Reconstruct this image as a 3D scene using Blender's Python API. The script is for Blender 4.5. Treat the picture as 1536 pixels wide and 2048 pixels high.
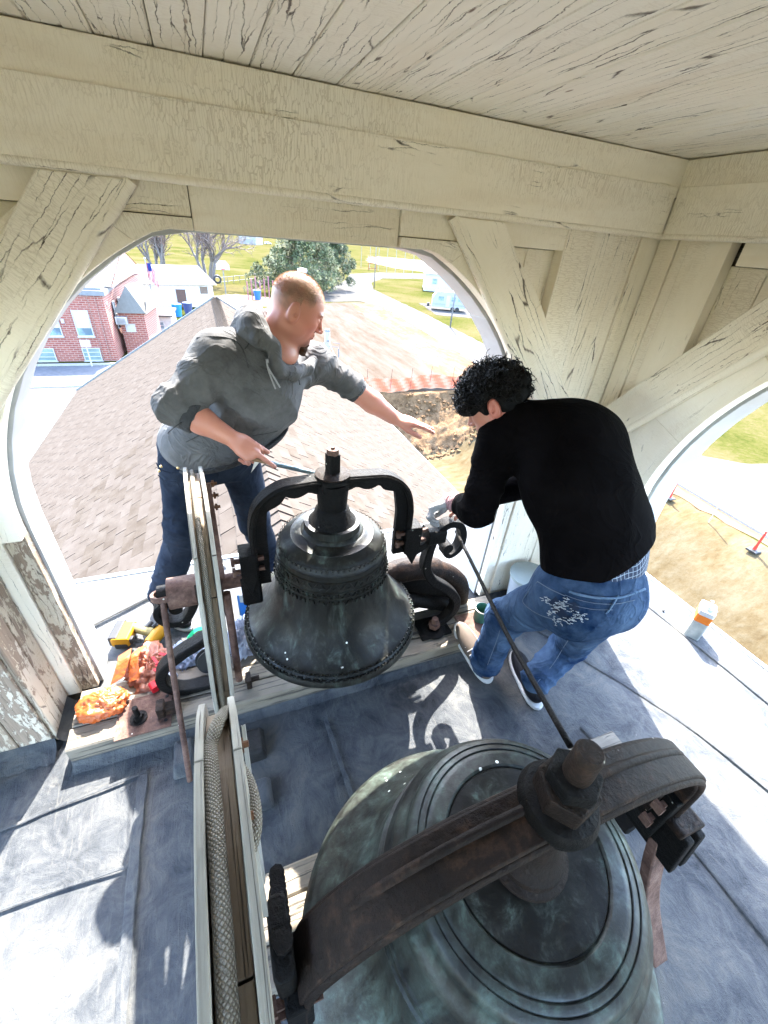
import bpy, math, random
import numpy as np
from mathutils import Vector, Matrix

random.seed(7); rng = np.random.default_rng(7)
sc = bpy.context.scene
for o in list(bpy.data.objects): bpy.data.objects.remove(o)

# ------------------------------------------------------------------ camera
RC = np.array([[0.93300205, 0.13616787, -0.33311481],
               [-0.35211084, 0.53660887, -0.76685649],
               [0.07433115, 0.83277201, 0.54860336]])
CAM = np.array([0.0, 0.0, 1.8]); FPX = 834.0
cd = bpy.data.cameras.new("camera"); cam = bpy.data.objects.new("camera", cd)
sc.collection.objects.link(cam); sc.camera = cam
cd.sensor_fit = 'VERTICAL'; cd.sensor_height = 24.0; cd.lens = FPX / 2048 * 24.0
cd.clip_start = 0.02; cd.clip_end = 5000
cam.matrix_world = Matrix([[*RC[0], CAM[0]], [*RC[1], CAM[1]], [*RC[2], CAM[2]], [0, 0, 0, 1]])

# ------------------------------------------------------------------ sky, sun, exposure
SUN_AZ = math.atan2(0.34, 0.94); SUN_EL = math.radians(51)
w = bpy.data.worlds.new("World"); sc.world = w; w.use_nodes = True
wn = w.node_tree.nodes; wl = w.node_tree.links
bg = wn['Background']; sky = wn.new('ShaderNodeTexSky'); sky.sky_type = 'NISHITA'; sky.sun_disc = False
sky.sun_elevation = SUN_EL; sky.sun_rotation = SUN_AZ
sky.air_density = 1.0; sky.dust_density = 1.5
wl.new(sky.outputs[0], bg.inputs[0]); bg.inputs[1].default_value = 0.15
sd = bpy.data.lights.new("sun", 'SUN'); sun = bpy.data.objects.new("sun", sd); sc.collection.objects.link(sun)
sd.energy = 2.0; sd.angle = math.radians(0.5); sd.color = (1.0, 0.95, 0.87)
sdir = Vector((math.sin(SUN_AZ) * math.cos(SUN_EL), math.cos(SUN_AZ) * math.cos(SUN_EL), math.sin(SUN_EL)))
sun.rotation_euler = sdir.to_track_quat('Z', 'Y').to_euler(); sun.location = (20, 40, 40)
sc.view_settings.view_transform = 'Standard'; sc.view_settings.look = 'None'
sc.view_settings.gamma = 1; sc.view_settings.use_curve_mapping = False
sc.view_settings.exposure = 4.7
sc.render.engine = 'CYCLES'
sc.cycles.max_bounces = 10; sc.cycles.diffuse_bounces = 6

# ------------------------------------------------------------------ helpers
def ray(px, py):
    v = RC @ np.array([px - 768.0, 1024.0 - py, -FPX]); return v
def az(px, py, z): r = ray(px, py); return Vector(CAM + r * ((z - CAM[2]) / r[2]))
def ay(px, py, y): r = ray(px, py); return Vector(CAM + r * ((y - CAM[1]) / r[1]))
def ax(px, py, x): r = ray(px, py); return Vector(CAM + r * ((x - CAM[0]) / r[0]))

ORG = {}
def tag(o, label=None, cat=None, group=None, kind=None):
    if label: o['label'] = label
    if cat: o['category'] = cat
    if group: o['group'] = group
    if kind: o['kind'] = kind
    return o
def thing(name, loc, label, cat, group=None):
    o = bpy.data.objects.new(name, None); sc.collection.objects.link(o)
    o.location = loc; o.empty_display_size = 0.1; ORG[o.name] = Vector(loc)
    return tag(o, label, cat, group)

class MB:
    def __init__(s): s.v = []; s.f = []; s.uv = []; s.m = []
    def add(s, vs, fs, uvs=None, mi=0):
        b = len(s.v); s.v += [tuple(p) for p in vs]
        for i, f in enumerate(fs):
            s.f.append([b + k for k in f]); s.m.append(mi)
            if uvs: s.uv.append(uvs[i])
            else:
                P = [Vector(vs[k]) for k in f]
                s.uv.append(autouv(P))
        return s
    def box(s, c, size, R=None, mi=0, ch=0.0, u=None):
        c = Vector(c); h = [a / 2 for a in size]
        ua = max(range(3), key=lambda i: size[i]) if u is None else u
        oth = [i for i in range(3) if i != ua]
        if ch > 0: o2 = [(-h[oth[0]] + ch, -h[oth[1]]), (h[oth[0]] - ch, -h[oth[1]]), (h[oth[0]], -h[oth[1]] + ch), (h[oth[0]], h[oth[1]] - ch),
                         (h[oth[0]] - ch, h[oth[1]]), (-h[oth[0]] + ch, h[oth[1]]), (-h[oth[0]], h[oth[1]] - ch), (-h[oth[0]], -h[oth[1]] + ch)]
        else: o2 = [(-h[oth[0]], -h[oth[1]]), (h[oth[0]], -h[oth[1]]), (h[oth[0]], h[oth[1]]), (-h[oth[0]], h[oth[1]])]
        n = len(o2); vs = []
        for sgn in (-1, 1):
            for a, b in o2:
                p = [0, 0, 0]; p[ua] = sgn * h[ua]; p[oth[0]] = a; p[oth[1]] = b
                p = Vector(p); vs.append((R @ p if R else p) + c)
        per = [0]
        for i in range(n): per.append(per[-1] + math.dist(o2[i], o2[(i + 1) % n]))
        fs = []; uv = []; L = size[ua]; flip = (ua == 1)
        for i in range(n):
            j = (i + 1) % n
            q = [i, j, n + j, n + i]; uu = [(0, per[i]), (0, per[i + 1]), (L, per[i + 1]), (L, per[i])]
            if flip: q = q[::-1]; uu = uu[::-1]
            fs.append(q); uv.append(uu)
        for k, seq in ((0, range(n - 1, -1, -1)), (1, range(n))):
            seq = list(seq)
            if flip: seq = seq[::-1]
            fs.append([k * n + i for i in seq]); uv.append([(o2[i][0] * .2 + k, o2[i][1]) for i in seq])
        return s.add(vs, fs, uv, mi)
    def beam(s, p0, p1, w, t, up=(0, 0, 1), mi=0, ch=0.0):
        p0 = Vector(p0); p1 = Vector(p1); d = p1 - p0; L = d.length; d.normalize()
        up = Vector(up); y = up.cross(d)
        if y.length < 1e-5: y = Vector((0, 1, 0)).cross(d)
        y.normalize(); z = d.cross(y)
        R = Matrix((d, y, z)).transposed()
        return s.box((p0 + p1) / 2, (L, w, t), R, mi, ch, u=0)
    def prism(s, out, org, X, Y, Z, d0, d1, mi=0, ang=0.0):
        """polygon out (a,b) in the plane X,Y, thick from d0 to d1 along Z"""
        org = Vector(org); X = Vector(X); Y = Vector(Y); Z = Vector(Z)
        ar = sum(out[i][0] * out[(i + 1) % len(out)][1] - out[(i + 1) % len(out)][0] * out[i][1] for i in range(len(out)))
        hand = X.cross(Y).dot(Z)
        if ar * hand < 0: out = out[::-1]
        n = len(out); vs = [org + X * a + Y * b + Z * d for d in (d0, d1) for a, b in out]
        ca, sa = math.cos(ang), math.sin(ang)
        U = [(a * ca + b * sa, -a * sa + b * ca) for a, b in out]
        sg = 1 if d1 > d0 else -1
        fs = [list(range(n))[::-1], list(range(n, 2 * n))]; uv = [U[::-1], U]
        for i in range(n):
            j = (i + 1) % n; l = math.dist(out[i], out[j])
            fs.append([i, j, n + j, n + i]); uv.append([(0, 0), (l, 0), (l, abs(d1 - d0)), (0, abs(d1 - d0))])
        if sg < 0: fs = [f[::-1] for f in fs]; uv = [q[::-1] for q in uv]
        return s.add(vs, fs, uv, mi)
    def tube(s, pts, r, seg=8, mi=0, cap=True, closed=False, us=1.0):
        P = [Vector(p) for p in pts]; n = len(P); rr = [r] * n if not hasattr(r, '__len__') else list(r)
        vs = []; T = []
        for i in range(n):
            a = P[(i - 1) % n] if closed or i > 0 else P[i]; b = P[(i + 1) % n] if closed or i < n - 1 else P[i]
            T.append((b - a).normalized())
        N = T[0].orthogonal().normalized(); L = 0; ls = []
        for i in range(n):
            if i: L += (P[i] - P[i - 1]).length
            ls.append(L * us)
            N = (N - T[i] * N.dot(T[i])).normalized(); B = T[i].cross(N)
            for k in range(seg):
                a = 2 * math.pi * k / seg
                vs.append(P[i] + (N * math.cos(a) + B * math.sin(a)) * rr[i])
        fs = []; uv = []
        m = n if closed else n - 1
        for i in range(m):
            i2 = (i + 1) % n; lu = ls[i2] if i2 else ls[i] + .01
            for k in range(seg):
                k2 = (k + 1) % seg
                fs.append([i * seg + k, i * seg + k2, i2 * seg + k2, i2 * seg + k])
                c = 2 * math.pi * rr[i] / seg
                uv.append([(ls[i], k * c), (ls[i], (k + 1) * c), (lu, (k + 1) * c), (lu, k * c)])
        if cap and not closed:
            fs.append(list(range(seg))[::-1]); uv.append([(0, 0)] * seg)
            fs.append([(n - 1) * seg + k for k in range(seg)]); uv.append([(0, 0)] * seg)
        return s.add(vs, fs, uv, mi)
    def lathe(s, prof, c, seg=48, mi=0, axis=(0, 0, 1), close=False, a0=0, a1=2 * math.pi):
        c = Vector(c); Z = Vector(axis).normalized(); X = Z.orthogonal().normalized()
        if abs(Z.z) > .99: X = Vector((1, 0, 0))
        Y = Z.cross(X); n = len(prof); vs = []
        full = abs(a1 - a0 - 2 * math.pi) < 1e-6; ns = seg if full else seg + 1
        for k in range(ns):
            a = a0 + (a1 - a0) * k / seg; e = X * math.cos(a) + Y * math.sin(a)
            for r, z in prof: vs.append(c + e * r + Z * z)
        ln = [0]
        for i in range(1, n): ln.append(ln[-1] + math.dist(prof[i], prof[i - 1]))
        fs = []; uv = []
        for k in range(seg):
            k2 = (k + 1) % ns
            for i in range(n - 1 if not close else n):
                j = (i + 1) % n
                fs.append([k * n + i, k2 * n + i, k2 * n + j, k * n + j])
                lj = ln[j] if j else ln[i] + .01
                uv.append([(k / seg, ln[i]), ((k + 1) / seg, ln[i]), ((k + 1) / seg, lj), (k / seg, lj)])
        return s.add(vs, fs, uv, mi)
    def ribbon(s, pts, w, t, wdir, mi=0):
        """flat bar bent along pts, w across along wdir, t thick"""
        P = [Vector(p) for p in pts]; W = Vector(wdir).normalized(); n = len(P); vs = []; ln = [0]
        for i in range(n):
            T = (P[min(i + 1, n - 1)] - P[max(i - 1, 0)]).normalized(); Nn = T.cross(W).normalized()
            ww = w[i] if hasattr(w, '__len__') else w
            tt = t[i] if hasattr(t, '__len__') else t
            for a, b in ((-1, -1), (1, -1), (1, 1), (-1, 1)): vs.append(P[i] + W * (a * ww / 2) + Nn * (b * tt / 2))
            if i: ln.append(ln[-1] + (P[i] - P[i - 1]).length)
        fs = []; uv = []
        for i in range(n - 1):
            for k in range(4):
                k2 = (k + 1) % 4
                fs.append([i * 4 + k, i * 4 + k2, i * 4 + 4 + k2, i * 4 + 4 + k]); q = .1 * k
                uv.append([(ln[i], q), (ln[i], q + .1), (ln[i + 1], q + .1), (ln[i + 1], q)])
        fs += [[3, 2, 1, 0], [n * 4 - 4, n * 4 - 3, n * 4 - 2, n * 4 - 1]]; uv += [[(0, 0)] * 4] * 2
        return s.add(vs, fs, uv, mi)
    def build(s, name, mats, parent=None, smooth=False, bev=0, origin=None, sub=0):
        me = bpy.data.meshes.new(name)
        V = np.array(s.v, dtype=float)
        if parent is not None: og = ORG[root(parent).name]
        elif origin is not None: og = Vector(origin)
        else: og = Vector(((V[:, 0].min() + V[:, 0].max()) / 2, (V[:, 1].min() + V[:, 1].max()) / 2, V[:, 2].min()))
        V = V - np.array(og)
        me.from_pydata(V.tolist(), [], s.f)
        uvl = me.uv_layers.new(name="UVMap")
        flat = [c for q in s.uv for p in q for c in p]
        uvl.data.foreach_set('uv', flat)
        if not isinstance(mats, (list, tuple)): mats = [mats]
        for m in mats: me.materials.append(m)
        if len(mats) > 1: me.polygons.foreach_set('material_index', s.m)
        if smooth: me.polygons.foreach_set('use_smooth', [True] * len(me.polygons))
        me.validate(); me.update()
        o = bpy.data.objects.new(name, me); sc.collection.objects.link(o)
        if parent is not None: o.parent = parent
        else: o.location = og; ORG[o.name] = og
        if smooth == 'auto':
            try: me.set_sharp_from_angle(angle=math.radians(38))
            except Exception: pass
        if bev:
            b = o.modifiers.new('bevel', 'BEVEL'); b.width = bev; b.segments = 2; b.limit_method = 'ANGLE'; b.angle_limit = math.radians(40)
        if sub:
            b = o.modifiers.new('sub', 'SUBSURF'); b.levels = sub; b.render_levels = sub
        return o
def root(o):
    while o.parent: o = o.parent
    return o
def autouv(P):
    n = Vector((0, 0, 0))
    for i in range(len(P)):
        a = P[i]; b = P[(i + 1) % len(P)]; n += a.cross(b)
    ax_ = max(range(3), key=lambda i: abs(n[i])); o = [i for i in range(3) if i != ax_]
    return [(p[o[0]], p[o[1]]) for p in P]
def bez(pts, n=10, closed=False):
    """Catmull-Rom through the points"""
    P = [Vector(p) for p in pts]; out = []; m = len(P)
    rngs = range(m if closed else m - 1)
    for i in rngs:
        p1 = P[i]; p2 = P[(i + 1) % m]
        p0 = P[(i - 1) % m] if closed or i > 0 else p1 * 2 - p2
        p3 = P[(i + 2) % m] if closed or i < m - 2 else p2 * 2 - p1
        for k in range(n):
            t = k / n
            out.append(0.5 * ((2 * p1) + (-p0 + p2) * t + (2 * p0 - 5 * p1 + 4 * p2 - p3) * t * t + (-p0 + 3 * p1 - 3 * p2 + p3) * t ** 3))
    if not closed: out.append(P[-1])
    return out

# ------------------------------------------------------------------ materials
class NT:
    def __init__(s, name):
        s.m = bpy.data.materials.new(name); s.m.use_nodes = True; s.t = s.m.node_tree
        s.b = s.t.nodes['Principled BSDF']
    def n(s, typ, **kw):
        nd = s.t.nodes.new('ShaderNode' + typ)
        for k, v in kw.items():
            if k.startswith('i_'): nd.inputs[int(k[2:]) if k[2:].isdigit() else k[2:].replace('_', ' ')].default_value = v
            else: setattr(nd, k, v)
        return nd
    def l(s, a, b): s.t.links.new(a, b)
    def math(s, op, a, b=None, c=None, clamp=False):
        nd = s.n('Math', operation=op); nd.use_clamp = clamp
        for i, v in enumerate((a, b, c)):
            if v is None: continue
            if hasattr(v, 'is_linked') or hasattr(v, 'links'): s.l(v, nd.inputs[i])
            else: nd.inputs[i].default_value = v
        return nd.outputs[0]
    def coord(s, kind='Object', scale=(1, 1, 1), rot=(0, 0, 0), jitter=True):
        tc = s.n('TexCoord'); mp = s.n('Mapping'); mp.inputs['Scale'].default_value = scale; mp.inputs['Rotation'].default_value = rot
        s.l(tc.outputs[kind], mp.inputs['Vector'])
        if jitter:
            oi = s.n('ObjectInfo'); cx = s.n('CombineXYZ')
            k = s.math('MULTIPLY', oi.outputs['Random'], 37.0); k2 = s.math('MULTIPLY', oi.outputs['Random'], 91.0)
            s.l(k, cx.inputs[0]); s.l(k2, cx.inputs[1]); s.l(k, cx.inputs[2]); s.l(cx.outputs[0], mp.inputs['Location'])
        return mp.outputs[0]
    def noise(s, vec, scale, detail=4, rough=.6, dist=0):
        nd = s.n('TexNoise'); nd.inputs['Scale'].default_value = scale; nd.inputs['Detail'].default_value = detail
        nd.inputs['Roughness'].default_value = rough; nd.inputs['Distortion'].default_value = dist
        if vec is not None: s.l(vec, nd.inputs['Vector'])
        return nd.outputs[0]
    def voro(s, vec, scale, feature='F1', rnd=1.0):
        nd = s.n('TexVoronoi', feature=feature); nd.inputs['Scale'].default_value = scale; nd.inputs['Randomness'].default_value = rnd
        if vec is not None: s.l(vec, nd.inputs['Vector'])
        return nd.outputs[0]
    def ramp(s, fac, stops, interp='LINEAR'):
        nd = s.n('ValToRGB'); cr = nd.color_ramp; cr.interpolation = interp
        while len(cr.elements) < len(stops): cr.elements.new(0.5)
        for e, (p, c) in zip(cr.elements, stops):
            e.position = p; e.color = (c, c, c, 1) if not hasattr(c, '__len__') else (*c[:3], 1)
        s.l(fac, nd.inputs[0]); return nd.outputs[0]
    def mix(s, fac, a, b, mode='MIX'):
        nd = s.n('Mix', data_type='RGBA', blend_type=mode)
        for sock, v in ((nd.inputs[0], fac), (nd.inputs[6], a), (nd.inputs[7], b)):
            if hasattr(v, 'links'): s.l(v, sock)
            elif hasattr(v, '__len__'): sock.default_value = (*v[:3], 1)
            else: sock.default_value = v
        return nd.outputs[2]
    def bump(s, h, strength=.3, dist=.01, nrm=None):
        nd = s.n('Bump'); nd.inputs['Strength'].default_value = strength; nd.inputs['Distance'].default_value = dist
        s.l(h, nd.inputs['Height'])
        if nrm is not None: s.l(nrm, nd.inputs['Normal'])
        return nd.outputs[0]
    def out(s, col, rough=.7, nrm=None, metal=0.0, spec=.5):
        for k, v in (('Base Color', col), ('Roughness', rough), ('Metallic', metal), ('Specular IOR Level', spec)):
            if hasattr(v, 'links'): s.l(v, s.b.inputs[k])
            elif hasattr(v, '__len__'): s.b.inputs[k].default_value = (*v[:3], 1)
            else: s.b.inputs[k].default_value = v
        if nrm is not None: s.l(nrm, s.b.inputs['Normal'])
        return s.m

def m_paint(name, base=(.88, .815, .70), peel=.2, crack=.5, wood=(.20, .125, .075), fine=.5):
    M = NT(name); uv = M.coord('UV')
    def sc_(x, y): 
        v = M.n('VectorMath', operation='MULTIPLY'); M.l(uv, v.inputs[0]); v.inputs[1].default_value = (x, y, 1); return v.outputs[0]
    big = M.noise(sc_(1.2, 2.5), 1.5, 4, .6)
    mid = M.noise(sc_(4, 12), 2.0, 6, .65)
    # fine crackle across the grain
    wob = M.noise(sc_(8, 8), 2.0, 2, .5)
    cv = M.n('VectorMath', operation='ADD'); M.l(sc_(150, 26), cv.inputs[0])
    wv = M.n('CombineXYZ'); M.l(M.math('MULTIPLY', wob, 3.0), wv.inputs[0]); M.l(M.math('MULTIPLY', mid, 3.0), wv.inputs[1]); M.l(wv.outputs[0], cv.inputs[1])
    v1 = M.voro(cv.outputs[0], 1.0, 'DISTANCE_TO_EDGE')
    fmask = M.ramp(M.noise(sc_(.8, 2.2), 1.3, 4, .6), [(.38, 0.0), (.62, 1.0)])
    f1 = M.math('MULTIPLY', M.ramp(v1, [(0.0, 1.0), (0.085, 0.0)]), fmask)
    # long cracks along the grain
    cv2 = M.n('VectorMath', operation='ADD'); M.l(sc_(2.0, 44), cv2.inputs[0])
    wv2 = M.n('CombineXYZ'); M.l(M.math('MULTIPLY', M.noise(sc_(9, 16), 1.5, 5, .7), 1.1), wv2.inputs[1]); M.l(wv2.outputs[0], cv2.inputs[1])
    v2 = M.voro(cv2.outputs[0], 1.0, 'DISTANCE_TO_EDGE')
    cm = M.noise(sc_(1.6, 4), 2.4, 3, .6)
    cmask = M.ramp(cm, [(max(0.0, .68 - crack * .35), 0.0), (max(.02, .74 - crack * .33), 1.0)])
    f2 = M.math('MULTIPLY', M.ramp(M.math('ADD', v2, M.math('MULTIPLY', M.ramp(mid, [(.35, 0.0), (.6, 1.0)]), .030)), [(0.016, 1.0), (0.036, 0.0)]), cmask)
    # peeled flakes
    pn = M.noise(sc_(16, 46), 1.0, 6, .68, .3)
    pm = M.noise(sc_(1.3, 2.6), 1.3, 3, .55)
    pp = M.math('ADD', M.math('MULTIPLY', pn, .55), M.math('MULTIPLY', pm, .45))
    th = .76 - peel * .27
    f3 = M.ramp(pp, [(th, 0.0), (th + .012, 1.0)])
    grain = M.noise(sc_(5, 140), 1.0, 4, .6)
    wcol = M.mix(grain, tuple(c * .55 for c in wood), tuple(min(1, c * 1.9) for c in wood))
    tone = M.mix(M.math('MULTIPLY', mid, .8), base, tuple(c * k for c, k in zip(base, (.80, .78, .70))))
    tone = M.mix(M.ramp(big, [(.35, 0.0), (.8, .5)]), tone, (base[0] * .95, base[1] * .99, base[2] * 1.06))
    tone = M.mix(M.math('MULTIPLY', f1, .42 * fine * 2), tone, tuple(c * k for c, k in zip(base, (.52, .46, .38))))
    tone = M.mix(f3, tone, wcol)
    tone = M.mix(M.math('MULTIPLY', f2, .9), tone, (.045, .028, .02))
    nl = M.voro(sc_(2.6, 9.5), 1.0, 'F1', .8); nd_ = M.ramp(nl, [(.030, 1.0), (.045, 0.0)])
    tone = M.mix(M.math('MULTIPLY', nd_, .75), tone, (.16, .075, .035))
    st_ = M.noise(sc_(1.0, 7), 1.1, 5, .6, .6); tone = M.mix(M.ramp(st_, [(.52, 0.0), (.75, .42)]), tone, tuple(c * k for c, k in zip(base, (.74, .66, .55))))
    h = M.math('SUBTRACT', M.math('SUBTRACT', M.math('MULTIPLY', mid, .35), M.math('MULTIPLY', f1, .25 * fine * 2)), M.math('ADD', M.math('MULTIPLY', f2, 1.4), M.math('MULTIPLY', f3, .8)))
    return M.out(tone, .62, M.bump(h, .7, .004))

def m_wood(name, c0, c1, dark=(.03, .025, .02), crk=.6, rust=0.0):
    M = NT(name); uv = M.coord('UV')
    def sc_(x, y):
        v = M.n('VectorMath', operation='MULTIPLY'); M.l(uv, v.inputs[0]); v.inputs[1].default_value = (x, y, 1); return v.outputs[0]
    g = M.noise(sc_(2.2, 70), 1.5, 6, .7, .3); g2 = M.noise(sc_(6, 9), 1.2, 4, .6)
    k = M.noise(sc_(1.6, 46), 1.3, 5, .65, .5)
    f = M.ramp(k, [(.30 + crk * .14, 1.0), (.35 + crk * .14, 0.0)])
    col = M.mix(g, c0, c1); col = M.mix(M.ramp(g2, [(.4, 0.0), (.75, .55)]), col, tuple(c * .6 for c in c0))
    col = M.mix(M.math('MULTIPLY', f, .9), col, dark)
    h = M.math('SUBTRACT', M.math('MULTIPLY', g, .5), f)
    return M.out(col, .8, M.bump(h, .9, .005))

def m_noise(name, stops, scale=4, stretch=(1, 1, 1), kind='Object', rough=.7, bs=.3, bscale=None, bd=.01, detail=6, metal=0.0, dist=0, spec=.5, jitter=True, nr=.65):
    M = NT(name); v = M.coord(kind, stretch, jitter=jitter); f = M.noise(v, scale, detail, nr, dist)
    nrm = None
    if bs: nrm = M.bump(M.noise(v, bscale or scale * 3, 5, .6), bs, bd)
    return M.out(M.ramp(f, stops), rough, nrm, metal, spec)

def m_plain(name, col, rough=.6, metal=0.0, spec=.12, var=.12, scale=6, bs=0.0, bd=.002, bscale=60):
    return m_noise(name, [(.3, tuple(c * (1 - var) for c in col)), (.7, tuple(min(1, c * (1 + var)) for c in col))], scale, rough=rough, metal=metal, spec=spec, bs=bs, bscale=bscale, bd=bd)

def m_deck():
    M = NT('roof_membrane'); v = M.coord('Object', (1, 1, 1), jitter=False)
    a = M.noise(v, 1.6, 8, .68, .4); b = M.noise(v, 7, 8, .72, 1.2); c = M.noise(v, 34, 5, .7, 2.0)
    vs = M.coord('Object', (9, 1.1, 1), (0, 0, .5), jitter=False); st = M.noise(vs, 4.0, 7, .75, 1.5)
    mixf = M.math('ADD', M.math('MULTIPLY', a, .5), M.math('MULTIPLY', b, .5))
    col = M.ramp(mixf, [(.37, (.019, .0215, .025)), (.45, (.041, .0445, .049)), (.52, (.064, .066, .067)), (.61, (.096, .092, .082))])
    col = M.mix(M.ramp(st, [(.55, 0.0), (.64, .4)]), col, (.095, .092, .085))
    col = M.mix(M.ramp(c, [(.60, 0.0), (.70, .6)]), col, (.04, .046, .056))
    sp = M.voro(v, 34, 'F1'); msk = M.noise(v, 9, 2); 
    dots = M.math('MULTIPLY', M.ramp(sp, [(.07, 1.0), (.10, 0.0)]), M.ramp(msk, [(.66, 0.0), (.68, 1.0)]))
    col = M.mix(dots, col, (.3, .3, .28))
    h = M.math('ADD', M.math('MULTIPLY', b, .8), M.math('MULTIPLY', c, .35))
    h2 = M.math('ADD', h, M.math('MULTIPLY', st, .4))
    return M.out(col, M.ramp(b, [(.3, .55), (.7, .78)]), M.bump(h2, .75, .014), spec=.08)

def m_bell(name, lo, seed, amount=.5, spots=1.0, con=1.35):
    M = NT(name); o = M.coord('Object', jitter=True)
    a = M.noise(o, 5.0, 7, .68, .6); st = M.noise(M.coord('Object', (13, 13, 1.3)), 1.6, 6, .7, .4)
    f = M.math('ADD', M.math('MULTIPLY', a, .28), M.math('MULTIPLY', st, .72))
    f = M.math('ADD', M.math('ADD', M.math('MULTIPLY', M.math('SUBTRACT', f, .5), con), .5), amount)
    col = M.ramp(f, [(.37, (.003, .003, .0026)), (.465, (.009, .0095, .0078)), (.54, (.024, .030, .025)), (.63, (.058, .082, .070)), (.76, (.12, .160, .135))])
    b = M.noise(o, 22, 6, .7); col = M.mix(M.ramp(b, [(.58, 0.0), (.68, .6)]), col, (.02, .018, .013))
    sp = M.voro(o, 26, 'F1'); msk = M.noise(o, 5, 3)
    dots = M.math('MULTIPLY', M.ramp(sp, [(.08, 1.0), (.12, 0.0)]), M.ramp(msk, [(.57, 0.0), (.59, spots)]))
    col = M.mix(dots, col, (.8, .8, .74))
    return M.out(col, M.ramp(b, [(.3, .34), (.7, .6)]), M.bump(M.math('ADD', b, M.math('MULTIPLY', a, .6)), .35, .004), metal=.1, spec=.3)

def m_rust(name, dark=(.007, .0045, .0035), mid=(.022, .0125, .0085), hi=(.075, .038, .022), amt=0.0, rough=.62, metal=.0):
    M = NT(name); o = M.coord('Object')
    a = M.noise(o, 9, 8, .7, .5); b = M.noise(o, 60, 5, .7)
    f = M.math('ADD', M.math('MULTIPLY', a, .7), M.math('MULTIPLY', b, .3)); f = M.math('ADD', f, amt)
    col = M.ramp(f, [(.38, dark), (.52, mid), (.66, hi)])
    sp = M.voro(o, 30, 'F1'); msk = M.noise(o, 6, 3)
    col = M.mix(M.math('MULTIPLY', M.ramp(sp, [(.07, 1.0), (.11, 0.0)]), M.ramp(msk, [(.60, 0.0), (.62, .8)])), col, (.5, .48, .42))
    return M.out(col, rough, M.bump(M.math('ADD', b, a), .8, .006), metal=metal, spec=.12)

def m_shingle():
    M = NT('asphalt_shingle'); uv = M.coord('UV'); oi = M.n('ObjectInfo')
    a = M.noise(uv, 5, 4, .6); g = M.noise(uv, 220, 3, .8)
    base = M.ramp(a, [(.3, (.035, .0275, .0208)), (.5, (.047, .0385, .0305)), (.7, (.060, .051, .0420))])
    base = M.mix(M.ramp(g, [(.4, 0.0), (.65, .45)]), base, (.017, .014, .0125))
    base = M.mix(M.math('MULTIPLY', oi.outputs['Random'], .4), base, (.064, .055, .049))
    return M.out(base, .95, M.bump(g, .6, .003), spec=.0)

def m_brickwall():
    M = NT('red_brick'); uv = M.coord('UV', jitter=False)
    br = M.n('TexBrick'); M.l(uv, br.inputs['Vector']); br.inputs['Scale'].default_value = 1.0
    br.inputs['Brick Width'].default_value = .42; br.inputs['Row Height'].default_value = .15; br.inputs['Mortar Size'].default_value = .02
    br.inputs['Color1'].default_value = (.115, .016, .010, 1); br.inputs['Color2'].default_value = (.150, .030, .018, 1); br.inputs['Mortar'].default_value = (.20, .14, .115, 1)
    n = M.noise(uv, 3, 5, .7); col = M.mix(M.ramp(n, [(.35, 0.0), (.75, .4)]), br.outputs[0], (.20, .095, .07))
    return M.out(col, .85, M.bump(br.outputs[1], -.5, .01))

def m_ground(name, stops, sc1=.25, sc2=3, stretch=(1, 1, 1), rot=0.0, dark=None, bd=.05, rough=.95, mixk=.5):
    M = NT(name); v = M.coord('Object', stretch, (0, 0, rot), jitter=False)
    a = M.noise(v, sc1, 6, .65, .4); b = M.noise(v, sc2, 6, .75)
    f = M.math('ADD', M.math('MULTIPLY', a, 1 - mixk), M.math('MULTIPLY', b, mixk))
    col = M.ramp(f, stops)
    if dark:
        vc = M.voro(M.coord('Object', (.12, .12, 1), (0, 0, .2), jitter=False), 1.0, 'DISTANCE_TO_EDGE')
        col = M.mix(M.ramp(vc, [(0.0, .6), (.008, 0.0)]), col, dark)
    return M.out(col, rough, M.bump(b, .6, bd), spec=.0)

CREAM = m_paint('cream_paint', peel=.12, crack=.35, fine=.55)
CREAM_B = m_paint('cream_paint_beam', peel=.02, crack=.22, fine=.75)
CREAM_W = m_paint('cream_paint_worn', peel=.50, crack=.75, wood=(.16, .10, .065))
CREAM_C = m_paint('cream_paint_ceiling', base=(.88, .83, .735), peel=.34, crack=.86, wood=(.13, .10, .085), fine=.35)
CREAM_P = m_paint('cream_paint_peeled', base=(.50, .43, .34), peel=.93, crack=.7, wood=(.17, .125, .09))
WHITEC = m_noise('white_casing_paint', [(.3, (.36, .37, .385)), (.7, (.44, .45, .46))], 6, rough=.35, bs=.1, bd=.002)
DECK = m_deck()
GREYW = m_wood('weathered_timber', (.085, .070, .052), (.20, .168, .125), crk=.66)
WHEELW = m_wood('weathered_white_wheel_wood', (.19, .175, .145), (.34, .32, .275), crk=.5)
WHEELI = m_wood('brown_wheel_wood', (.13, .092, .058), (.24, .178, .118), crk=.35)
BELL1 = m_bell('bell_bronze_dark', 0, 1, -.07, con=1.2)
BELL2 = m_bell('bell_bronze_green', 0, 2, .01, con=.75)
IRON = m_rust('black_iron', amt=-.11, dark=(.002, .0017, .0015), mid=(.006, .0043, .0035), hi=(.04, .022, .014))
RUST = m_rust('rusty_iron', mid=(.013, .0078, .0055), hi=(.052, .028, .017), amt=-.02)
PINKRUST = m_rust('oxide_painted_iron', dark=(.035, .019, .015), mid=(.085, .048, .037), hi=(.15, .095, .072), amt=.02)
ORUST = m_rust('orange_rust', dark=(.04, .018, .010), mid=(.11, .052, .026), hi=(.20, .105, .055), amt=0.0)
SHINGLE = m_shingle(); BELLC = m_bell('crown_bronze', 0, 1, -.06)
BRICK = m_brickwall()
GREENM = m_plain('green_copper_flashing', (.36, .50, .45), .45)
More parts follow.
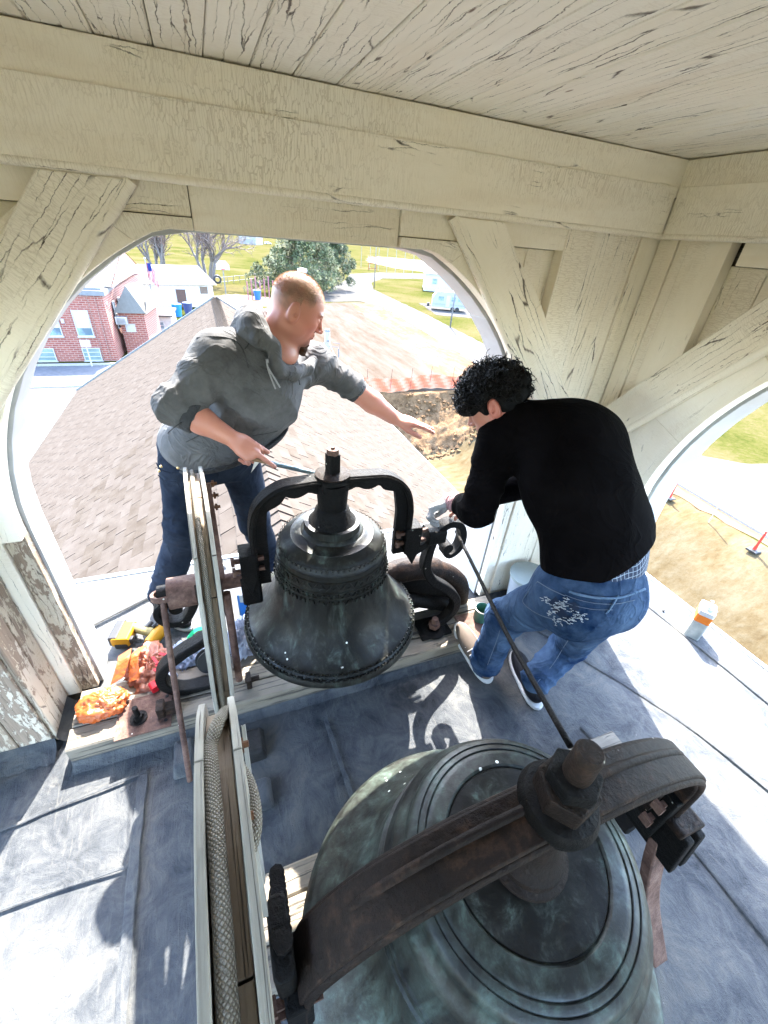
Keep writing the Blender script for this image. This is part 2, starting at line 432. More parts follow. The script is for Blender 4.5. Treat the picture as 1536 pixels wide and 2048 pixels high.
def m_rope():
    M = NT('braided_rope'); uv = M.coord('UV', (1, 1, 1), jitter=False)
    w1 = M.n('TexWave', wave_type='BANDS', bands_direction='DIAGONAL'); M.l(uv, w1.inputs[0]); w1.inputs['Scale'].default_value = 104; w1.inputs['Distortion'].default_value = .4
    mp = M.n('Mapping'); mp.inputs['Scale'].default_value = (1, -1, 1); M.l(uv, mp.inputs['Vector'])
    w2 = M.n('TexWave', wave_type='BANDS', bands_direction='DIAGONAL'); M.l(mp.outputs[0], w2.inputs[0]); w2.inputs['Scale'].default_value = 104; w2.inputs['Distortion'].default_value = .4
    h = M.math('MULTIPLY', w1.outputs[1], w2.outputs[1]); n = M.noise(uv, 12, 4)
    col = M.mix(M.ramp(h, [(.0, 0.0), (.35, 1.0)]), (.09, .075, .052), (.30, .27, .22)); col = M.mix(M.ramp(n, [(.4, 0.0), (.7, .35)]), col, (.20, .17, .13))
    return M.out(col, .9, M.bump(h, .9, .006))
ROPE = m_rope()

# ================================================================== GROUND (the hill town below)
ZG = -8.0
def strut(name, mb, mat, **k): return tag(mb.build(name, mat, **k), kind='structure')
G_GRASS = m_ground('dry_spring_grass', [(.36, (0.0166, 0.0215, 0.0046)), (.46, (0.0317, 0.0317, 0.0089)), (.55, (0.0443, 0.0379, 0.0166)), (.68, (0.0557, 0.0456, 0.0253))], .09, 2.2, mixk=.42)
G_LOT = m_ground('pale_graded_dirt', [(.34, (0.0298, 0.0194, 0.0119)), (.47, (0.0445, 0.0355, 0.0274)), (.60, (0.0574, 0.0504, 0.0424))], .16, 1.1, stretch=(1.0, .16, 1), rot=-.32, mixk=.5)
G_ORANGE = m_ground('orange_clay', [(.36, (0.0554, 0.0313, 0.0169)), (.50, (0.0816, 0.0535, 0.0340)), (.66, (0.1044, 0.0816, 0.0620))], .4, 2.4, stretch=(1, .25, 1), rot=-.1)
G_CLAY = m_ground('yellow_clay', [(.34, (0.0380, 0.0247, 0.0114)), (.46, (0.0589, 0.0437, 0.0228)), (.60, (0.0760, 0.0627, 0.0399))], .25, 2.6, stretch=(.35, 1, 1), rot=.35)
G_CLIFF = m_ground('cut_clay_bank', [(.34, (0.0384, 0.0264, 0.0154)), (.46, (0.0934, 0.0571, 0.0307)), (.58, (0.1427, 0.0900, 0.0494)), (.70, (0.2086, 0.1538, 0.0989))], .5, 2.8, bd=.3, mixk=.6)
G_CONC = m_ground('worn_concrete', [(.34, (0.0410, 0.0385, 0.0347)), (.50, (0.0525, 0.0500, 0.0462)), (.66, (0.0640, 0.0615, 0.0577))], .15, 1.6, stretch=(1, .5, 1), rot=-.4, dark=(.09, .085, .08), bd=.01)
G_ASPH = m_ground('grey_asphalt', [(.36, (0.0512, 0.0544, 0.0608)), (.52, (0.0704, 0.0736, 0.0800)), (.68, (0.0896, 0.0915, 0.0960))], .3, 3, dark=(.06, .06, .06), bd=.01)

PX0, PX1, PY0, PY1 = 4.2, 21.0, -26.0, 29.0     # excavation
mb = MB(); B = 1500
for x0, x1, y0, y1 in ((-B, PX0, -B, B), (PX1, B, -B, B), (PX0, PX1, -B, PY0), (PX0, PX1, PY1, B)):
    mb.add([(x0, y0, ZG), (x1, y0, ZG), (x1, y1, ZG), (x0, y1, ZG)], [[0, 1, 2, 3]])
strut('ground', mb, G_GRASS, origin=(0, 0, ZG))

def sm(a, b, t): t = np.clip((t - a) / (b - a), 0, 1); return t * t * (3 - 2 * t)
def vnoise(P, f, seed=0, oct=3):
    """cheap smooth noise from rotated sines, P (...,3)"""
    r = np.random.default_rng(seed); out = 0; amp = 1; tot = 0
    for o in range(oct):
        for k in range(3):
            d = r.normal(size=3); d /= np.linalg.norm(d); ph = r.uniform(0, 6.28); d2 = r.normal(size=3)
            out = out + amp * np.sin(P @ d * f * 2 + ph + 1.3 * np.sin(P @ d2 * f * .7 + ph * 2))
        tot += amp * 1.5; f *= 2.05; amp *= .5
    return out / tot
nx, ny = 150, 260
xs = np.linspace(PX0, PX1, nx); ys = np.concatenate([np.linspace(PY0, 22.5, 120), np.linspace(22.7, PY1, ny - 120)])
X, Y = np.meshgrid(xs, ys, indexing='ij')
P3 = np.stack([X, Y, X * 0], -1)
D = 3.4
side = 1 - sm(14.5, 20.6, X); nearD = sm(PY0, PY0 + 6, Y)
low = D * side * nearD + .10 * vnoise(P3, .5, 3)
edge = 28.3 + .45 * vnoise(P3 * [1, .2, 1], .9, 5)
t = (edge - Y)
bank = np.clip(t / 3.6, 0, 1)
prof = np.where(bank < .22, bank * 1.5, .33 + (bank - .22) * .72 / .78 * .93)
prof = np.clip(prof, 0, 1)
nb = vnoise(P3, 1.6, 9, 4)
Z = ZG - low * np.clip(prof, 0, 1) + np.where((bank > .02) & (bank < .99), .22, .035) * nb * (prof > 0.02)
Z[:, -1] = ZG; Z[0, :] = np.where(ys > 27.5, ZG, Z[0, :]); Z[-1, :] = ZG; Z[:, 0] = ZG
Z = np.where(Y > 28.95, ZG, Z)
mbp = MB(); idx = np.arange(nx * len(ys)).reshape(nx, len(ys))
vv = np.stack([X, Y, Z], -1).reshape(-1, 3)
mbp.v = [tuple(p) for p in vv.tolist()]
for i in range(nx - 1):
    for j in range(len(ys) - 1):
        mbp.f.append([int(idx[i, j]), int(idx[i + 1, j]), int(idx[i + 1, j + 1]), int(idx[i, j + 1])]); mbp.uv.append([(0, 0)] * 4)
        bk = bank[i, j]; mbp.m.append(0 if (bk > .98) else (1 if side[i, j] > .05 else 2))
strut('excavation_pit', mbp, [G_CLAY, G_CLIFF, G_ORANGE], origin=(0, 0, ZG), smooth=True)
# rubble lying along the foot and the lip of the bank
mb = MB(); r2 = random.Random(4)
for k in range(420):
    x = r2.uniform(6, 19); lip = r2.random() < .45
    y = r2.uniform(27.4, 28.4) if lip else r2.uniform(24.0, 25.4)
    i = int(np.argmin(abs(xs - x))); j = int(np.argmin(abs(ys - y))); z = Z[i, j]; s_ = r2.uniform(.06, .22)
    R = Matrix.Rotation(r2.uniform(0, 6), 3, 'Z') @ Matrix.Rotation(r2.uniform(0, 1), 3, 'X')
    mb.box((x, y, z + s_ * .2), (s_ * 1.4, s_, s_ * .8), R)
tag(mb.build('clay_rubble', G_CLIFF), 'broken clods of brown clay strewn along the cut bank of the pit', 'rubble', kind='stuff')

def sheet(name, pts, mat, lift, jit=0.0):
    mb = MB(); q = [Vector((p[0], p[1], ZG + lift)) for p in pts]
    if jit:
        rj = random.Random(len(pts) * 7 + int(lift * 1000)); out = []
        for i, a in enumerate(q):
            b = q[(i + 1) % len(q)]; L = (b - a).length; n = min(90, max(1, int(L / max(.5, a.y * .012)))); d = (b - a).normalized(); s = Vector((-d.y, d.x, 0))
            out += [a.lerp(b, k / n) + s * (0 if k == 0 else rj.gauss(0, jit * min(2.5, max(.6, a.y * .02)))) for k in range(n)]
        q = out
    ar = sum(q[i].x * q[(i + 1) % len(q)].y - q[(i + 1) % len(q)].x * q[i].y for i in range(len(q)))
    if ar < 0: q = q[::-1]
    mb.add(q, [list(range(len(q)))]); return strut(name, mb, mat, origin=(0, 0, ZG))
def gp(*pp): return [tuple(az(x, y, ZG)[:2]) for x, y in pp]
sheet('dirt_lot', [(23.3, 29.02), (24.2, 34)] + gp((771, 616), (720, 604), (650, 606), (600, 625)) + [(2, 62), (-1, 45), (-1, 29.02)], G_LOT, .010, jit=.12)
sheet('orange_soil_strip', [(21.02, -26), (21.4, -26), (21.75, 7), (23.4, 29.2), (24.2, 34)] + gp((771, 616), (730, 606), (700, 606), (740, 640), (800, 690), (870, 745)) + [(21.02, 29.1)], G_ORANGE, .020, jit=.16)
cf = gp((747, 579), (850, 628), (971, 690), (1331, 880))
sheet('road', [(21.75, 7), (24.3, 34)] + gp((771, 616), (720, 603), (650, 604), (560, 640), (470, 660), (470, 640), (560, 605), (640, 588), (690, 562), (700, 548), (760, 545), (1000, 552), (1000, 560), (765, 557), (742, 566)) + cf + [(25.6, 7), (24.5, -60), (20.5, -60)], G_CONC, .030, jit=.05)
sheet('curb_drive', [(26.35, 17.2), (27.4, 14.6), (29.0, 13.3), (31.2, 12.8), (52, 11.5), (52, 4), (25.0, 4)], G_CONC, .036, jit=.08)
sheet('trailer_drive', gp((838, 606), (960, 618), (1010, 634), (960, 638), (872, 630)), G_CONC, .022, jit=.12)
sheet('ball_field_clay', gp((738, 512), (838, 520), (905, 536), (905, 550), (800, 538), (735, 524)), m_plain('infield_clay', (.09, .06, .036), .95), .022, jit=.3)
sheet('playground_mulch', gp((380, 600), (470, 588), (560, 596), (560, 612), (430, 625)), m_plain('mulch', (.09, .062, .034), .95), .014, jit=.3)
# left: street and concrete forecourt
sheet('side_street', [(-70, 28.0), (0.5, 28.0), (0.5, 38.2), (-70, 37.6)], G_ASPH, .012)
sheet('concrete_forecourt', [(-70, 3), (0.5, 3), (0.5, 33.2), (-70, 32.7)], G_CONC, .024)
mb = MB(); mb.box((-34.7, 38.3, ZG + .07), (70, .18, .15)); mb.box((-34.7, 32.9, ZG + .06), (70, .12, .1))
strut('street_curb', mb, m_plain('curb_concrete', (.20, .195, .185), .9))
mb = MB()
P0 = [(21.66, -30), (21.70, 7), (22.9, 20), (24.22, 34)] + gp((771, 616))
for a, b in zip(P0[:-1], P0[1:]): mb.beam((*a, ZG + .06), (*b, ZG + .06), .16, .14)
strut('road_curb', mb, m_plain('curb_concrete2', (.19, .18, .165), .9))

# ================================================================== BELL TOWER
TC = (0.32, 0.07); HW = 1.38
tower = thing('bell_tower', (TC[0], TC[1], 0), 'open wooden belfry with peeling cream paint, plank ceiling and round arches around the bells', 'bell tower')
ZC = 2.11
nb_ = 25; wdt = 2 * HW / nb_
ceil_w = .107; x = -1.30; k = 0
while x < 1.72:
    x0 = x; x1 = x + ceil_w * (1 + random.uniform(-.08, .08))
    m = MB(); m.box(((x0 + x1) / 2, TC[1], ZC + .012 + random.uniform(0, .004)), (x1 - x0 - .0025, 3.1, .022), ch=.0025, u=1)
    m.build('ceiling_board', CREAM_C, tower); x = x1
m = MB(); m.box((TC[0], TC[1], ZC + .10), (3.6, 3.6, .12)); m.build('roof_sheathing', GREYW, tower)
m = MB(); c0 = (TC[0], TC[1], ZC + .165); rr = 1.95
m.add([(c0[0] + a * rr, c0[1] + b * rr, c0[2]) for a, b in ((-1, -1), (1, -1), (1, 1), (-1, 1))] + [(c0[0], c0[1], c0[2] + 2.4)], [[3, 2, 1, 0], [0, 1, 4], [1, 2, 4], [2, 3, 4], [3, 0, 4]])
m.build('spire_roof', m_plain('slate_roof', (.10, .10, .11), .8), tower)

FR = {'far': ((TC[0], TC[1] + HW, 0), (1, 0, 0), (0, 1, 0)), 'right': ((TC[0] + HW, TC[1], 0), (0, -1, 0), (1, 0, 0)),
      'left': ((TC[0] - HW, TC[1], 0), (0, 1, 0), (-1, 0, 0)), 'back': ((TC[0], TC[1] - HW, 0), (-1, 0, 0), (0, -1, 0))}
SPR, RA = .86, 1.0
def arcpt(r, a): return (r * math.cos(a), SPR + r * math.sin(a))
def wall(side):
    org, X_, N_ = FR[side]; far = side == 'far'; right = side == 'right'
    U_ = (0, 0, 1)
    def pr(name, out, d0, d1, mat, ang=0.0, bev=.003):
        m = MB(); m.prism(out, org, X_, U_, N_, d0, d1, ang=ang); return m.build(name, mat, tower, bev=bev)
    def rect(a0, b0, a1, b1): return [(a0, b0), (a1, b0), (a1, b1), (a0, b1)]
    e = HW + (.16 if side in ('far', 'back') else .0685)
    # two-step beam under the ceiling and the bead below it
    pr('frieze_board', rect(-HW, 2.0, HW, ZC - .001) if not far else rect(-HW, 2.0, HW, ZC - .001), -.030, .16, CREAM_B)
    pr('beam', rect(-HW, 1.885, HW, 1.998), -.024, .17, CREAM_B)
    pr('beam_face', rect(-HW + .04, 1.89, HW - .04, 2.03), -.036, -.0305, CREAM_B, bev=.001)
    m = MB(); m.tube([Vector(org) + Vector(X_) * s + Vector(U_) * 1.883 + Vector(N_) * -.028 for s in (-HW + .004, HW - .004)], .011, 10)
    m.build('bead_moulding', CREAM, tower, smooth='auto')
    # rails, keystone board
    kx0, kx1 = -.32, .28
    pr('key_board', rect(kx0, 1.776, kx1, 1.88), .012, .06, CREAM)
    ztop = 1.88
    # arch boards, four a side
    cuts = [0, 20, 41, 62, 90]
    for sg in (-1, 1):
        kx = kx1 if sg > 0 else -kx0
        for i in range(4):
            a0, a1 = math.radians(cuts[i]), math.radians(cuts[i + 1]); out = []
            n = 10; ro = 1.175
            inner = []; outer = []
            for q in range(n + 1):
                a = a0 + (a1 - a0) * q / n
                px_, pz = arcpt(RA, a)
                if pz > 1.776:
                    px_ = max(px_, kx); pz = 1.776
                if px_ < kx + .001: px_ = kx + .001
                if not inner or math.dist(inner[-1], (px_, pz)) > .004: inner.append((px_, pz))
                ox, oz = arcpt(ro, a)
                if oz > 1.805: oz = 1.805
                ox = max(ox, kx + .001)
                if not outer or math.dist(outer[-1], (ox, oz)) > .004: outer.append((ox, oz))
            out = inner + outer[::-1]
            out = [(sg * (a + (.0015 if 0 else 0)), b) for a, b in out]
            am = (a0 + a1) / 2
            pr('arch_board', out, -.003 - .002 * (i % 2), .055, CREAM if i > 1 or side != 'far' else (CREAM if sg > 0 else CREAM), ang=sg * (am + math.pi / 2))
        # rail above the spandrel
        pr('top_rail', rect(sg * (kx + .002), 1.807, sg * 1.05, 1.88), .004, .05, CREAM)
        # recessed spandrel boards
        for q in range(4):
            a = .50 + q * .155; lowz = lambda s_: SPR + math.sqrt(max(0.0, 1.10 ** 2 - s_ * s_)) if s_ < 1.10 else .90
            pr('spandrel_board', ang=math.pi / 2, out=[(sg * a, 1.806), (sg * a, lowz(a)), (sg * (a + .08), lowz(a + .08)), (sg * (a + .153), lowz(a + .153)), (sg * (a + .153), 1.806)], d0=.052, d1=.068, mat=CREAM)
        # stile and corner boards, full height
        s0 = .93 if not right else 1.09; s1 = 1.06 if not right else 1.245
        if not right and sg < 0: pass
        pr('stile', [(sg * s0, 1.88), (sg * s0, max(lowz(s0), 1.0) if s0 < 1.0 else 1.0), (sg * s1, 1.0), (sg * s1, 1.88)], 0.0, .05, CREAM, ang=math.pi / 2)
        pr('corner_board', rect(sg * (s1 + .003), .02, sg * (HW - .085), 1.88), .010, .06, CREAM_W if far else CREAM, ang=math.pi / 2)
        pr('corner_strip', rect(sg * (HW - .083), .02, sg * (HW + (.03 if far or side == 'back' else -.002)), 1.88), .004, .05, CREAM, ang=math.pi / 2)
        pr('infill_board', rect(sg * 1.045, .90, sg * (HW - .09), 1.50), .058, .0675, CREAM, ang=math.pi / 2)
        # jamb below the springing
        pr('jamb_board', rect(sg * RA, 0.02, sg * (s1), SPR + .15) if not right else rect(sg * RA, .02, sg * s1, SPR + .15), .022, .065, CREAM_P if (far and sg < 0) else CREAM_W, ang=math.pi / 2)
        # brace
        t0 = (.455, 1.872); t1 = (.635, 1.872)
        off = .13 if right or side == 'left' else 0.0
        sl = -1.18; xe = 1.31 if not off else 1.33
        o_ = [(t0[0] + off, t0[1]), (t1[0] + off, t1[1]), (xe, t1[1] + sl * (xe - t1[0] - off)), (xe - .0, t1[1] + sl * (xe - t1[0] - off) - .21)]
        o_[3] = (xe, t0[1] + sl * (xe - t0[0] - off))
        pr('brace', [(sg * a, b) for a, b in o_], -.034, .0, CREAM_W, ang=sg * -.868, bev=.005)
        # moulded inner edge of the brace
        a_, b_ = Vector((t0[0] + off - .004, t0[1])), Vector((xe, t0[1] + sl * (xe - t0[0] - off) - .005))
        m = MB(); pa, pb = [Vector(org) + Vector(X_) * (sg * p.x) + Vector(U_) * p.y + Vector(N_) * -.014 for p in (a_, b_)]
        m.tube([pa, pb], .020, 12); m.build('brace_moulding', CREAM_W if far else CREAM, tower, smooth='auto')
    # sheathing behind everything (with the opening) and the white outer casing
    n = 28; arc = [arcpt(RA + .03, math.pi * q / n) for q in range(n + 1)]
    arc = [(a, min(b, 1.80)) for a, b in arc]
    ew = e
    o_r = [(RA + .03, 0.0), (ew, 0.0), (ew, 1.99), (0, 1.99)] + [p for p in arc[:n // 2 + 1]][::-1]
    pr('sheathing', o_r, .069, .155, GREYW, bev=0)
    pr('sheathing', [(-a, b) for a, b in o_r], .069, .155, GREYW, bev=0)
    inn = [(RA - .008, -.0)] + [(a, min(b, 1.772)) for a, b in [arcpt(RA - .008, math.pi * q / n) for q in range(n + 1)]] + [(-RA + .008, 0.0)]
    out_ = [(RA + .028, 0.0)] + [(a, min(b, 1.7985)) for a, b in [arcpt(RA + .028, math.pi * q / n) for q in range(n + 1)]] + [(-RA - .028, 0.0)]
    for lo, hi in ((0, 8), (8, 15), (15, 22), (22, len(inn) - 1)):
        seg = inn[lo:hi + 1] + out_[lo:hi + 1][::-1]
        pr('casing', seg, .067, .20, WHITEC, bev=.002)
    o2 = [(RA + .10, 0.0)] + [arcpt(RA + .10, math.pi * q / n) for q in range(n + 1)] + [(-RA - .10, 0.0)]
    o2 = [(a, min(b, 1.90)) for a, b in o2]
    for lo, hi in ((0, 15), (15, len(inn) - 1)):
        seg = [(a, b) for a, b in out_[lo:hi + 1]] + o2[lo:hi + 1][::-1]
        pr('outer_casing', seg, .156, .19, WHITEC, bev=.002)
for s_ in ('far', 'right', 'left', 'back'): wall(s_)
# boxed post in the near left corner
pbx = [(-.79, -.84), (-.84, -.89)]
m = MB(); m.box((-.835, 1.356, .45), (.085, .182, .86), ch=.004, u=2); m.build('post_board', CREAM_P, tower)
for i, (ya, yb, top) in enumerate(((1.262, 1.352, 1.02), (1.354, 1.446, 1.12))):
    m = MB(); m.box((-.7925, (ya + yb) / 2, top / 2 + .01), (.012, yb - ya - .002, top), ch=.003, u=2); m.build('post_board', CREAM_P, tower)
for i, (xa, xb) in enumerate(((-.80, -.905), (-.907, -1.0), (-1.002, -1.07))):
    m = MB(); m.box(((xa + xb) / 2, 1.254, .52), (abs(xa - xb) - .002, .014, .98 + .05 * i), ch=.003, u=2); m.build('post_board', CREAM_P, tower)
# base of the tower under the deck
m = MB(); m.box((TC[0], TC[1], -4.1), (4.30, 4.20, 7.8)); m.build('tower_base', m_plain('white_siding', (.62, .61, .57), .7), tower)
m = MB()
for k in range(0, 70):
    pass
# ------------------------------------------------------------------ deck
DX0, DX1, DY0, DY1 = -1.93, 2.57, -2.12, 2.26
n1, n2 = 180, 180
X, Y = np.meshgrid(np.linspace(DX0, DX1, n1), np.linspace(DY0, DY1, n2), indexing='ij')
P3 = np.stack([X, Y, 0 * X], -1)
zz = .0035 * vnoise(P3, 2.2, 31, 3) + .0018 * vnoise(P3, 11, 32, 2) - .008
edge_ = np.minimum.reduce([X - DX0, DX1 - X, Y - DY0, DY1 - Y]); zz = zz * np.clip(edge_ / .05, 0, 1)
mb = MB(); mb.v = [tuple(p) for p in np.stack([X, Y, zz], -1).reshape(-1, 3).tolist()]
for i in range(n1 - 1):
    for j in range(n2 - 1):
        a = i * n2 + j; mb.f.append([a, a + n2, a + n2 + 1, a + 1]); mb.uv.append([(0, 0)] * 4); mb.m.append(0)
deck = strut('roof_deck', mb, DECK, origin=(0, 0, 0), smooth=True)
def seam(pts, w_=.020, h_=.0014, name='membrane_seam'):
    m = MB(); P = bez([(p[0], p[1], h_ / 2) for p in pts], 6); m.ribbon(P, w_, h_, (0, 0, 1)) if 0 else None
    vs = []; n = len(P)
    for i in range(n):
        T = (P[min(i + 1, n - 1)] - P[max(i - 1, 0)]).normalized(); S = Vector((-T.y, T.x, 0))
        wj = w_ * (1 + .12 * math.sin(i * 2.1))
        vs += [P[i] - S * wj / 2 + Vector((0, 0, -h_ * 1.6)), P[i] - S * wj * .35 + Vector((0, 0, h_ * .4)), P[i] + S * wj * .42 + Vector((0, 0, h_ * .5)), P[i] + S * wj * .5 + Vector((0, 0, -h_ * 1.6))]
    fs = [[i * 4 + k, i * 4 + 4 + k, i * 4 + 5 + k, i * 4 + 1 + k] for i in range(n - 1) for k in range(3)]
    m.add(vs, [f[::-1] for f in fs]); m.build(name, DECK, deck, smooth='auto')
seam([(-1.9, .70), (-1.2, .72), (-.84, .74), (-.48, .73)], .012, .0008); seam([(-.47, 1.02), (-.475, .73), (-.47, .3), (-.45, -.4), (-.46, -2.0)], .035)
seam([(-1.9, 1.02), (-1.0, .98), (-.75, 1.0), (-.46, 1.03)], .012, .0008)
seam([(1.02, 2.2), (1.6, 1.0), (1.9, .3), (2.0, -.6), (2.1, -2.0)], .03); seam([(1.45, .93), (2.0, 1.05)], .03); seam([(1.35, .62), (1.42, .1), (1.42, -.9)], .025, .0012)
seam([(2.28, 2.1), (2.35, 1.0), (2.38, -.2), (2.3, -2)], .03); seam([(.25, 1.02), (.28, .55), (.3, .2)], .02, .0012)
# rounded batten across the outer deck, edge trim
m = MB(); m.tube([(-1.35, 1.62, .012), (-.784, 1.875, .014), (-.516, 2.021, .014), (-.1, 2.19, .012)], .013, 8); m.build('batten', m_plain('grey_batten', (.30, .29, .27), .6), deck, smooth=True)
m = MB()
m.box(((DX0 + DX1) / 2, DY1 + .012, -.06), (DX1 - DX0 + .06, .03, .13)); m.box((DX1 + .014, (DY0 + DY1) / 2, -.06), (.03, DY1 - DY0, .13)); m.box((DX0 - .014, (DY0 + DY1) / 2, -.06), (.03, DY1 - DY0, .13))
m.build('edge_trim', m_plain('grey_edge_metal', (.26, .29, .31), .5), deck)
# flashing turned up against the corner post, the beams and the walls
def flash(p0, p1, up, outw, name='flashing'):
    p0, p1, u, o_ = Vector(p0), Vector(p1), Vector(up), Vector(outw); n = 26; m = MB(); vs = []
    for i in range(n + 1):
        p = p0.lerp(p1, i / n); j = .004 * math.sin(i * 1.7) + .003 * math.sin(i * .6)
        vs += [p + u, p + u * .55 + o_ * (.08 + j * 3), p + u * .18 + o_ * (.30 + j * 8), p + o_ * (1 + j * 12) + Vector((0, 0, -.004))]
    fs = [[i * 4 + k, i * 4 + 1 + k, i * 4 + 5 + k, i * 4 + 4 + k] for i in range(n) for k in range(3)]
    nrm = (vs[1] - vs[0]).cross(vs[4] - vs[0]);
    if nrm.dot(o_ + u) < 0: fs = [f[::-1] for f in fs]
    m.add(vs, fs); return m.build(name, DECK, deck, smooth=True)
flash((-1.06, 1.246, .0), (-.79, 1.246, .0), (0, 0, .05), (0, -.07, 0)); flash((-.785, 1.25, 0), (-.785, 1.44, 0), (0, 0, .05), (.05, 0, 0))
flash((-.72, 1.139, 0), (1.2, 1.139, 0), (0, 0, .026), (0, -.035, 0)); flash((-.12, .268, 0), (1.35, .268, 0), (0, 0, .042), (0, -.035, 0))
flash((1.69, -1.3, 0), (1.69, -.95, 0), (0, 0, .05), (-.05, 0, 0)); flash((1.33, 1.44, 0), (1.69, 1.44, 0), (0, 0, .06), (0, -.05, 0)); flash((1.69, 1.08, 0), (1.69, 1.44, 0), (0, 0, .06), (-.05, 0, 0))
flash((-1.05, 1.246, 0), (-1.05, 1.05, 0), (0, 0, .05), (.05, 0, 0))

# ------------------------------------------------------------------ timbers carrying the bells
def timber(x0, x1, y0, y1, z0, z1, label, n=3):
    t = thing('bell_timber', ((x0 + x1) / 2, (y0 + y1) / 2, z0), label, 'timber', 'grey timbers that carry the bells')
    yy = [y0 + (y1 - y0) * f for f in (0, .36, .68, 1)]
    for i in range(3):
        m = MB(); m.box(((x0 + x1) / 2, (yy[i] + yy[i + 1]) / 2, (z0 + z1) / 2 + .004 * (i == 1)), (x1 - x0 - .01 * i, yy[i + 1] - yy[i] - .003, z1 - z0), ch=.006, u=0)
        m.build('plank', GREYW, t)
    return t
beam1 = timber(-.72, 1.31, 1.14, 1.405, .0, .10, 'grey weathered timber across the deck under the smaller far bell')
beam2 = timber(-.13, 1.40, .27, .53, .0, .10, 'grey weathered timber under the large near bell, partly in sun')

# ================================================================== BELLS
BPROF = [(.0, .10), (.80, .06), (.93, .0), (.975, .005), (1.0, .035), (1.0, .075), (.985, .10), (.975, .13), (.945, .155), (.952, .17), (.93, .185), (.905, .20), (.865, .245), (.80, .31), (.74, .39), (.69, .48), (.65, .58), (.622, .69),
         (.606, .79), (.598, .86), (.606, .868), (.606, .885), (.592, .893), (.588, .925), (.598, .932), (.598, .945), (.586, .952), (.575, 1.04), (.586, 1.048), (.586, 1.062), (.572, 1.07), (.568, 1.10), (.578, 1.108), (.578, 1.125), (.56, 1.14), (.55, 1.17), (.535, 1.20), (.50, 1.235),
         (.44, 1.262), (.43, 1.275), (.40, 1.278), (.36, 1.292), (.34, 1.305), (.325, 1.308), (.31, 1.33), (.29, 1.345), (.285, 1.42), (.0, 1.43)]
BPROF2 = [(.0, .10), (.80, .06), (.93, .0), (.975, .005), (1.0, .035), (1.0, .075), (.985, .10), (.975, .13), (.945, .155), (.952, .17), (.93, .185), (.87, .245), (.80, .32), (.74, .40), (.69, .49), (.655, .58),
          (.632, .67), (.612, .76), (.62, .766), (.62, .782), (.607, .79), (.598, .83), (.606, .836), (.606, .85), (.594, .856), (.575, .95), (.56, 1.02), (.566, 1.03), (.562, 1.05), (.54, 1.075), (.515, 1.10), (.508, 1.13), (.512, 1.14), (.505, 1.165), (.49, 1.182),
          (.468, 1.192), (.463, 1.187), (.456, 1.194), (.436, 1.201), (.430, 1.195), (.422, 1.203), (.40, 1.209), (.352, 1.220), (.347, 1.216), (.340, 1.206), (.0, 1.21)]
def make_bell(name, ax_, ay_, zr, R, mat, label, group, seg=96, orn=True, BPROF=BPROF):
    t = thing(name, (ax_, ay_, zr), label, 'bell', group)
    m = MB(); m.lathe([(r * R, z * R) for r, z in BPROF], (ax_, ay_, zr), seg); m.build('bell_body', mat, t, smooth='auto')
    if orn:
        m = MB(); rr = random.Random(3)
        def ringorn(z, r, n, sx, sz, tilt=0, shape='leaf'):
            for k in range(n):
                a = 2 * math.pi * k / n; e = Vector((math.cos(a), math.sin(a), 0)); tt = Vector((-e.y, e.x, 0))
                c = Vector((ax_, ay_, zr)) + e * r * R + Vector((0, 0, z * R))
                R3 = Matrix((tt, Vector((0, 0, 1)), e)).transposed()
                if shape == 'leaf':
                    R3 = R3 @ Matrix.Rotation(tilt * (1 if k % 2 else -1), 3, 'Z'); m.box(c, (sx, sz, .006), R3)
                else:
                    o = []
                    for q in range(7):
                        b = math.pi * (q / 6); o.append(c + tt * (sx * math.cos(b)) + Vector((0, 0, sz * (math.sin(b) - .4))))
                    m.tube(o, .0016, 4, cap=False)
        ringorn(1.185, .552, 64, .012, .014, shape='arc')
        ringorn(.908, .600, 70, .006, .014, .6); ringorn(.832, .615, 80, .005, .018, .3)
        ringorn(1.02, .583, 54, .006, .022, .55); ringorn(.985, .588, 54, .012, .010, shape='arc')
        ringorn(.125, .982, 150, .010, .014, .5); ringorn(.172, .95, 150, .008, .010, .4)
        tag(m.build('ornament_band', mat, t), kind='stuff')
    return t
A1 = (.345, 1.285); ZR1 = .35; R1 = .376
bell1 = make_bell('church_bell', A1[0], A1[1], ZR1, R1, BELL1, 'smaller bronze bell with ornamental bands, hanging by the far arch between the two men', 'bells in the tower')
A2 = (.456, .180); ZR2 = .215; R2 = .47
bell2 = make_bell('church_bell', A2[0], A2[1], ZR2, R2, BELL2, 'large green patinated bell in the foreground at the bottom of the photo', 'bells in the tower', 128, False, BPROF2)
m = MB(); m.lathe([(.1585, .0), (.157, .003), (.12, .005), (.07, .008), (.0, .008)], (A2[0], A2[1], ZR2 + R2 * 1.207), 64); m.build('crown_plate', BELLC, bell2, smooth='auto')

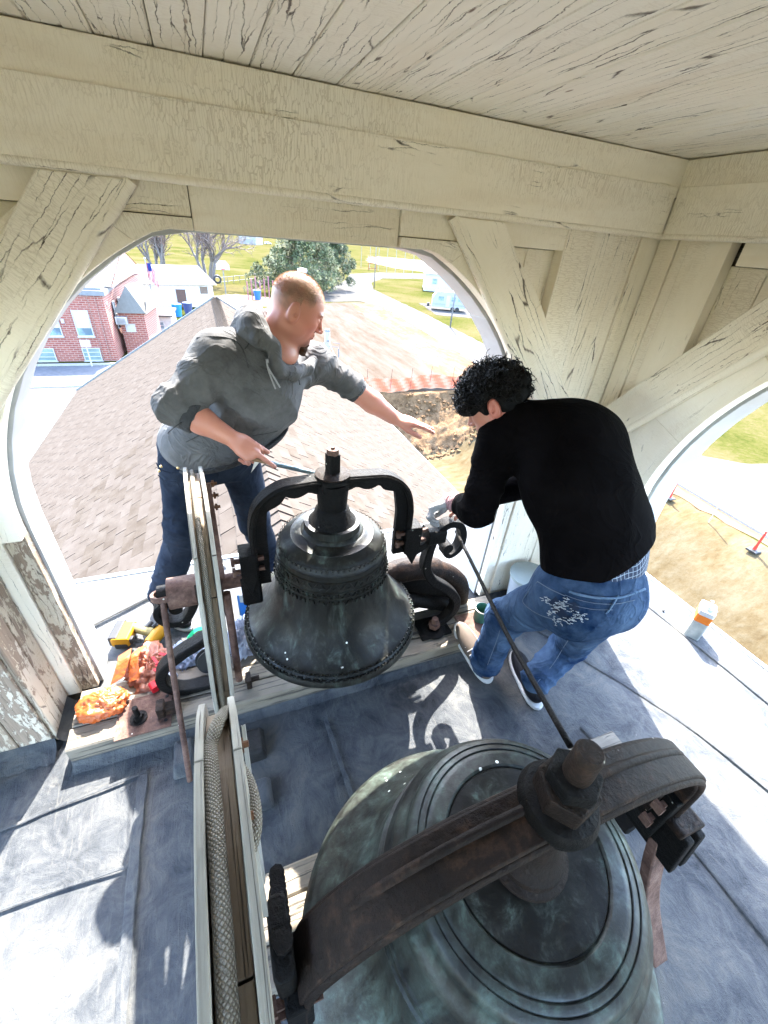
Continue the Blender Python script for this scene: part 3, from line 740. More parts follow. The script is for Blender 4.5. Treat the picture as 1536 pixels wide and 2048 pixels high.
def yoke(t, axx, y, pts, w_, th, hubz, nutz, hr, nr_, mat, web=True, scal=.03):
    P = bez([(x, y, z) for x, z in pts], 8)
    m = MB(); m.ribbon(P, w_, th, (0, 1, 0)); m.build('yoke_bar', mat, t, smooth='auto', bev=.004)
    m = MB(); Q = [p + Vector((0, 0, 0)) for p in P]
    inner = []
    for i, p in enumerate(P):
        T = (P[min(i + 1, len(P) - 1)] - P[max(i - 1, 0)]).normalized(); N = Vector((T.z, 0, -T.x))
        if N.dot(Vector((axx, y, hubz - .25)) - p) < 0: N = -N
        dpt = th * .5 + scal * (1.0 + .55 * abs(math.sin((p.x - axx) * 34)))
        inner.append(p + N * dpt)
    n = len(P); vs = []
    for a, b in zip(P, inner):
        for q in (a, b):
            vs += [q + Vector((0, -.011, 0)), q + Vector((0, .011, 0))]
    fs = []
    for i in range(n - 1):
        a = i * 4; b = a + 4
        fs += [[a, b, b + 2, a + 2], [a + 1, a + 3, b + 3, b + 1], [a + 2, b + 2, b + 3, a + 3]]
    fs += [[0, 2, 3, 1], [n * 4 - 4, n * 4 - 3, n * 4 - 1, n * 4 - 2]]
    m.add(vs, fs); m.build('yoke_web', mat, t)
    # rib edges of the casting
    for sy in (-1, 1):
        m = MB(); m.tube([p + Vector((0, sy * w_ * .49, 0)) for p in P], th * .30, 8); m.build('yoke_rib', mat, t, smooth=True)
yk1 = [(.045, .63), (.045, .78), (.047, .90), (.075, .99), (.15, 1.05), (.25, 1.062), (.345, 1.065), (.46, 1.062), (.56, 1.05), (.635, .99), (.665, .90), (.668, .78), (.67, .66)]
yoke(bell1, A1[0], A1[1], yk1, .060, .022, 1.05, 0, 0, 0, IRON)
def hexprism(m, c, r, z0, z1, rot=.3):
    o = [(r * math.cos(rot + k * math.pi / 3), r * math.sin(rot + k * math.pi / 3)) for k in range(6)]
    m.prism(o, c, (1, 0, 0), (0, 1, 0), (0, 0, 1), z0, z1)
def hub(t, a, z0, z1, s, mat):
    m = MB(); H = z1 - z0
    m.lathe([(.29 * s, 0), (.285 * s, .03 * s), (.25 * s, .05 * s), (.245 * s, .10 * s), (.19 * s, .15 * s), (.16 * s, .24 * s), (.135 * s, H * .5), (.15 * s, H * .92), (.15 * s, H), (0, H)], (a[0], a[1], z0), 32)
    m.build('crown_hub', mat, t, smooth='auto')
hub(bell1, A1, ZR1 + R1 * 1.30, 1.05, .40, IRON)
m = MB(); m.box((A1[0], A1[1], 1.045), (.095, .095, .05), ch=.01); m.build('hub_block', IRON, bell1, bev=.004)
m = MB(); m.lathe([(0, 0), (.062, 0), (.064, .006), (.05, .012), (0, .014)], (A1[0], A1[1], 1.078), 32); m.build('washer', RUST, bell1, smooth='auto')
m = MB(); m.box((A1[0], A1[1], 1.122), (.042, .042, .075), Matrix.Rotation(.25, 3, 'Z'), ch=.003, u=2); m.build('square_nut', IRON, bell1, bev=.003)
m = MB(); m.lathe([(.0, .0), (.022, 0), (.021, .02), (.0, .021)], (A1[0], A1[1], 1.158), 16); m.lathe([(.0, .0), (.008, 0), (.007, .006), (.0, .006)], (A1[0], A1[1], 1.179), 10); m.build('bolt_end', PINKRUST, bell1, smooth='auto')
# bearing clamps at the ends of the yoke
def wedge(t, x, y, ztop, zbot, wx, wy, mat, tip):
    m = MB(); m.prism([(-wx / 2, ztop), (wx / 2, ztop), (wx / 2, zbot + .09), (tip, zbot), (-wx / 2, zbot + .09)], (x, y - wy / 2, 0), (1, 0, 0), (0, 0, 1), (0, 1, 0), 0, wy)
    m.build('gudgeon_clamp', mat, t, bev=.004)
    for sz in (ztop - .03, zbot + .12):
        m = MB(); m.beam((x - wx * .95, y - wy * .25, sz), (x + wx * .95, y - wy * .25, sz), .014, .014); m.beam((x - wx * 1.0, y - wy * .25, sz), (x - wx * .8, y - wy * .25, sz), .026, .026); m.build('clamp_bolt', PINKRUST, t)
wedge(bell1, .690, A1[1], .80, .60, .075, .075, IRON, .01); wedge(bell1, .020, A1[1], .80, .60, .06, .085, IRON, 0)
m = MB(); m.box((.02, A1[1], .62), (.075, .075, .13), ch=.008, u=2); m.build('gudgeon_block', IRON, bell1, bev=.003)
ZP1 = .665
m = MB(); m.tube([(.02, A1[1], ZP1), (-.255, A1[1], ZP1)], .030, 20); m.build('gudgeon', PINKRUST, bell1, smooth='auto')
m = MB(); m.tube([(.72, A1[1], ZP1 + .02), (.84, A1[1], ZP1 + .03)], .022, 16); m.build('gudgeon', IRON, bell1, smooth='auto')

def stand(x_mid, side, y, pts_s, pts_c, label, ftx, w_=.052, t_=.034, foot=True, top=None):
    t = thing('bell_stand', (x_mid, y, .1), label, 'bell stand', 'cast iron bell stands')
    m = MB(); P = bez([(x, y, z) for x, z in pts_s], 8); n = len(P)
    tt = [t_ * (1.0 + .35 * math.sin(math.pi * i / (n - 1))) for i in range(n)]
    m.ribbon(P, w_, tt, (0, 1, 0)); m.build('scroll_leg', IRON, t, smooth='auto', bev=.006)
    if pts_c:
        m = MB(); P = bez([(x, y - .002, z) for x, z in pts_c], 8); m.ribbon(P, w_ * .96, [t_ * (1.05 - .45 * i / len(P)) for i in range(len(P))], (0, 1, 0)); m.build('scroll_curl', IRON, t, smooth='auto', bev=.005)
        e = P[-1]; m = MB(); m.tube([e + Vector((0, -w_ * .52, 0)), e + Vector((0, w_ * .52, 0))], t_ * .75, 16); m.build('curl_eye', IRON, t, smooth='auto')
    if foot:
        m = MB(); m.lathe([(0, 0), (.062, 0), (.064, .012), (.05, .020), (.035, .022), (.033, .014), (0, .014)], (ftx, y - .02, .104), 28); m.build('foot_ring', IRON, t, smooth='auto')
        m = MB(); m.tube([(ftx, y - .02, .11), (ftx, y - .02, .19)], .016, 14); hexprism(m, (ftx, y - .02, .0), .030, .132, .158); m.build('anchor_bolt', PINKRUST, t, smooth='auto')
        m = MB(); m.box((ftx, y - .005, .108), (.17, .13, .016), ch=.003); m.build('base_plate', IRON, t, bev=.002)
    return t
S_R = [(.80, .72), (.785, .63), (.785, .55), (.83, .46), (.92, .38), (.985, .30), (.995, .22), (.95, .155), (.89, .125)]
C_R = [(.795, .70), (.815, .755), (.865, .785), (.92, .765), (.945, .70), (.935, .635), (.895, .605), (.865, .625), (.872, .652)]
st1 = stand(.88, 1, 1.275, S_R, C_R, 'black scrolled iron stand carrying the far bell, beside the man in the dark sweater', .885)
m = MB(); m.box((.80, 1.275, .735), (.085, .085, .07), ch=.008); m.build('bearing_cap', IRON, st1, bev=.004)
m = MB(); m.beam((.70, 1.275, .66), (.80, 1.275, .72), .05, .035); m.build('bearing_arm', IRON, st1, bev=.003)
m = MB(); m.tube(bez([(.60, 1.40, .40), (.72, 1.41, .42), (.86, 1.42, .40), (1.00, 1.42, .34), (1.10, 1.41, .24), (1.12, 1.40, .12)], 6), [.058] * 6 + [.062] * 10 + [.05] * 15, 14); m.build('rear_arch', RUST, st1, smooth=True)
m = MB(); m.prism([(.62, .10), (1.14, .10), (1.12, .24), (1.02, .33), (.86, .38), (.66, .36)], (0, 1.42, 0), (1, 0, 0), (0, 0, 1), (0, 1, 0), 0, .03); m.build('rear_frame', IRON, st1, bev=.004)
m = MB(); m.tube(bez([(.60, 1.34, .33), (.74, 1.33, .30), (.90, 1.34, .22), (1.05, 1.36, .13)], 6), .038, 12); m.build('rear_arch', IRON, st1, smooth=True)
S_L = [(-.10, .70), (-.10, .60), (-.115, .50), (-.17, .41), (-.28, .345), (-.362, .27), (-.372, .19), (-.32, .125), (-.22, .11), (-.12, .115)]
C_L = [(-.18, .64), (-.20, .585), (-.235, .535), (-.285, .535), (-.315, .575), (-.31, .62), (-.275, .635), (-.25, .61)]
st2 = stand(-.25, -1, 1.275, S_L, C_L, 'black scrolled iron stand of the far bell, behind the rope wheel beside the plastic bags', -.30, .06, .03, False)
m = MB(); m.tube([(-.265, 1.275, ZP1), (-.135, 1.275, ZP1)], .058, 24); m.build('bearing_sleeve', PINKRUST, st2, smooth='auto')
m = MB(); m.tube([(-.30, 1.275, ZP1), (-.265, 1.275, ZP1)], .036, 20); m.build('shaft_end', IRON, st2, smooth='auto')
m = MB(); m.lathe([(.034, 0), (.045, .0), (.045, .02), (.034, .02)], (-.28, 1.27, ZP1 - .01), 20, close=True, axis=(0, .3, 1)); m.build('rod_eye', PINKRUST, st2, smooth='auto')
m = MB(); m.box((-.36, 1.19, .125), (.07, .04, .05), ch=.004); m.box((-.39, 1.19, .13), (.03, .055, .07), ch=.004); m.build('beam_bolt', RUST, st2, bev=.003)
rodL = MB(); rodL.tube(bez([(-.283, 1.262, .68), (-.292, 1.13, .42), (-.296, 1.02, .20), (-.300, .93, .02)], 6), .0105, 10)
tag(rodL.build('tie_rod', PINKRUST, smooth=True), 'thin rusty rod slanting from the far bell bearing to the deck, left of the wheel', 'rod')

# ------------------------------------------------------------------ rope wheels
def rope_wheel(cx, cy, cz, R, hw, label, t_fl=.017, ky=0.0, kz=0.0):
    lean = lambda v: Vector((v.x + ky * (v.y - cy) + kz * (v.z - cz), v.y, v.z))
    t = thing('rope_wheel', (cx, cy, cz - R), label, 'wheel', 'wooden rope wheels of the bells')
    c = (cx, cy, cz); ax3 = (1, 0, 0)
    def ring(name, r0, r1, x0, x1, mat, segs):
        for k in range(segs):
            a0 = 2 * math.pi * k / segs + .13; a1 = 2 * math.pi * (k + 1) / segs + .13 - .006
            m = MB(); N = 12; vs = []
            for q in range(N + 1):
                a = a0 + (a1 - a0) * q / N; e = Vector((0, math.cos(a), math.sin(a))); j = .0015 * math.sin(a * 23)
                for r, xx in ((r0, x0), (r1 + j, x0), (r1 + j, x1), (r0, x1)): vs.append(lean(Vector(c) + e * r + Vector((xx, 0, 0))))
            fs = []; uv = []
            for q in range(N):
                for s_ in range(4):
                    s2 = (s_ + 1) % 4; b = q * 4; L0 = a0 * R + (a1 - a0) * R * q / N; L1 = L0 + (a1 - a0) * R / N; v0 = .07 * s_
                    fs.append([b + s_, b + 4 + s_, b + 4 + s2, b + s2]); uv.append([(L0, v0), (L1, v0), (L1, v0 + .05), (L0, v0 + .05)])
            fs += [[0, 1, 2, 3], [N * 4 + 3, N * 4 + 2, N * 4 + 1, N * 4]]; uv += [[(0, 0)] * 4] * 2
            m.add(vs, fs, uv); m.build(name, mat, t, bev=.002)
    ring('flange', R * .85, R, -hw, -hw + t_fl, WHEELW, 6); ring('flange', R * .85, R, hw - t_fl, hw, WHEELW, 6)
    ring('felloe', R * .80, R * .945, -hw + t_fl + .001, hw - t_fl - .001, WHEELI, 8)
    for k in range(6):
        a = math.pi * k / 3 + .35; e = Vector((0, math.cos(a), math.sin(a)))
        m = MB(); m.beam(lean(Vector(c) + e * .05), lean(Vector(c) + e * R * .84), .045, hw * 1.1, up=(1, 0, 0), ch=.003); m.build('spoke', WHEELI, t)
    m = MB(); m.tube([Vector(c) - Vector((hw * 1.4, 0, 0)), Vector(c) + Vector((hw * 1.4, 0, 0))], .055, 24); m.build('hub', RUST, t, smooth='auto')
    return t
W1 = (-.1296, 1.27, .665); K1 = (-.0555, .0521); K2 = (-.0186, .0815); RW1 = .448
wheel1 = rope_wheel(*W1, RW1, .031, 'narrow wooden rope wheel seen edge-on in front of the man in the grey hoodie', .012, *K1)
for a0, a1, rr_ in ((1.75, 1.75, .40),):
    m = MB(); m.beam((-.078, 1.27, .70), (-.078, 1.42, 1.02), .028, .020, up=(1, 0, 0)); m.build('iron_arm', PINKRUST, wheel1, bev=.002)
    for dz in (.26, .30, .34):
        m = MB(); m.tube([(-.085, 1.30 + dz * .42, .665 + dz), (-.048, 1.30 + dz * .42, .665 + dz)], .006, 8); m.tube([(-.066, 1.30 + dz * .42, .665 + dz), (-.058, 1.30 + dz * .42, .665 + dz)], .013, 8); m.build('arm_bolt', ORUST, wheel1, smooth='auto')
m = MB(); m.tube([(-.072, 1.25, .64), (-.082, 1.215, .16)], .015, 14); m.build('brace_pipe', PINKRUST, wheel1, smooth='auto')
m = MB(); m.tube([(-.06, 1.22, .135), (.0, 1.22, .135)], .011, 10); m.box((-.045, 1.22, .13), (.022, .05, .055), ch=.003); m.build('pipe_bolt', RUST, wheel1, smooth='auto')
W2 = (-.106, .180, .685); RW2 = .490
wheel2 = rope_wheel(*W2, RW2, .034, 'large wooden rope wheel with thick braided rope, in the foreground left of the near bell', .013, *K2)
def circ_rope(c, r, a0, a1, x, n=60, k=(0, 0)):
    return [Vector((x + k[0] * r * math.cos(a0 + (a1 - a0) * k_ / n) + k[1] * r * math.sin(a0 + (a1 - a0) * k_ / n), c[1] + r * math.cos(a0 + (a1 - a0) * k_ / n), c[2] + r * math.sin(a0 + (a1 - a0) * k_ / n))) for k_ in range(n + 1)]
m = MB(); p1 = circ_rope(W1, RW1 * .945 + .009, math.radians(250), math.radians(-30), W1[0] - .005, 80, K1)
m.tube(p1, .0080, 12); tag(m.build('bell_rope', ROPE, smooth=True), 'thin rope lying in the groove of the narrow far wheel', 'rope', 'bell ropes')
m = MB()
p2 = circ_rope(W2, RW2 * .945 + .013, math.radians(205), math.radians(62), W2[0] - .011, 60, K2)
p2 = [p + Vector((-.004 * math.sin(i * .11), 0, 0)) for i, p in enumerate(p2)]
p2 += bez([p2[-1], p2[-1] + Vector((.012, .045, -.012)), p2[-1] + Vector((.022, .11, -.085)), p2[-1] + Vector((.018, .13, -.17))], 6)[1:]
m.tube(p2, .0108, 16); tag(m.build('bell_rope', ROPE, smooth=True), 'thick braided off-white rope lying in the groove of the near wheel', 'rope', 'bell ropes')
# ironwork and a rope end on the near side of the big wheel
for (ya, za, yb, zb) in ((.52, .95, .30, .80), (.36, 1.10, .25, .84)):
    m = MB(); m.beam((W2[0] + .062, ya, za), (W2[0] + .062, yb, zb), .024, .008, up=(1, 0, 0)); m.build('iron_strap', WHEELW, wheel2)
for y_, z_ in ((.44, 1.02), (.29, 1.10), (.36, .98)):
    m = MB(); m.tube([(W2[0] + .04, y_, z_), (W2[0] + .072, y_, z_)], .006, 8); m.tube([(W2[0] + .052, y_, z_), (W2[0] + .063, y_, z_)], .013, 6); m.build('bolt', ORUST, wheel2, smooth='auto')
m = MB(); m.tube(bez([(W2[0] + .055, .40, 1.02), (W2[0] + .066, .37, 1.03), (W2[0] + .072, .33, 1.04), (W2[0] + .070, .29, 1.05), (W2[0] + .055, .26, 1.04)], 8), .0095, 10)
tag(m.build('bell_rope', ROPE, smooth=True), 'short rope end tied along the right side of the near wheel', 'rope', 'bell ropes')

# ------------------------------------------------------------------ yoke, nut and stands of the near bell
yk2 = [(-.005, .62), (.0, .72), (.03, .82), (.12, .915), (.24, .965), (.36, .985), (.47, .99), (.60, .985), (.72, .955), (.83, .895), (.905, .81), (.925, .72), (.93, .64)]
yoke(bell2, A2[0], A2[1], yk2, .085, .030, .98, 0, 0, 0, RUST, scal=.035)
m = MB(); P = bez([(x, A2[1], z + .017) for x, z in yk2[2:-2]], 8); m.tube([p + Vector((0, .010, -.004)) for p in P], .009, 8); m.build('yoke_rib', RUST, bell2, smooth=True)
hub(bell2, A2, ZR2 + R2 * 1.22, .985, .285, RUST)
m = MB(); m.lathe([(.0, 0), (.066, 0), (.070, .018), (.062, .038), (.050, .042), (0, .042)], (A2[0], A2[1], .985), 32); m.build('washer', IRON, bell2, smooth='auto')
m = MB(); hexprism(m, (A2[0], A2[1], 0), .052, 1.026, 1.072, .2); m.build('hex_nut', RUST, bell2, bev=.004)
m = MB(); hexprism(m, (A2[0], A2[1], 0), .044, 1.075, 1.105, .55); m.build('hex_nut', IRON, bell2, bev=.003)
m = MB(); m.lathe([(.023, 0), (.0235, .02), (.0225, .05), (.0228, .066), (.019, .072), (0, .073)], (A2[0], A2[1], 1.10), 20); m.build('bolt_end', RUST, bell2, smooth='auto')
wedge(bell2, .915, A2[1], .72, .50, .055, .085, IRON, .0); wedge(bell2, -.012, A2[1], .74, .5, .045, .10, IRON, 0)
m = MB(); m.tube([(.92, A2[1] - .02, .58), (1.0, A2[1] - .02, .58)], .032, 18); m.build('gudgeon', IRON, bell2, smooth='auto')
st3 = thing('bell_stand', (1.08, .22, 0), 'black scrolled iron stand with holed bracket to the right of the large near bell', 'bell stand', 'cast iron bell stands')
m = MB(); P = bez([(.97, .17, .54), (.98, .19, .48), (1.03, .22, .38), (1.12, .24, .25), (1.20, .25, .14), (1.15, .25, .08)], 8); m.ribbon(P, .06, .036, (0, 1, 0)); m.build('scroll_leg', IRON, st3, smooth='auto', bev=.005)
m = MB(); P = bez([(.94, .13, .53), (.94, .10, .42), (.96, .05, .26), (1.02, -.05, .02)], 8); m.ribbon(P, .055, .03, (1, 0, 0)); m.build('scroll_leg', PINKRUST, st3, smooth='auto', bev=.004)
o = [(-.085, -.07), (.085, -.07), (.105, -.02), (.09, .07), (.03, .085), (-.07, .07)]
m = MB(); m.prism(o, (.965, .15, .56), (0, 1, 0), (0, 0, 1), (1, 0, 0), -.012, .012); m.build('bearing_bracket', IRON, st3, bev=.004)
m = MB(); m.prism(o, (.925, .15, .56), (0, 1, 0), (0, 0, 1), (1, 0, 0), -.012, .012); m.build('bearing_bracket', IRON, st3, bev=.004)
m = MB(); m.box((.945, .15, .635), (.085, .11, .025), ch=.006); m.box((.95, .205, .625), (.07, .035, .05), ch=.006); m.build('bearing_cap', RUST, st3, bev=.004)
st4 = thing('bell_stand', (-.03, .2, 0), 'black jagged iron stand between the near wheel and the large bell', 'bell stand', 'cast iron bell stands')
m = MB(); P = bez([(-.025, .24, .78), (-.028, .30, .62), (-.03, .36, .40), (-.03, .42, .22), (-.03, .40, .10)], 8); m.ribbon(P, [.03] * len(P), .07, (1, 0, 0)); m.build('scroll_leg', IRON, st4, smooth='auto', bev=.004)
m = MB(); 
for k in range(9): m.lathe([(.0, 0), (.016, 0), (.016, .02), (0, .02)], (-.022, .20 + .018 * k, .83 - .022 * k), 8)
m.build('cog_teeth', IRON, st4, smooth='auto')
m = MB(); m.box((-.026, .21, .78), (.035, .11, .12), ch=.008, u=2); m.build('bearing_bracket', IRON, st4, bev=.004)
# long rod from the far stand to the near bell
m = MB(); m.tube(bez([(.905, 1.262, .735), (.80, .92, .79), (.70, .62, .85), (.572, .262, .965)], 6), .0070, 10)
tag(m.build('tie_rod', IRON, smooth=True), 'long dark rod from the scrolled stand down to the near bell, crossing the blue jeans', 'rod')

# plates and hardware on the far timber
pl = thing('anchor_plate', (-.46, 1.22, .104), 'rusty square steel plate with a bolt at the left end of the far timber', 'steel plate', 'anchor plates')
m = MB(); c_ = Vector((-.455, 1.205, .109)); m.box(c_, (.20, .17, .006)); m.build('plate', PINKRUST, pl)
m = MB(); m.lathe([(0, 0), (.032, 0), (.032, .005), (0, .006)], (-.475, 1.19, .113), 24); m.tube([(-.475, 1.19, .113), (-.475, 1.19, .185)], .0105, 12); hexprism(m, (-.475, 1.19, 0), .020, .118, .136); m.build('bolt', IRON, pl, smooth='auto')
m = MB(); 
for x_, y_ in ((-.375, 1.15), (-.375, 1.26)): m.lathe([(0, 0), (.007, 0), (.007, .002), (0, .002)], (x_, y_, .1125), 10)
m.build('screw_hole', m_plain('black_hole', (.01, .01, .01), .9), pl)
pl = thing('anchor_plate', (1.10, 1.22, .104), 'rusty steel plate on the timber beside the green can', 'steel plate', 'anchor plates')
m = MB(); m.box((1.12, 1.215, .109), (.17, .17, .006)); m.build('plate', PINKRUST, pl)
m = MB(); m.lathe([(0, 0), (.007, 0), (.007, .002), (0, .002)], (1.06, 1.15, .1125), 10); m.build('screw_hole', m_plain('black_hole2', (.01, .01, .01), .9), pl)
# low blocks sealed into the deck in front of the timber
def boot(x, y, sx, sy, h, label, mat):
    m = MB(); m.add([(x - sx, y - sy, 0), (x + sx, y - sy, 0), (x + sx, y + sy, 0), (x - sx, y + sy, 0), (x - sx * .75, y - sy * .75, h), (x + sx * .75, y - sy * .75, h), (x + sx * .75, y + sy * .75, h), (x - sx * .75, y + sy * .75, h)],
          [[0, 1, 5, 4], [1, 2, 6, 5], [2, 3, 7, 6], [3, 0, 4, 7], [4, 5, 6, 7]])
    o = m.build('roof_boot', mat, bev=.01); tag(o, label, 'roof boot', 'sealed blocks on the deck')
boot(-.065, .995, .052, .065, .05, 'black square block on the deck right of the rope wheels', m_plain('tar', (.018, .017, .016), .55, bs=.8, bd=.01, bscale=30))
boot(-.06, .80, .048, .055, .045, 'grey sealed lump on the deck behind the near rope wheel', DECK)
boot(-.32, 1.03, .042, .07, .06, 'grey sealed block on the deck where the thin rod lands', DECK)

# ------------------------------------------------------------------ tools, cans and bags
YEL = m_plain('tool_yellow', (.26, .125, .005), .4); BLK = m_plain('tool_black', (.02, .02, .02), .5); SIL = m_plain('steel', (.5, .5, .5), .3, .9)
def drill():
    t = thing('cordless_drill', (-.53, 1.72, 0), 'yellow and black cordless drill lying on the deck behind the orange bag', 'drill')
    R = Matrix.Rotation(-.25, 3, 'Z'); c = Vector((-.60, 1.735, .0))
    m = MB(); m.box(c + Vector((0, 0, .045)), (.085, .115, .055), R, ch=.008); m.build('battery', YEL, t, bev=.004)
    m = MB(); m.box(c + Vector((-.03, .015, .047)), (.045, .118, .058), R, ch=.006); m.box(c + Vector((.02, -.045, .045)), (.05, .03, .035), R, ch=.004); m.build('battery_cover', BLK, t, bev=.003)
    m = MB(); m.box(c + Vector((.0, .0, .02)), (.06, .12, .03), R, ch=.004); m.build('battery_base', BLK, t, bev=.003)
    m = MB(); m.tube([c + Vector((.035, .03, .05)), c + Vector((.085, -.005, .045)), c + Vector((.13, -.03, .045))], [.024, .021, .024], 14); m.build('handle', m_plain('tool_grip', (.16, .13, .05), .55), t, smooth='auto')
    m = MB(); m.tube([c + Vector((.10, .0, .05)), c + Vector((.12, .03, .05))], .018, 10); m.build('trigger_guard', BLK, t, smooth='auto')
    m = MB(); m.tube([c + Vector((.12, -.10, .045)), c + Vector((.165, -.03, .05)), c + Vector((.205, .035, .055))], [.030, .034, .028], 18); m.build('motor_housing', YEL, t, smooth='auto')
    m = MB(); m.tube([c + Vector((.135, -.03, .083)), c + Vector((.19, .03, .085))], .010, 8); m.box(c + Vector((.165, 0.0, .082)), (.02, .06, .012), Matrix.Rotation(-.6, 3, 'Z')); m.build('vent', BLK, t)
    m = MB(); m.tube([c + Vector((.12, -.10, .045)), c + Vector((.105, -.125, .042)), c + Vector((.085, -.155, .04))], [.022, .018, .010], 14); m.build('chuck', SIL, t, smooth='auto')
drill()
def crumple(name, c, r, sq, mat, seed, label, cat, amp=.28, group=None, open_top=0, freq=9, sub=84):
    m = MB(); nu, nv = sub, sub // 2; vs = []
    for j in range(nv + 1):
        th = math.pi * j / nv
        for i in range(nu):
            ph = 2 * math.pi * i / nu; vs.append((math.sin(th) * math.cos(ph), math.sin(th) * math.sin(ph), math.cos(th)))
    V = np.array(vs); n1_ = vnoise(V, freq * .35, seed, 3); n2_ = 1 - 2 * np.abs(vnoise(V, freq * .5, seed + 1, 3)); n3_ = 1 - 2.5 * np.abs(vnoise(V * [1, 1, .4], freq * 1.1, seed + 5, 2)); rr_ = 1 + amp * (.5 * n1_ + .32 * n2_ + .28 * n3_)
    V = V * rr_[:, None] * np.array([r * sq[0], r * sq[1], r * sq[2]]); V[:, 2] = np.maximum(V[:, 2] + r * sq[2] * .8, .0015); V += np.array([c[0], c[1], c[2]])
    fs = []
    for j in range(nv):
        for i in range(nu):
            i2 = (i + 1) % nu; fs.append([j * nu + i, (j + 1) * nu + i, (j + 1) * nu + i2, j * nu + i2])
    m.add([tuple(p) for p in V], fs); o = m.build(name, mat, smooth=True)
    return tag(o, label, cat, group)
def m_plastic(name, col, trans=.5, rough=.3):
    M = NT(name); v = M.coord('Object'); n = M.noise(v, 14, 5, .6); n2 = M.voro(v, 26, 'DISTANCE_TO_EDGE')
    M.out(M.mix(M.ramp(n, [(.3, 0.0), (.7, .5)]), col, tuple(min(1, c * 1.15 + .05) for c in col)), rough, M.bump(M.math('ADD', n, M.math('MULTIPLY', n2, .5)), .8, .02))
    M.b.inputs['Transmission Weight'].default_value = 0.0; tr = M.n('BsdfTranslucent'); M.l(M.b.inputs['Base Color'].links[0].from_socket, tr.inputs[0])
    tp = M.n('BsdfTransparent'); a = M.n('MixShader'); a.inputs[0].default_value = trans; M.l(M.b.outputs[0], a.inputs[1]); M.l(tr.outputs[0], a.inputs[2])
    b = M.n('MixShader'); b.inputs[0].default_value = .12; M.l(a.outputs[0], b.inputs[1]); M.l(tp.outputs[0], b.inputs[2])
    M.l(b.outputs[0], M.t.nodes['Material Output'].inputs[0]); return M.m
ORG_P = m_plastic('orange_plastic', (.34, .085, .014), .40); PINK_P = m_plastic('salmon_plastic', (.33, .105, .055), .40); WHT_P = m_plastic('white_plastic', (.24, .27, .35), .35)
RED = m_plain('red_print', (.34, .01, .015), .5); WHT = m_plain('white_print', (.26, .26, .26), .5)
crumple('plastic_bag', (-.610, 1.285, .10), .082, (1.08, .80, .50), ORG_P, 5, 'orange plastic bag with a round bulging bottom on the left end of the far timber', 'plastic bag', .22, 'orange carrier bags')
b2 = crumple('plastic_bag', (-.455, 1.45, .02), .11, (.95, 1.15, .62), PINK_P, 8, 'salmon orange plastic bag with red print between drill and timber', 'plastic bag', .30, 'orange carrier bags')
m = MB(); P = bez([(-.56, 1.36, .16), (-.535, 1.43, .20), (-.545, 1.50, .17)], 6); m.ribbon(P, .06, .002, (1, .2, .4)); P = bez([(-.50, 1.36, .14), (-.50, 1.44, .19), (-.48, 1.52, .16)], 6); m.ribbon(P, .05, .002, (1, -.2, .5)); h_ = m.build('bag_handle', ORG_P, b2); 
m = MB()
for k, (x_, y_) in enumerate(((-.42, 1.42), (-.405, 1.36), (-.385, 1.45))): m.box((x_, y_, .165 - k * .005), (.012, .05, .003), Matrix.Rotation(.5 + k * .3, 3, 'Z'))
m.box((-.40, 1.40, .162), (.04, .012, .003), Matrix.Rotation(.5, 3, 'Z')); m.box((-.41, 1.335, .13), (.05, .02, .003), Matrix.Rotation(.3, 3, 'Z') @ Matrix.Rotation(.5, 3, 'X')); m.build('red_lettering', RED, b2)
crumple('plastic_bag', (-.035, 1.47, .03), .10, (.95, 1.0, 1.0), WHT_P, 12, 'bluish white plastic bag bunched up left of the far bell', 'plastic bag', .34, 'white plastic bags')
crumple('plastic_bag', (-.295, 1.46, .02), .085, (1.0, 1.0, .8), WHT_P, 16, 'white plastic bag seen through the loop of the left bell stand', 'plastic bag', .3, 'white plastic bags')
# roll of green tape, black spool, small red and white tool
t = thing('tape_roll', (-.26, 1.57, 0), 'green roll of tape half hidden behind the rope wheel', 'tape roll')
m = MB(); m.lathe([(.045, 0), (.062, 0), (.062, .05), (.045, .05)], (-.255, 1.575, .05), 32, close=True, axis=(.3, -.5, .8)); m.build('tape', m_plain('green_tape', (.02, .34, .14), .4), t, smooth='auto')
m = MB(); m.lathe([(.040, -.002), (.0449, -.002), (.0449, .052), (.040, .052)], (-.255, 1.575, .05), 32, close=True, axis=(.3, -.5, .8)); m.build('core', BLK, t, smooth='auto')
t = thing('spool', (-.22, 1.42, .1), 'black plastic spool lying against the timber behind the wheel', 'spool')
m = MB(); m.lathe([(0, 0), (.05, 0), (.05, .008), (.03, .012), (.03, .04), (.05, .045), (.05, .052), (0, .052)], (-.215, 1.40, .12), 28, axis=(.25, -.8, .5)); m.build('spool_body', BLK, t, smooth='auto')
t = thing('pocket_knife_tool', (-.40, 1.33, .104), 'small red and silver hand tool beside the black stand loop', 'hand tool')
m = MB(); m.box((-.385, 1.335, .125), (.10, .035, .03), Matrix.Rotation(.45, 3, 'Z'), ch=.006); m.build('tool_body', m_plain('grey_tool', (.30, .32, .38), .4), t, bev=.003)
m = MB(); m.box((-.425, 1.31, .13), (.03, .04, .034), Matrix.Rotation(.45, 3, 'Z'), ch=.006); m.build('tool_grip', RED, t, bev=.003)
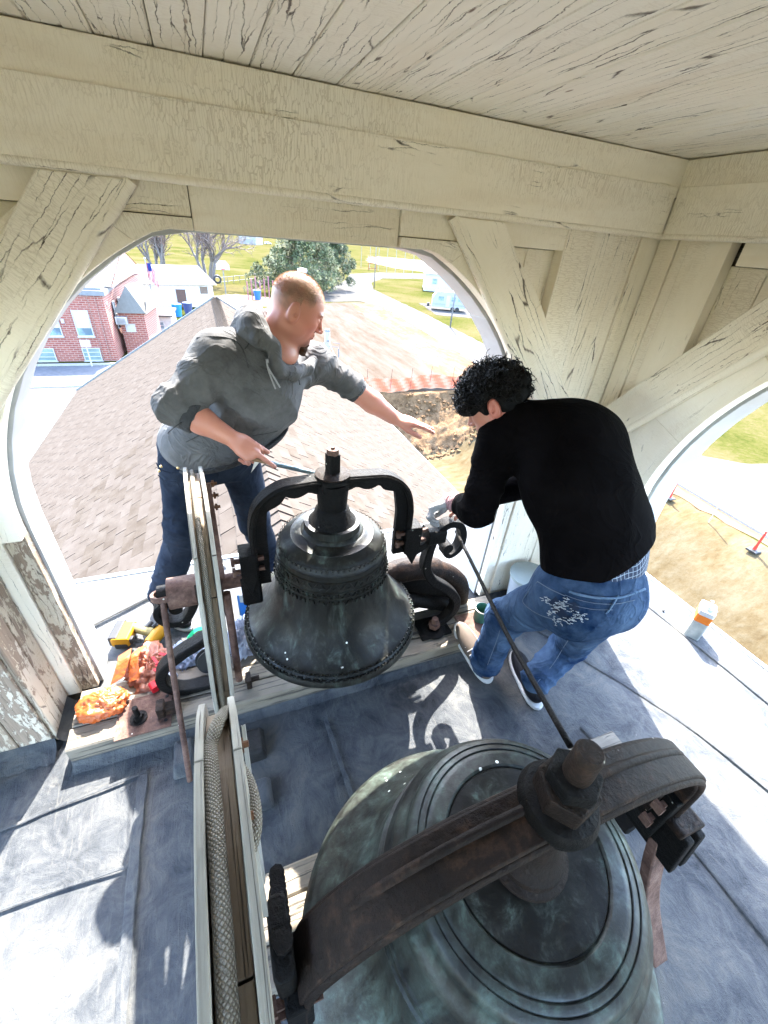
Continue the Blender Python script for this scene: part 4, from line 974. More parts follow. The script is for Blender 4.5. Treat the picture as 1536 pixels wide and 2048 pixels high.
# blue box
t = thing('carton', (.0, 1.74, 0), 'blue and white cardboard box standing between the far bell and the rope wheel', 'box')
Rb = Matrix.Rotation(-.28, 3, 'Z'); bc = Vector((.045, 1.74, .095)); BLU = m_noise('blue_carton', [(.35, (.004, .07, .30)), (.6, (.01, .14, .42))], 9, rough=.45, bs=0)
m = MB(); m.box(bc, (.16, .13, .19), Rb, u=2); m.build('box_body', BLU, t, bev=.002)
m = MB(); m.box(bc + Rb @ Vector((-.0815, 0, 0)), (.003, .131, .191), Rb, u=2); m.box(bc + Vector((0, 0, .0965)), (.161, .131, .003), Rb); m.build('white_panel', WHT, t)
m = MB(); m.box(bc + Rb @ Vector((-.04, -.0665, .072)), (.06, .002, .05), Rb); m.box(bc + Rb @ Vector((.02, -.0665, .083)), (.12, .002, .012), Rb); m.build('white_flap', WHT, t)
m = MB()
for k in range(7): m.box(bc + Rb @ Vector((-.028 + .013 * k, -.0668, .052)), (.008, .002, .009), Rb)
for k in range(12):
    a = k * math.pi / 6; m.box(bc + Rb @ Vector((.022 + .018 * math.cos(a), -.0668, .015 + .018 * math.sin(a))), (.007, .002, .007), Rb)
for k in range(3): m.box(bc + Rb @ Vector((-.03 + .02 * k, -.0668, -.03)), (.014, .002, .006), Rb)
m.build('printing', WHT, t)
# bucket and can by the right hand post
t = thing('bucket', (1.40, 1.40, 0), 'white plastic bucket with pale lid behind the man in jeans, against the post', 'bucket')
m = MB(); m.lathe([(.0, 0), (.085, 0), (.105, .26), (.108, .27), (.10, .27), (.0, .262)], (1.50, 1.315, .004), 32); m.build('bucket_body', m_plain('white_plastic_hard', (.32, .34, .38), .35), t, smooth='auto')
m = MB(); m.lathe([(.1, .262), (.112, .262), (.114, .282), (.10, .284), (0, .282)], (1.50, 1.315, .004), 32); m.build('lid', m_plain('white_lid', (.24, .27, .26), .4), t, smooth='auto')
m = MB()
for k in range(7): 
    a = math.radians(232 + 0); 
    m.box((1.50 + .0985 * math.cos(a), 1.315 + .0985 * math.sin(a), .10 + .018 * k), (.002, .07 - .02 * (k % 3 == 2), .005), Matrix.Rotation(a, 3, 'Z'))
m.build('printed_lines', m_plain('grey_print', (.45, .47, .52), .5), t)
t = thing('paint_can', (1.22, 1.28, .1), 'open green tin can standing on the timber beside the blue jeans', 'can')
m = MB(); m.lathe([(.0, 0), (.038, 0), (.040, .085), (.042, .088), (.040, .088), (.037, .083), (.036, .03), (0, .03)], (1.165, 1.245, .104), 28); m.build('can_body', m_plain('green_can', (.05, .13, .10), .4, .2), t, smooth='auto')
m = MB(); m.lathe([(.040, 0), (.0425, .001), (.0425, .005), (.040, .006)], (1.165, 1.245, .187), 28); m.build('can_rim', SIL, t, smooth='auto')
# solvent can near the edge of the deck
cx_, cy_ = 2.41, .865
t = thing('solvent_can', (cx_, cy_, 0), 'rectangular metal can with an orange band and white top near the edge of the deck', 'can')
Rc = Matrix.Rotation(.55, 3, 'Z')
m = MB(); m.box((cx_, cy_, .062), (.115, .075, .124), Rc, ch=.008, u=2); m.build('can_body', m_noise('tin', [(.35, (.15, .165, .165)), (.65, (.26, .27, .26))], 14, rough=.35, metal=.3, bs=.1), t, bev=.002)
m = MB(); m.box((cx_, cy_, .148), (.1155, .0755, .050), Rc, ch=.008, u=2); m.build('orange_band', m_plain('orange_print', (.32, .085, .012), .4), t)
m = MB(); m.box((cx_, cy_, .188), (.115, .075, .030), Rc, ch=.008, u=2); m.lathe([(.045, 0), (.04, .008), (0, .012)], (cx_, cy_, .203), 4, a0=.4, a1=.4 + 2 * math.pi); m.build('can_top', WHT, t, bev=.002)
m = MB(); m.lathe([(0.017, 0), (.018, .018), (.016, .021), (0, .022)], (cx_ - .02, cy_ - .01, .21), 16); m.build('cap', m_plain('grey_cap', (.35, .35, .35), .5), t, smooth='auto')
m = MB(); m.tube(bez([Vector((cx_ + .00, cy_, .212)), Vector((cx_ + .03, cy_ + .01, .232)), Vector((cx_ + .055, cy_ + .03, .212))], 5), .004, 6); m.build('handle', WHT, t, smooth=True)
m = MB(); m.tube([(2.385, 1.04, .004), (2.402, 1.047, .004)], .006, 6); tag(m.build('cigarette_butt', BLK), 'tiny dark scrap lying on the deck above the solvent can', 'scrap')

# ================================================================== CHURCH (shingled gable below the tower)
church = thing('church', (.32, 8.6, ZG), 'church hall with a tan shingled gable roof running away below the tower', 'church')
RX, RZ, HWR, SL = .32, -.075, 4.30, .625; Y0R, Y1R = 2.29, 15.0
roofm = []
m = MB()
for sg in (-1, 1):
    a = [(RX, RZ - .03), (RX + sg * HWR, RZ - .03 - HWR * SL), (RX + sg * HWR, RZ - .12 - HWR * SL), (RX, RZ - .12)]
    m.prism(a, (0, Y0R, 0), (1, 0, 0), (0, 0, 1), (0, 1, 0), 0, Y1R - Y0R)
roof_o = m.build('roof', m_plain('roof_felt', (.08, .07, .065), .9), church)
LS = math.hypot(HWR, HWR * SL); ex = .142; tw = .31; nrow = int(LS / ex)
th_ = math.atan(SL); cand = []
for sg in (-1, 1):
    for r_ in range(nrow + 1):
        s0 = LS - r_ * ex            # distance of the butt edge from the ridge
        y = Y0R - (r_ * .17 % tw)
        while y < Y1R:
            ya, yb = max(y, Y0R), min(y + tw, Y1R); y += tw
            if yb - ya > .04: cand.append((sg, s0, ya, yb))
def shvis(c):
    sg, s0, ya, yb = c; x = RX + sg * s0 * math.cos(th_); z = RZ - s0 * math.sin(th_); ym = (ya + yb) / 2
    v = RC.T @ (np.array([x, ym, z]) - CAM)
    if v[2] > -.1: return -1
    px = 768 + FPX * v[0] / -v[2]; py = 1024 - FPX * v[1] / -v[2]
    if not (0 < px < 1536 and 0 < py < 1200): return -1
    if 300 < px < 560 and 620 < py < 1150: return 0.0001
    return 1 / (v @ v) * (1.5 if sg < 0 else 1)
cand.sort(key=shvis, reverse=True)
rs = random.Random(11)
def shmesh(m, c, q):
    sg, s0, ya, yb = c
    u = Vector((sg * math.cos(th_), 0, -math.sin(th_))); n = Vector((sg * math.sin(th_), 0, math.cos(th_)))
    o = Vector((RX, 0, RZ - .028)); t_ = .011 + q * .006; s1 = max(0.0, s0 - ex * 1.25); g = .004; jit = q * .006
    A = [o + u * (s0 + jit) + n * .0, o + u * (s0 + jit) + n * t_, o + u * s1 + n * .003]
    vs = []
    for y in (ya + g, yb - g): vs += [p + Vector((0, y, 0)) for p in A]
    f = [[0, 3, 4, 1], [1, 4, 5, 2], [0, 1, 2], [3, 5, 4]]
    if sg < 0: f = [k[::-1] for k in f]
    L = yb - ya; uo = ya + rs.random() * 3; vo = s0
    m.add(vs, f, [[(uo, vo), (uo + L, vo), (uo + L, vo + .01), (uo, vo + .01)][::1 if sg > 0 else -1], [(uo, vo), (uo + L, vo), (uo + L, vo + .15), (uo, vo + .15)][::1 if sg > 0 else -1], [(uo, vo), (uo, vo + .01), (uo, vo + .15)], [(uo, vo), (uo, vo + .15), (uo, vo + .01)]])
for c in cand[:290]:
    m = MB(); shmesh(m, c, rs.random()); m.build('shingle', SHINGLE, roof_o)
m = MB()
for c in cand[290:]: shmesh(m, c, rs.random())
tag(m.build('shingles', SHINGLE, roof_o), kind='stuff')
m = MB(); y = Y0R
for y in np.arange(Y0R, Y1R - .1, .135):
    for sg in (-1, 1):
        u = Vector((sg * math.cos(th_), 0, -math.sin(th_))); n = Vector((0, 0, 1)); k = rs.uniform(-.003, .003)
        a = Vector((RX, y, RZ + .016)); b = Vector((RX, y + .17, RZ + .004))
        m.add([a + n * .005, a + u * (.15 + k) + n * .004, b + u * (.15 + k), b, a, a + u * (.15 + k)], [[0, 1, 2, 3] if sg > 0 else [3, 2, 1, 0], [0, 4, 5, 1] if sg > 0 else [1, 5, 4, 0]])
tag(m.build('ridge_caps', SHINGLE, roof_o), kind='stuff')
for sg in (-1, 1):
    m = MB(); xe = RX + sg * (HWR + .05); ze = RZ - .09 - (HWR + .05) * SL
    m.box((xe, (Y0R + Y1R) / 2, ze), (.11, Y1R - Y0R + .1, .10), u=1)
    m.build('gutter', m_plain('pale_gutter', (0.083, 0.103, 0.103), .4), church)
m = MB()
for sg in (-1, 1): m.beam((RX, Y1R + .02, RZ - .05), (RX + sg * HWR, Y1R + .02, RZ - .05 - HWR * SL), .03, .14)
m.build('rake_board', m_plain('white_rake', (0.126, 0.130, 0.126), .5), church)
m = MB()
for sx in (-1, 1): m.box((RX + sx * (HWR - .45), (Y0R + Y1R) / 2 - .1, (ZG - 2.9) / 2 - .05), (.25, Y1R - Y0R - .5, -ZG - 2.9), u=1)
gz = RZ - .12 - (HWR - .45) * SL
m.add([(RX - HWR + .45, Y1R - .3, ZG), (RX + HWR - .45, Y1R - .3, ZG), (RX + HWR - .45, Y1R - .3, gz), (RX, Y1R - .3, RZ - .15), (RX - HWR + .45, Y1R - .3, gz)], [[4, 3, 2, 1, 0]])
m.build('wall', m_plain('church_wall', (0.253, 0.248, 0.23), .8), church)

# ================================================================== TOWN
def window(parent, x0, x1, z0, z1, y, ny=-1, rows=2, blind=0.0, fr=.06, frm=None, axis='x', glass=None):
    """window on a wall; axis x: wall plane y=const, facing ny"""
    frm = frm or WHT; glass = glass or GLASS
    def B(a0, a1, b0, b1, d0, d1):
        m_ = ((a0 + a1) / 2, y + ny * (d0 + d1) / 2, (b0 + b1) / 2); s_ = (a1 - a0, abs(d1 - d0), b1 - b0)
        if axis == 'y': return ((m_[1], m_[0], m_[2]), (s_[1], s_[0], s_[2]))
        return (m_, s_)
    m = MB()
    for a0, a1, b0, b1 in ((x0, x0 + fr, z0, z1), (x1 - fr, x1, z0, z1), (x0 + fr, x1 - fr, z1 - fr, z1), (x0 + fr, x1 - fr, z0, z0 + fr)): m.box(*B(a0, a1, b0, b1, .0, .08))
    for k in range(1, rows): zz_ = z0 + (z1 - z0) * k / rows; m.box(*B(x0 + fr, x1 - fr, zz_ - fr * .4, zz_ + fr * .4, 0, .06))
    f = m.build('window', frm, parent)
    m = MB(); m.box(*B(x0 + fr, x1 - fr, z0 + fr, z1 - fr, .005, .02)); m.build('pane', glass, f)
    if blind: 
        m = MB(); m.box(*B(x0 + fr, x1 - fr, z0 + (z1 - z0) * (1 - blind), z1 - fr, .022, .035)); m.build('blind', m_plain('cream_blind', (0.276, 0.258, 0.202), .8), f)
    m = MB(); m.box(*B(x0 - .05, x1 + .05, z0 - .08, z0 - .002, 0, .12)); m.build('sill', frm, f)
GLASS = m_noise('window_glass', [(.4, (.05, .08, .10)), (.65, (.16, .24, .27))], .8, rough=.15, bs=0, spec=.8)
FOG = m_noise('greenish_glass', [(.4, (.10, .14, .14)), (.65, (.16, .21, .20))], .8, rough=.2, bs=0, spec=.6)
def bmb(name, pts, z0, z1, mat, parent, uvk=1.0):
    m = MB(); n = len(pts); L = 0
    for i in range(n):
        a, b = pts[i], pts[(i + 1) % n]; l = math.dist(a, b)
        m.add([(a[0], a[1], z0), (b[0], b[1], z0), (b[0], b[1], z1), (a[0], a[1], z1)], [[0, 1, 2, 3]], [[(L, z0), (L + l, z0), (L + l, z1), (L, z1)]]); L += l
    m.add([(p[0], p[1], z1) for p in pts], [list(range(n))]); return m.build(name, mat, parent)
school = thing('school', (-15, 46, ZG), 'two storey red brick school with white windows and a pale roof at the left', 'school')
XR, YF, ZT = -7.0, 39.5, -3.35
bmb('wall', [(-34, YF), (XR, YF), (XR + .9, 58), (-34, 58)], ZG, ZT, BRICK, school)
m = MB(); m.box((-20.5, 45.0, ZT + .17), (27.4, 11.3, .33)); m.box((-20.3, 45.0, ZT + .42), (26.6, 10.7, .16)); m.build('roof', m_plain('white_parapet', (0.109, 0.111, 0.116), .6), school)
m = MB(); gy = 47.5; 
m.add([(-30, 41.2, ZT + .45), (XR + .45, 41.2, ZT + .45), (XR + 1.1, 57.5, ZT + .45), (-30, 57.5, ZT + .45), (-28, 49.5, ZT + 3.0), (XR + .7, 49.5, ZT + 2.6)], [[0, 1, 5, 4], [2, 3, 4, 5], [3, 0, 4]]); m.build('roof', m_plain('pale_metal_roof', (0.067, 0.066, 0.062), .5), school)
m = MB(); m.add([(XR + .46, 41.3, ZT + .35), (XR + 1.1, 57.4, ZT + .35), (XR + .71, 49.5, ZT + 2.5)], [[0, 1, 2]]); m.build('wall', BRICK, school)
for px_ in (-8.95, -10.95, -15.0, -17.2, -21.5):
    window(school, px_ - .30, px_ + .95 - .2, -6.15, -4.35, YF, rows=2, blind=.68)
for px_ in (-8.75, -11.75, -15.4, -19.0): window(school, px_ - .55, px_ + .65, -7.95, -7.0, YF, rows=3, glass=FOG)
for k, (x_, y_) in enumerate(((XR + .18, 42.0), (XR + .30, 44.0))): window(school, y_ - .35, y_ + .35, -5.9, -4.0, x_, ny=1, rows=2, axis='y')
m = MB()
for x_ in (-7.5, -8.0): m.box((x_, YF - .02, -5.6), (.03, .05, 4.6), u=2)
m.build('pilaster_joint', BRICK, school)
m = MB(); m.box((-9.95, YF - .05, -5.1), (.18, .1, .3)); m.box((-7.2, 40.2, -3.95), (.6, .3, .2)); m.build('wall_box', WHT, school)
ac = thing('air_conditioner', (XR + .55, 42.6, -5.6), 'white air conditioning unit hung on the side wall of the brick school', 'air conditioner')
m = MB(); m.box((XR + .62, 41.3, -5.3), (.8, .8, .55), ch=.03); m.build('casing', WHT, ac); m = MB()
for k in range(5): m.box((XR + .62, 40.89, -5.5 + .09 * k), (.6, .02, .03))
m.build('grille', BLK, ac)
# entrance wing
wing = thing('entrance_wing', (-5.2, 44, ZG), 'small brick entrance wing with pale gabled roof on the side of the school', 'entrance wing')
bmb('wall', [(-6.55, 41.4), (-4.75, 41.4), (-4.1, 46.0), (-6.2, 46.0)], ZG, -4.75, BRICK, wing)
m = MB(); zE, zR = -4.75, -3.0
m.add([(-6.8, 41.1, zE), (-4.55, 41.1, zE), (-3.75, 46.2, zE + .1), (-6.0, 46.2, zE + .1), (-5.7, 42.2, zR + .1), (-5.0, 45.4, zR + .1)], [[0, 1, 4], [1, 2, 5, 4], [2, 3, 5], [3, 0, 4, 5]]); m.build('roof', m_plain('cream_roof', (0.083, 0.080, 0.070), .7), wing)
m = MB(); m.add([(-4.5, 41.05, zE + .02), (-3.7, 46.25, zE + .12), (-4.35, 43.7, zR + .05), (-4.58, 41.05, zE - .1), (-3.78, 46.25, zE)], [[0, 1, 2], [0, 3, 4, 1]]); m.build('white_gable', WHT, wing)
m = MB(); m.box((-5.9, 41.37, -5.9), (.7, .05, .6)); m.build('window', WHT, wing)
# pink-grey shed behind
shed = thing('shed', (-4.5, 51, ZG), 'low pale pinkish building with one window between brick school and long white house', 'shed')
bmb('wall', [(-6.2, 49.6), (-3.35, 49.6), (-3.1, 54), (-6.0, 54)], ZG, -6.35, m_plain('pink_grey_siding', (0.302, 0.259, 0.238), .8), shed)
m = MB(); m.box((-4.7, 51.8, -6.25), (3.3, 4.9, .14), Matrix.Rotation(-.05, 3, 'Z')); m.build('roof', m_plain('shed_roof', (0.066, 0.058, 0.053), .8), shed)
window(shed, -5.0, -4.05, -7.5, -6.8, 49.6, rows=2)
# long white house
lh = thing('long_house', (-2.5, 69, ZG), 'long white single storey house with grey roof, brown door and small windows', 'house')
YH = 66.5
bmb('wall', [(-8.2, YH), (1.3, YH + 1.4), (.7, YH + 8), (-8.8, YH + 7)], ZG, -5.25, m_plain('white_siding2', (0.446, 0.439, 0.410), .7), lh)
m = MB(); m.add([(-8.8, YH - .6, -5.35), (1.9, YH + .8, -5.2), (1.2, YH + 9, -5.2), (-9.4, YH + 8, -5.3), (-8.6, YH + 3.6, -3.5), (-.2, YH + 4.6, -3.35)], [[0, 1, 5, 4], [1, 2, 5], [2, 3, 4, 5], [3, 0, 4]]); m.build('roof', m_noise('grey_roof', [(.35, (.045, .048, .05)), (.6, (.065, .068, .07)), (.75, (.09, .09, .089))], .6, bs=0), lh)
m = MB(); m.box((-2.75, YH + .74, -6.95), (1.15, .14, 2.1), Matrix.Rotation(.146, 3, 'Z')); m.build('door', m_plain('brown_door', (.08, .05, .04), .6), lh)
for x_ in (-7.6, -6.85, -4.75): 
    m = MB(); m.box((x_, YH + .08 + (x_ + 8.2) * .147, -6.35), (.62 if x_ > -7 else .4, .12, .55), Matrix.Rotation(.146, 3, 'Z')); m.build('window', GLASS, lh)
m = MB(); m.box((.15, YH + 1.20, -5.95), (.95, .12, .85), Matrix.Rotation(.146, 3, 'Z')); m.build('window', m_plain('brown_window', (.12, .09, .07), .4), lh)
# tyre-like drum vent by its roof end, hoop, barrels
t = thing('tyre', (2.0, 70, ZG), 'black tyre hung at the roof corner of the long white house', 'tyre')
m = MB(); m.lathe([(.30, -.12), (.52, -.10), (.56, 0), (.52, .10), (.30, .12)], (2.1, 69.5, -4.75), 24, axis=(.1, -1, .1), close=True); m.build('rubber', BLK, t, smooth='auto')
t = thing('basketball_hoop', (3.45, 80.6, ZG), 'white basketball backboard on a dark pole beyond the long house', 'basketball hoop')
m = MB(); m.tube([(3.45, 80.6, ZG), (3.45, 80.6, ZG + 4.4)], .09, 8); m.build('pole', m_plain('dark_pole', (.12, .12, .12)), t)
m = MB(); m.prism([(-1.0, 0), (1.0, 0), (1.0, .7), (.5, 1.25), (-.5, 1.25), (-1.0, .7)], (3.45, 80.4, ZG + 3.6), (1, 0, 0), (0, 0, 1), (0, -1, 0), 0, .08); m.build('backboard', WHT, t)
m = MB(); m.tube([(3.45 + .28 * math.cos(a), 80.0 + .28 * math.sin(a), ZG + 3.7) for a in np.linspace(0, 6.28, 12)], .03, 5); m.build('rim', RED, t)
for k, (x_, y_, c_, lb) in enumerate(((-3.2, 60.2, (.02, .14, .55), 'blue rubbish bin beside the pinkish shed'), (-2.0, 61.5, (.04, .05, .10), 'dark rubbish bin right of the blue one by the shed'), (8.0, 76.5, (.03, .10, .42), 'blue drum on the playground left of the shaved head'))):
    t = thing('rubbish_bin', (x_, y_, ZG), lb, 'bin')
    m = MB(); m.lathe([(0, 0), (.42, 0), (.55, 1.25), (0, 1.25)], (x_, y_, ZG), 12); m.build('bin_body', m_plain('bin_col%d' % k, c_, .5), t, smooth='auto')
    m = MB(); m.lathe([(.58, 1.25), (.58, 1.35), (0, 1.42)], (x_, y_, ZG), 12); m.build('lid', m_plain('bin_lid%d' % k, tuple(q * 1.3 for q in c_), .5), t, smooth='auto')
# small white sign before the school
t = thing('sign_post', (-8.7, 37.9, ZG), 'white sign on a thin white post in front of the school window', 'sign')
m = MB(); m.tube([(-8.61, 37.99, ZG), (-8.61, 37.99, ZG + 1.7)], .05, 6); m.build('post', WHT, t); m = MB(); m.box((-8.61, 37.95, ZG + 1.65), (.62, .04, .5)); m.build('panel', m_plain('sign_panel', (0.285, 0.322, 0.313), .5), t)
# flag
t = thing('flag', (-5.3, 57.4, ZG), 'striped red and white flag with blue corner hanging from a tall pole', 'flag')
m = MB(); m.tube([(-5.3, 57.4, ZG), (-5.3, 57.4, -2.0)], .06, 8); m.tube([(-5.3, 57.4, -2.0), (-5.3, 57.4, -1.88)], .12, 8); m.build('pole', m_plain('flag_pole', (0.207, 0.212, 0.221), .3, .5), t)
for k in range(7):
    for c_i in range(1):
        pass
RS = [m_plain('flag_red', (0.302, 0.014, 0.022), .7), m_plain('flag_white', (0.360, 0.360, 0.360), .7), m_plain('flag_blue', (0.009, 0.018, 0.101), .7)]
for k in range(13):
    m = MB(); xa = -5.24 + k * .062; z0_ = -2.3 - .12 * k * .5; m.ribbon(bez([(xa + .02 * math.sin(q + k), 57.38 + .05 * math.sin(q * 1.7 + k), z0_ - q * .42) for q in range(5)], 4), .064, .01, (1, .3 * math.sin(k), 0)); m.build('stripe', RS[k % 2], t)
m = MB(); m.box((-5.0, 57.33, -2.75), (.36, .03, .75)); m.build('canton', RS[2], t)

# ------------------------------------------------------------------ utility pole, street lamps, fences
WOODP = m_wood('pole_wood', (.16, .14, .12), (.30, .27, .23), crk=.3)
t = thing('utility_pole', (6.1, 24, ZG), 'grey wooden utility pole with wires behind the shingled roof', 'utility pole')
m = MB(); m.tube([(6.08, 24, ZG), (6.08, 24, -2.75)], [.17, .15], 12); m.build('pole', WOODP, t, smooth='auto')
m = MB(); m.lathe([(0, 0), (.15, 0), (.13, .12), (0, .16)], (6.08, 24, -2.75), 12); m.build('pole_cap', m_plain('pole_cap', (.12, .12, .13)), t)
m = MB(); m.tube([(6.1, 23.9, -3.5), (6.75, 23.9, -3.55), (6.75, 23.9, -3.35), (6.4, 23.9, -3.3)], .02, 5); m.tube([(6.7, 23.9, -3.6), (6.72, 23.9, -4.1)], .04, 6); m.tube([(6.02, 23.85, -3.2), (6.14, 23.85, -3.2)], .05, 6); m.build('bracket', m_plain('bracket_grey', (0.115, 0.115, 0.12)), t)
m = MB(); m.tube(bez([(6.2, 23.9, -3.4), (5.9, 18.5, -4.4), (5.0, 11.2, -2.95)], 8), .012, 4); m.tube(bez([(6.0, 23.9, -3.2), (3.2, 20, -3.9), (-2, 15.5, -4.2)], 8), .012, 4); m.build('wire', m_plain('wire', (.15, .15, .15)), t)
def lamp(x, y, top, arm, dx, label):
    t = thing('street_lamp', (x, y, ZG), label, 'street lamp', 'street lamps along the roads')
    m = MB(); m.tube([(x, y, ZG), (x, y, top)], [.11, .07], 8); m.build('pole', m_plain('lamp_pole', (0.101, 0.101, 0.106)), t, smooth=True)
    if arm:
        m = MB(); P = bez([(x, y, top - .4), (x + dx * .5, y, top + .25), (x + dx, y, top + .4)], 5); m.tube(P, .05, 6); m.build('arm', m_plain('lamp_arm', (0.138, 0.138, 0.143)), t, smooth=True)
        m = MB(); m.lathe([(0, 0), (.22, .05), (.26, .4), (.14, .8), (0, .85)], (x + dx - .1, y, top + .40), 12, axis=(1, 0, .12)); m.build('lamp_head', WHT, t, smooth=True)
lamp(31.5, 55.2, -.6, False, 0, 'thin dark lamp pole on the grass strip in front of the white trailer')
lamp(36.9, 102.2, 1.0, False, 0, 'tall thin pole beside the bend of the road at the sports field')
pL = ay(566, 550, 40); pH = ay(598, 545, 40); lamp(pL.x, 40, pL.z - .1, True, 1.3, 'street lamp arm rising just behind the shaved head of the man')
# backstop and tall netting poles at the ball field
t = thing('backstop', (47, 130, ZG), 'rust red frame of a backstop at the edge of the sports field', 'backstop')
p = az(737, 540, ZG); q = az(752, 541, ZG); m = MB()
for a_, b_ in (((p.x, p.y, ZG), (p.x, p.y, ZG + 4)), ((q.x, q.y, ZG), (q.x, q.y, ZG + 4)), ((p.x, p.y, ZG + 4), (q.x, q.y, ZG + 4)), ((p.x, p.y, ZG + 2), (q.x, q.y, ZG + 2)), ((p.x, p.y, ZG + .6), (q.x, q.y, ZG + .6))): m.tube([a_, b_], .10, 5)
m.build('frame', m_plain('rust_red', (0.184, 0.055, 0.028)), t)
t = thing('field_fence', (60, 150, ZG), 'tall thin netting posts round the sports field', 'fence')
for k in range(7):
    p = az(722 + 17 * k, 535 + 3.2 * k, ZG); m = MB(); m.tube([p, p + Vector((0, 0, 9))], .07, 4); m.build('post', m_plain('thin_post', (0.161, 0.161, 0.166)), t)
t = thing('chain_fence', (10, 95, ZG), 'low rail fence across the grass behind the playground', 'fence')
a0 = az(400, 575, ZG); a1 = az(560, 556, ZG)
for k in range(15):
    p = a0.lerp(a1, k / 14); m = MB(); m.tube([p, p + Vector((0, 0, 1.3))], .05, 5); m.build('post', m_plain('fence_grey', (0.129, 0.124, 0.115)), t)
m = MB()
for h in (.5, 1.25): m.tube([a0 + Vector((0, 0, h)), a1 + Vector((0, 0, h))], .04, 4)
m.build('rail', m_plain('fence_rail', (0.156, 0.152, 0.143)), t)
pf = thing('playground_fence', (8, 77, ZG), 'row of dark red posts at the playground left of the shaved head', 'fence')
for k in range(8):
    p = az(497 + 8.4 * k, 600 - k * .6, ZG); m = MB(); m.tube([p, p + Vector((0, 0, 2.6 + .3 * (k % 3)))], .09, 6); m.build('post', m_plain('post_purple', (.20, .08, .10)), pf)
# orange safety fence along the pit
sf = thing('safety_fence', (12, 29.3, ZG), 'orange plastic safety fence on thin stakes along the top of the pit', 'safety fence')
M_ = NT('orange_mesh'); v_ = M_.coord('UV', (1, 1, 1), jitter=False); n_ = M_.noise(v_, 2.2, 4)
ORM = M_.out(M_.mix(n_, (.48, .085, .035), (.48, .18, .11)), .6)
xs_ = [5.0 + .9 * k for k in range(19)]; yo = 29.35
fy = lambda x: yo + .30 * math.sin(x * .9) ; fh = lambda x: 1.02 + .05 * math.sin(x * 1.3) - .05 * abs(math.sin(x * 2.1))
m = MB(); N = 120
vs = []; uvv = []
for k in range(N + 1):
    x_ = 5.0 + 16.2 * k / N
    for q in range(5): vs.append((x_, fy(x_) + .10 * math.sin(x_ * 5 + q), ZG + .05 + fh(x_) * q / 4))
fs = [[k * 5 + q, k * 5 + 5 + q, k * 5 + 6 + q, k * 5 + 1 + q] for k in range(N) for q in range(4)]
uv = [[(k * .13, q * .3), (k * .13 + .13, q * .3), (k * .13 + .13, q * .3 + .3), (k * .13, q * .3 + .3)] for k in range(N) for q in range(4)]
m.add(vs, fs, uv); m.build('mesh', ORM, sf)
for x_ in xs_[::2]: m = MB(); m.tube([(x_, fy(x_) - .05, ZG - .1), (x_ + .05, fy(x_) - .05, ZG + 1.75)], .022, 5); m.build('stake', m_plain('stake_dark', (.12, .07, .05)), sf)
# delineators and a stake near the kerb
def cone(px, py, label):
    p = az(px, py, ZG); p.z = ZG
    t = thing('traffic_delineator', (p.x, p.y, ZG), label, 'traffic cone', 'traffic delineators beside the kerb')
    m = MB(); m.box((p.x, p.y, ZG + .04), (.42, .42, .07), ch=.03); m.build('rubber_base', BLK, t)
    m = MB(); m.lathe([(0.075, .0), (.05, .2), (.042, .85), (.03, .90), (0, .90)], (p.x, p.y, ZG + .1), 12); m.build('post', m_plain('delineator_orange', (0.322, 0.028, 0.018), .5), t, smooth='auto')
cone(1338, 997, 'orange delineator post on the clay, nearer the arch edge at upper right'); cone(1506, 1102, 'orange delineator post on the clay at the right edge of the photo')
p = az(1417, 1045, ZG); m = MB(); m.tube([p, p + Vector((.0, .0, 1.5))], .025, 5); tag(m.build('survey_stake', m_plain('stake', (.25, .2, .15))), 'thin wooden survey stake standing between the two orange delineators', 'stake')
# trailer, houses, cars
def trailer():
    a = az(862, 618, ZG); b = az(928, 624, ZG); d = (b - a); L = d.length; d.normalize(); n = Vector((d.y, -d.x, 0)); t = thing('travel_trailer', ((a + b) / 2), 'white travel trailer parked on the pale driveway in front of the blue-grey house', 'trailer')
    R = Matrix((d, -n, Vector((0, 0, 1)))).transposed(); c = (a + b) / 2
    m = MB(); o = [(-L / 2, .55), (L / 2, .5), (L / 2, 2.5), (L / 2 - .5, 2.95), (-L / 2 + .7, 2.95), (-L / 2, 2.0)]
    m.prism(o, c + n * 1.2, d, (0, 0, 1), -n, 0, 2.4); m.build('body', m_plain('trailer_white', (0.194, 0.199, 0.207), .4), t)
    m = MB(); m.box(c + n * 1.22 + Vector((0, 0, 1.05)), (L * .96, .02, .25), R); m.build('stripe', m_plain('trailer_stripe', (0.161, 0.175, 0.207)), t)
    for k, s_ in ((-.25, .9), (.12, .7), (.33, .9)): m = MB(); m.box(c + d * (k * L) + n * 1.22 + Vector((0, 0, 1.9)), (s_, .04, .6), R); m.build('window', GLASS, t)
    m = MB(); m.box(c + d * (-.04 * L) + n * 1.22 + Vector((0, 0, 1.55)), (.65, .04, 1.7), R); m.build('door', m_plain('trailer_door', (0.253, 0.258, 0.267)), t)
    for k in (.12, .26): m = MB(); m.lathe([(0, -.12), (.36, -.12), (.38, 0), (.36, .12), (0, .12)], c + d * (k * L) + n * 1.1 + Vector((0, 0, .38)), 16, axis=n); m.build('wheel', BLK, t)
    m = MB(); m.beam(c - d * (L / 2) + Vector((0, 0, .5)), c - d * (L / 2 + 1.2) + Vector((0, 0, .45)), .12, .1); m.box(c - d * (L / 2 + .6) + Vector((0, 0, .7)), (.4, .5, .5), R); m.build('hitch', BLK, t)
trailer()
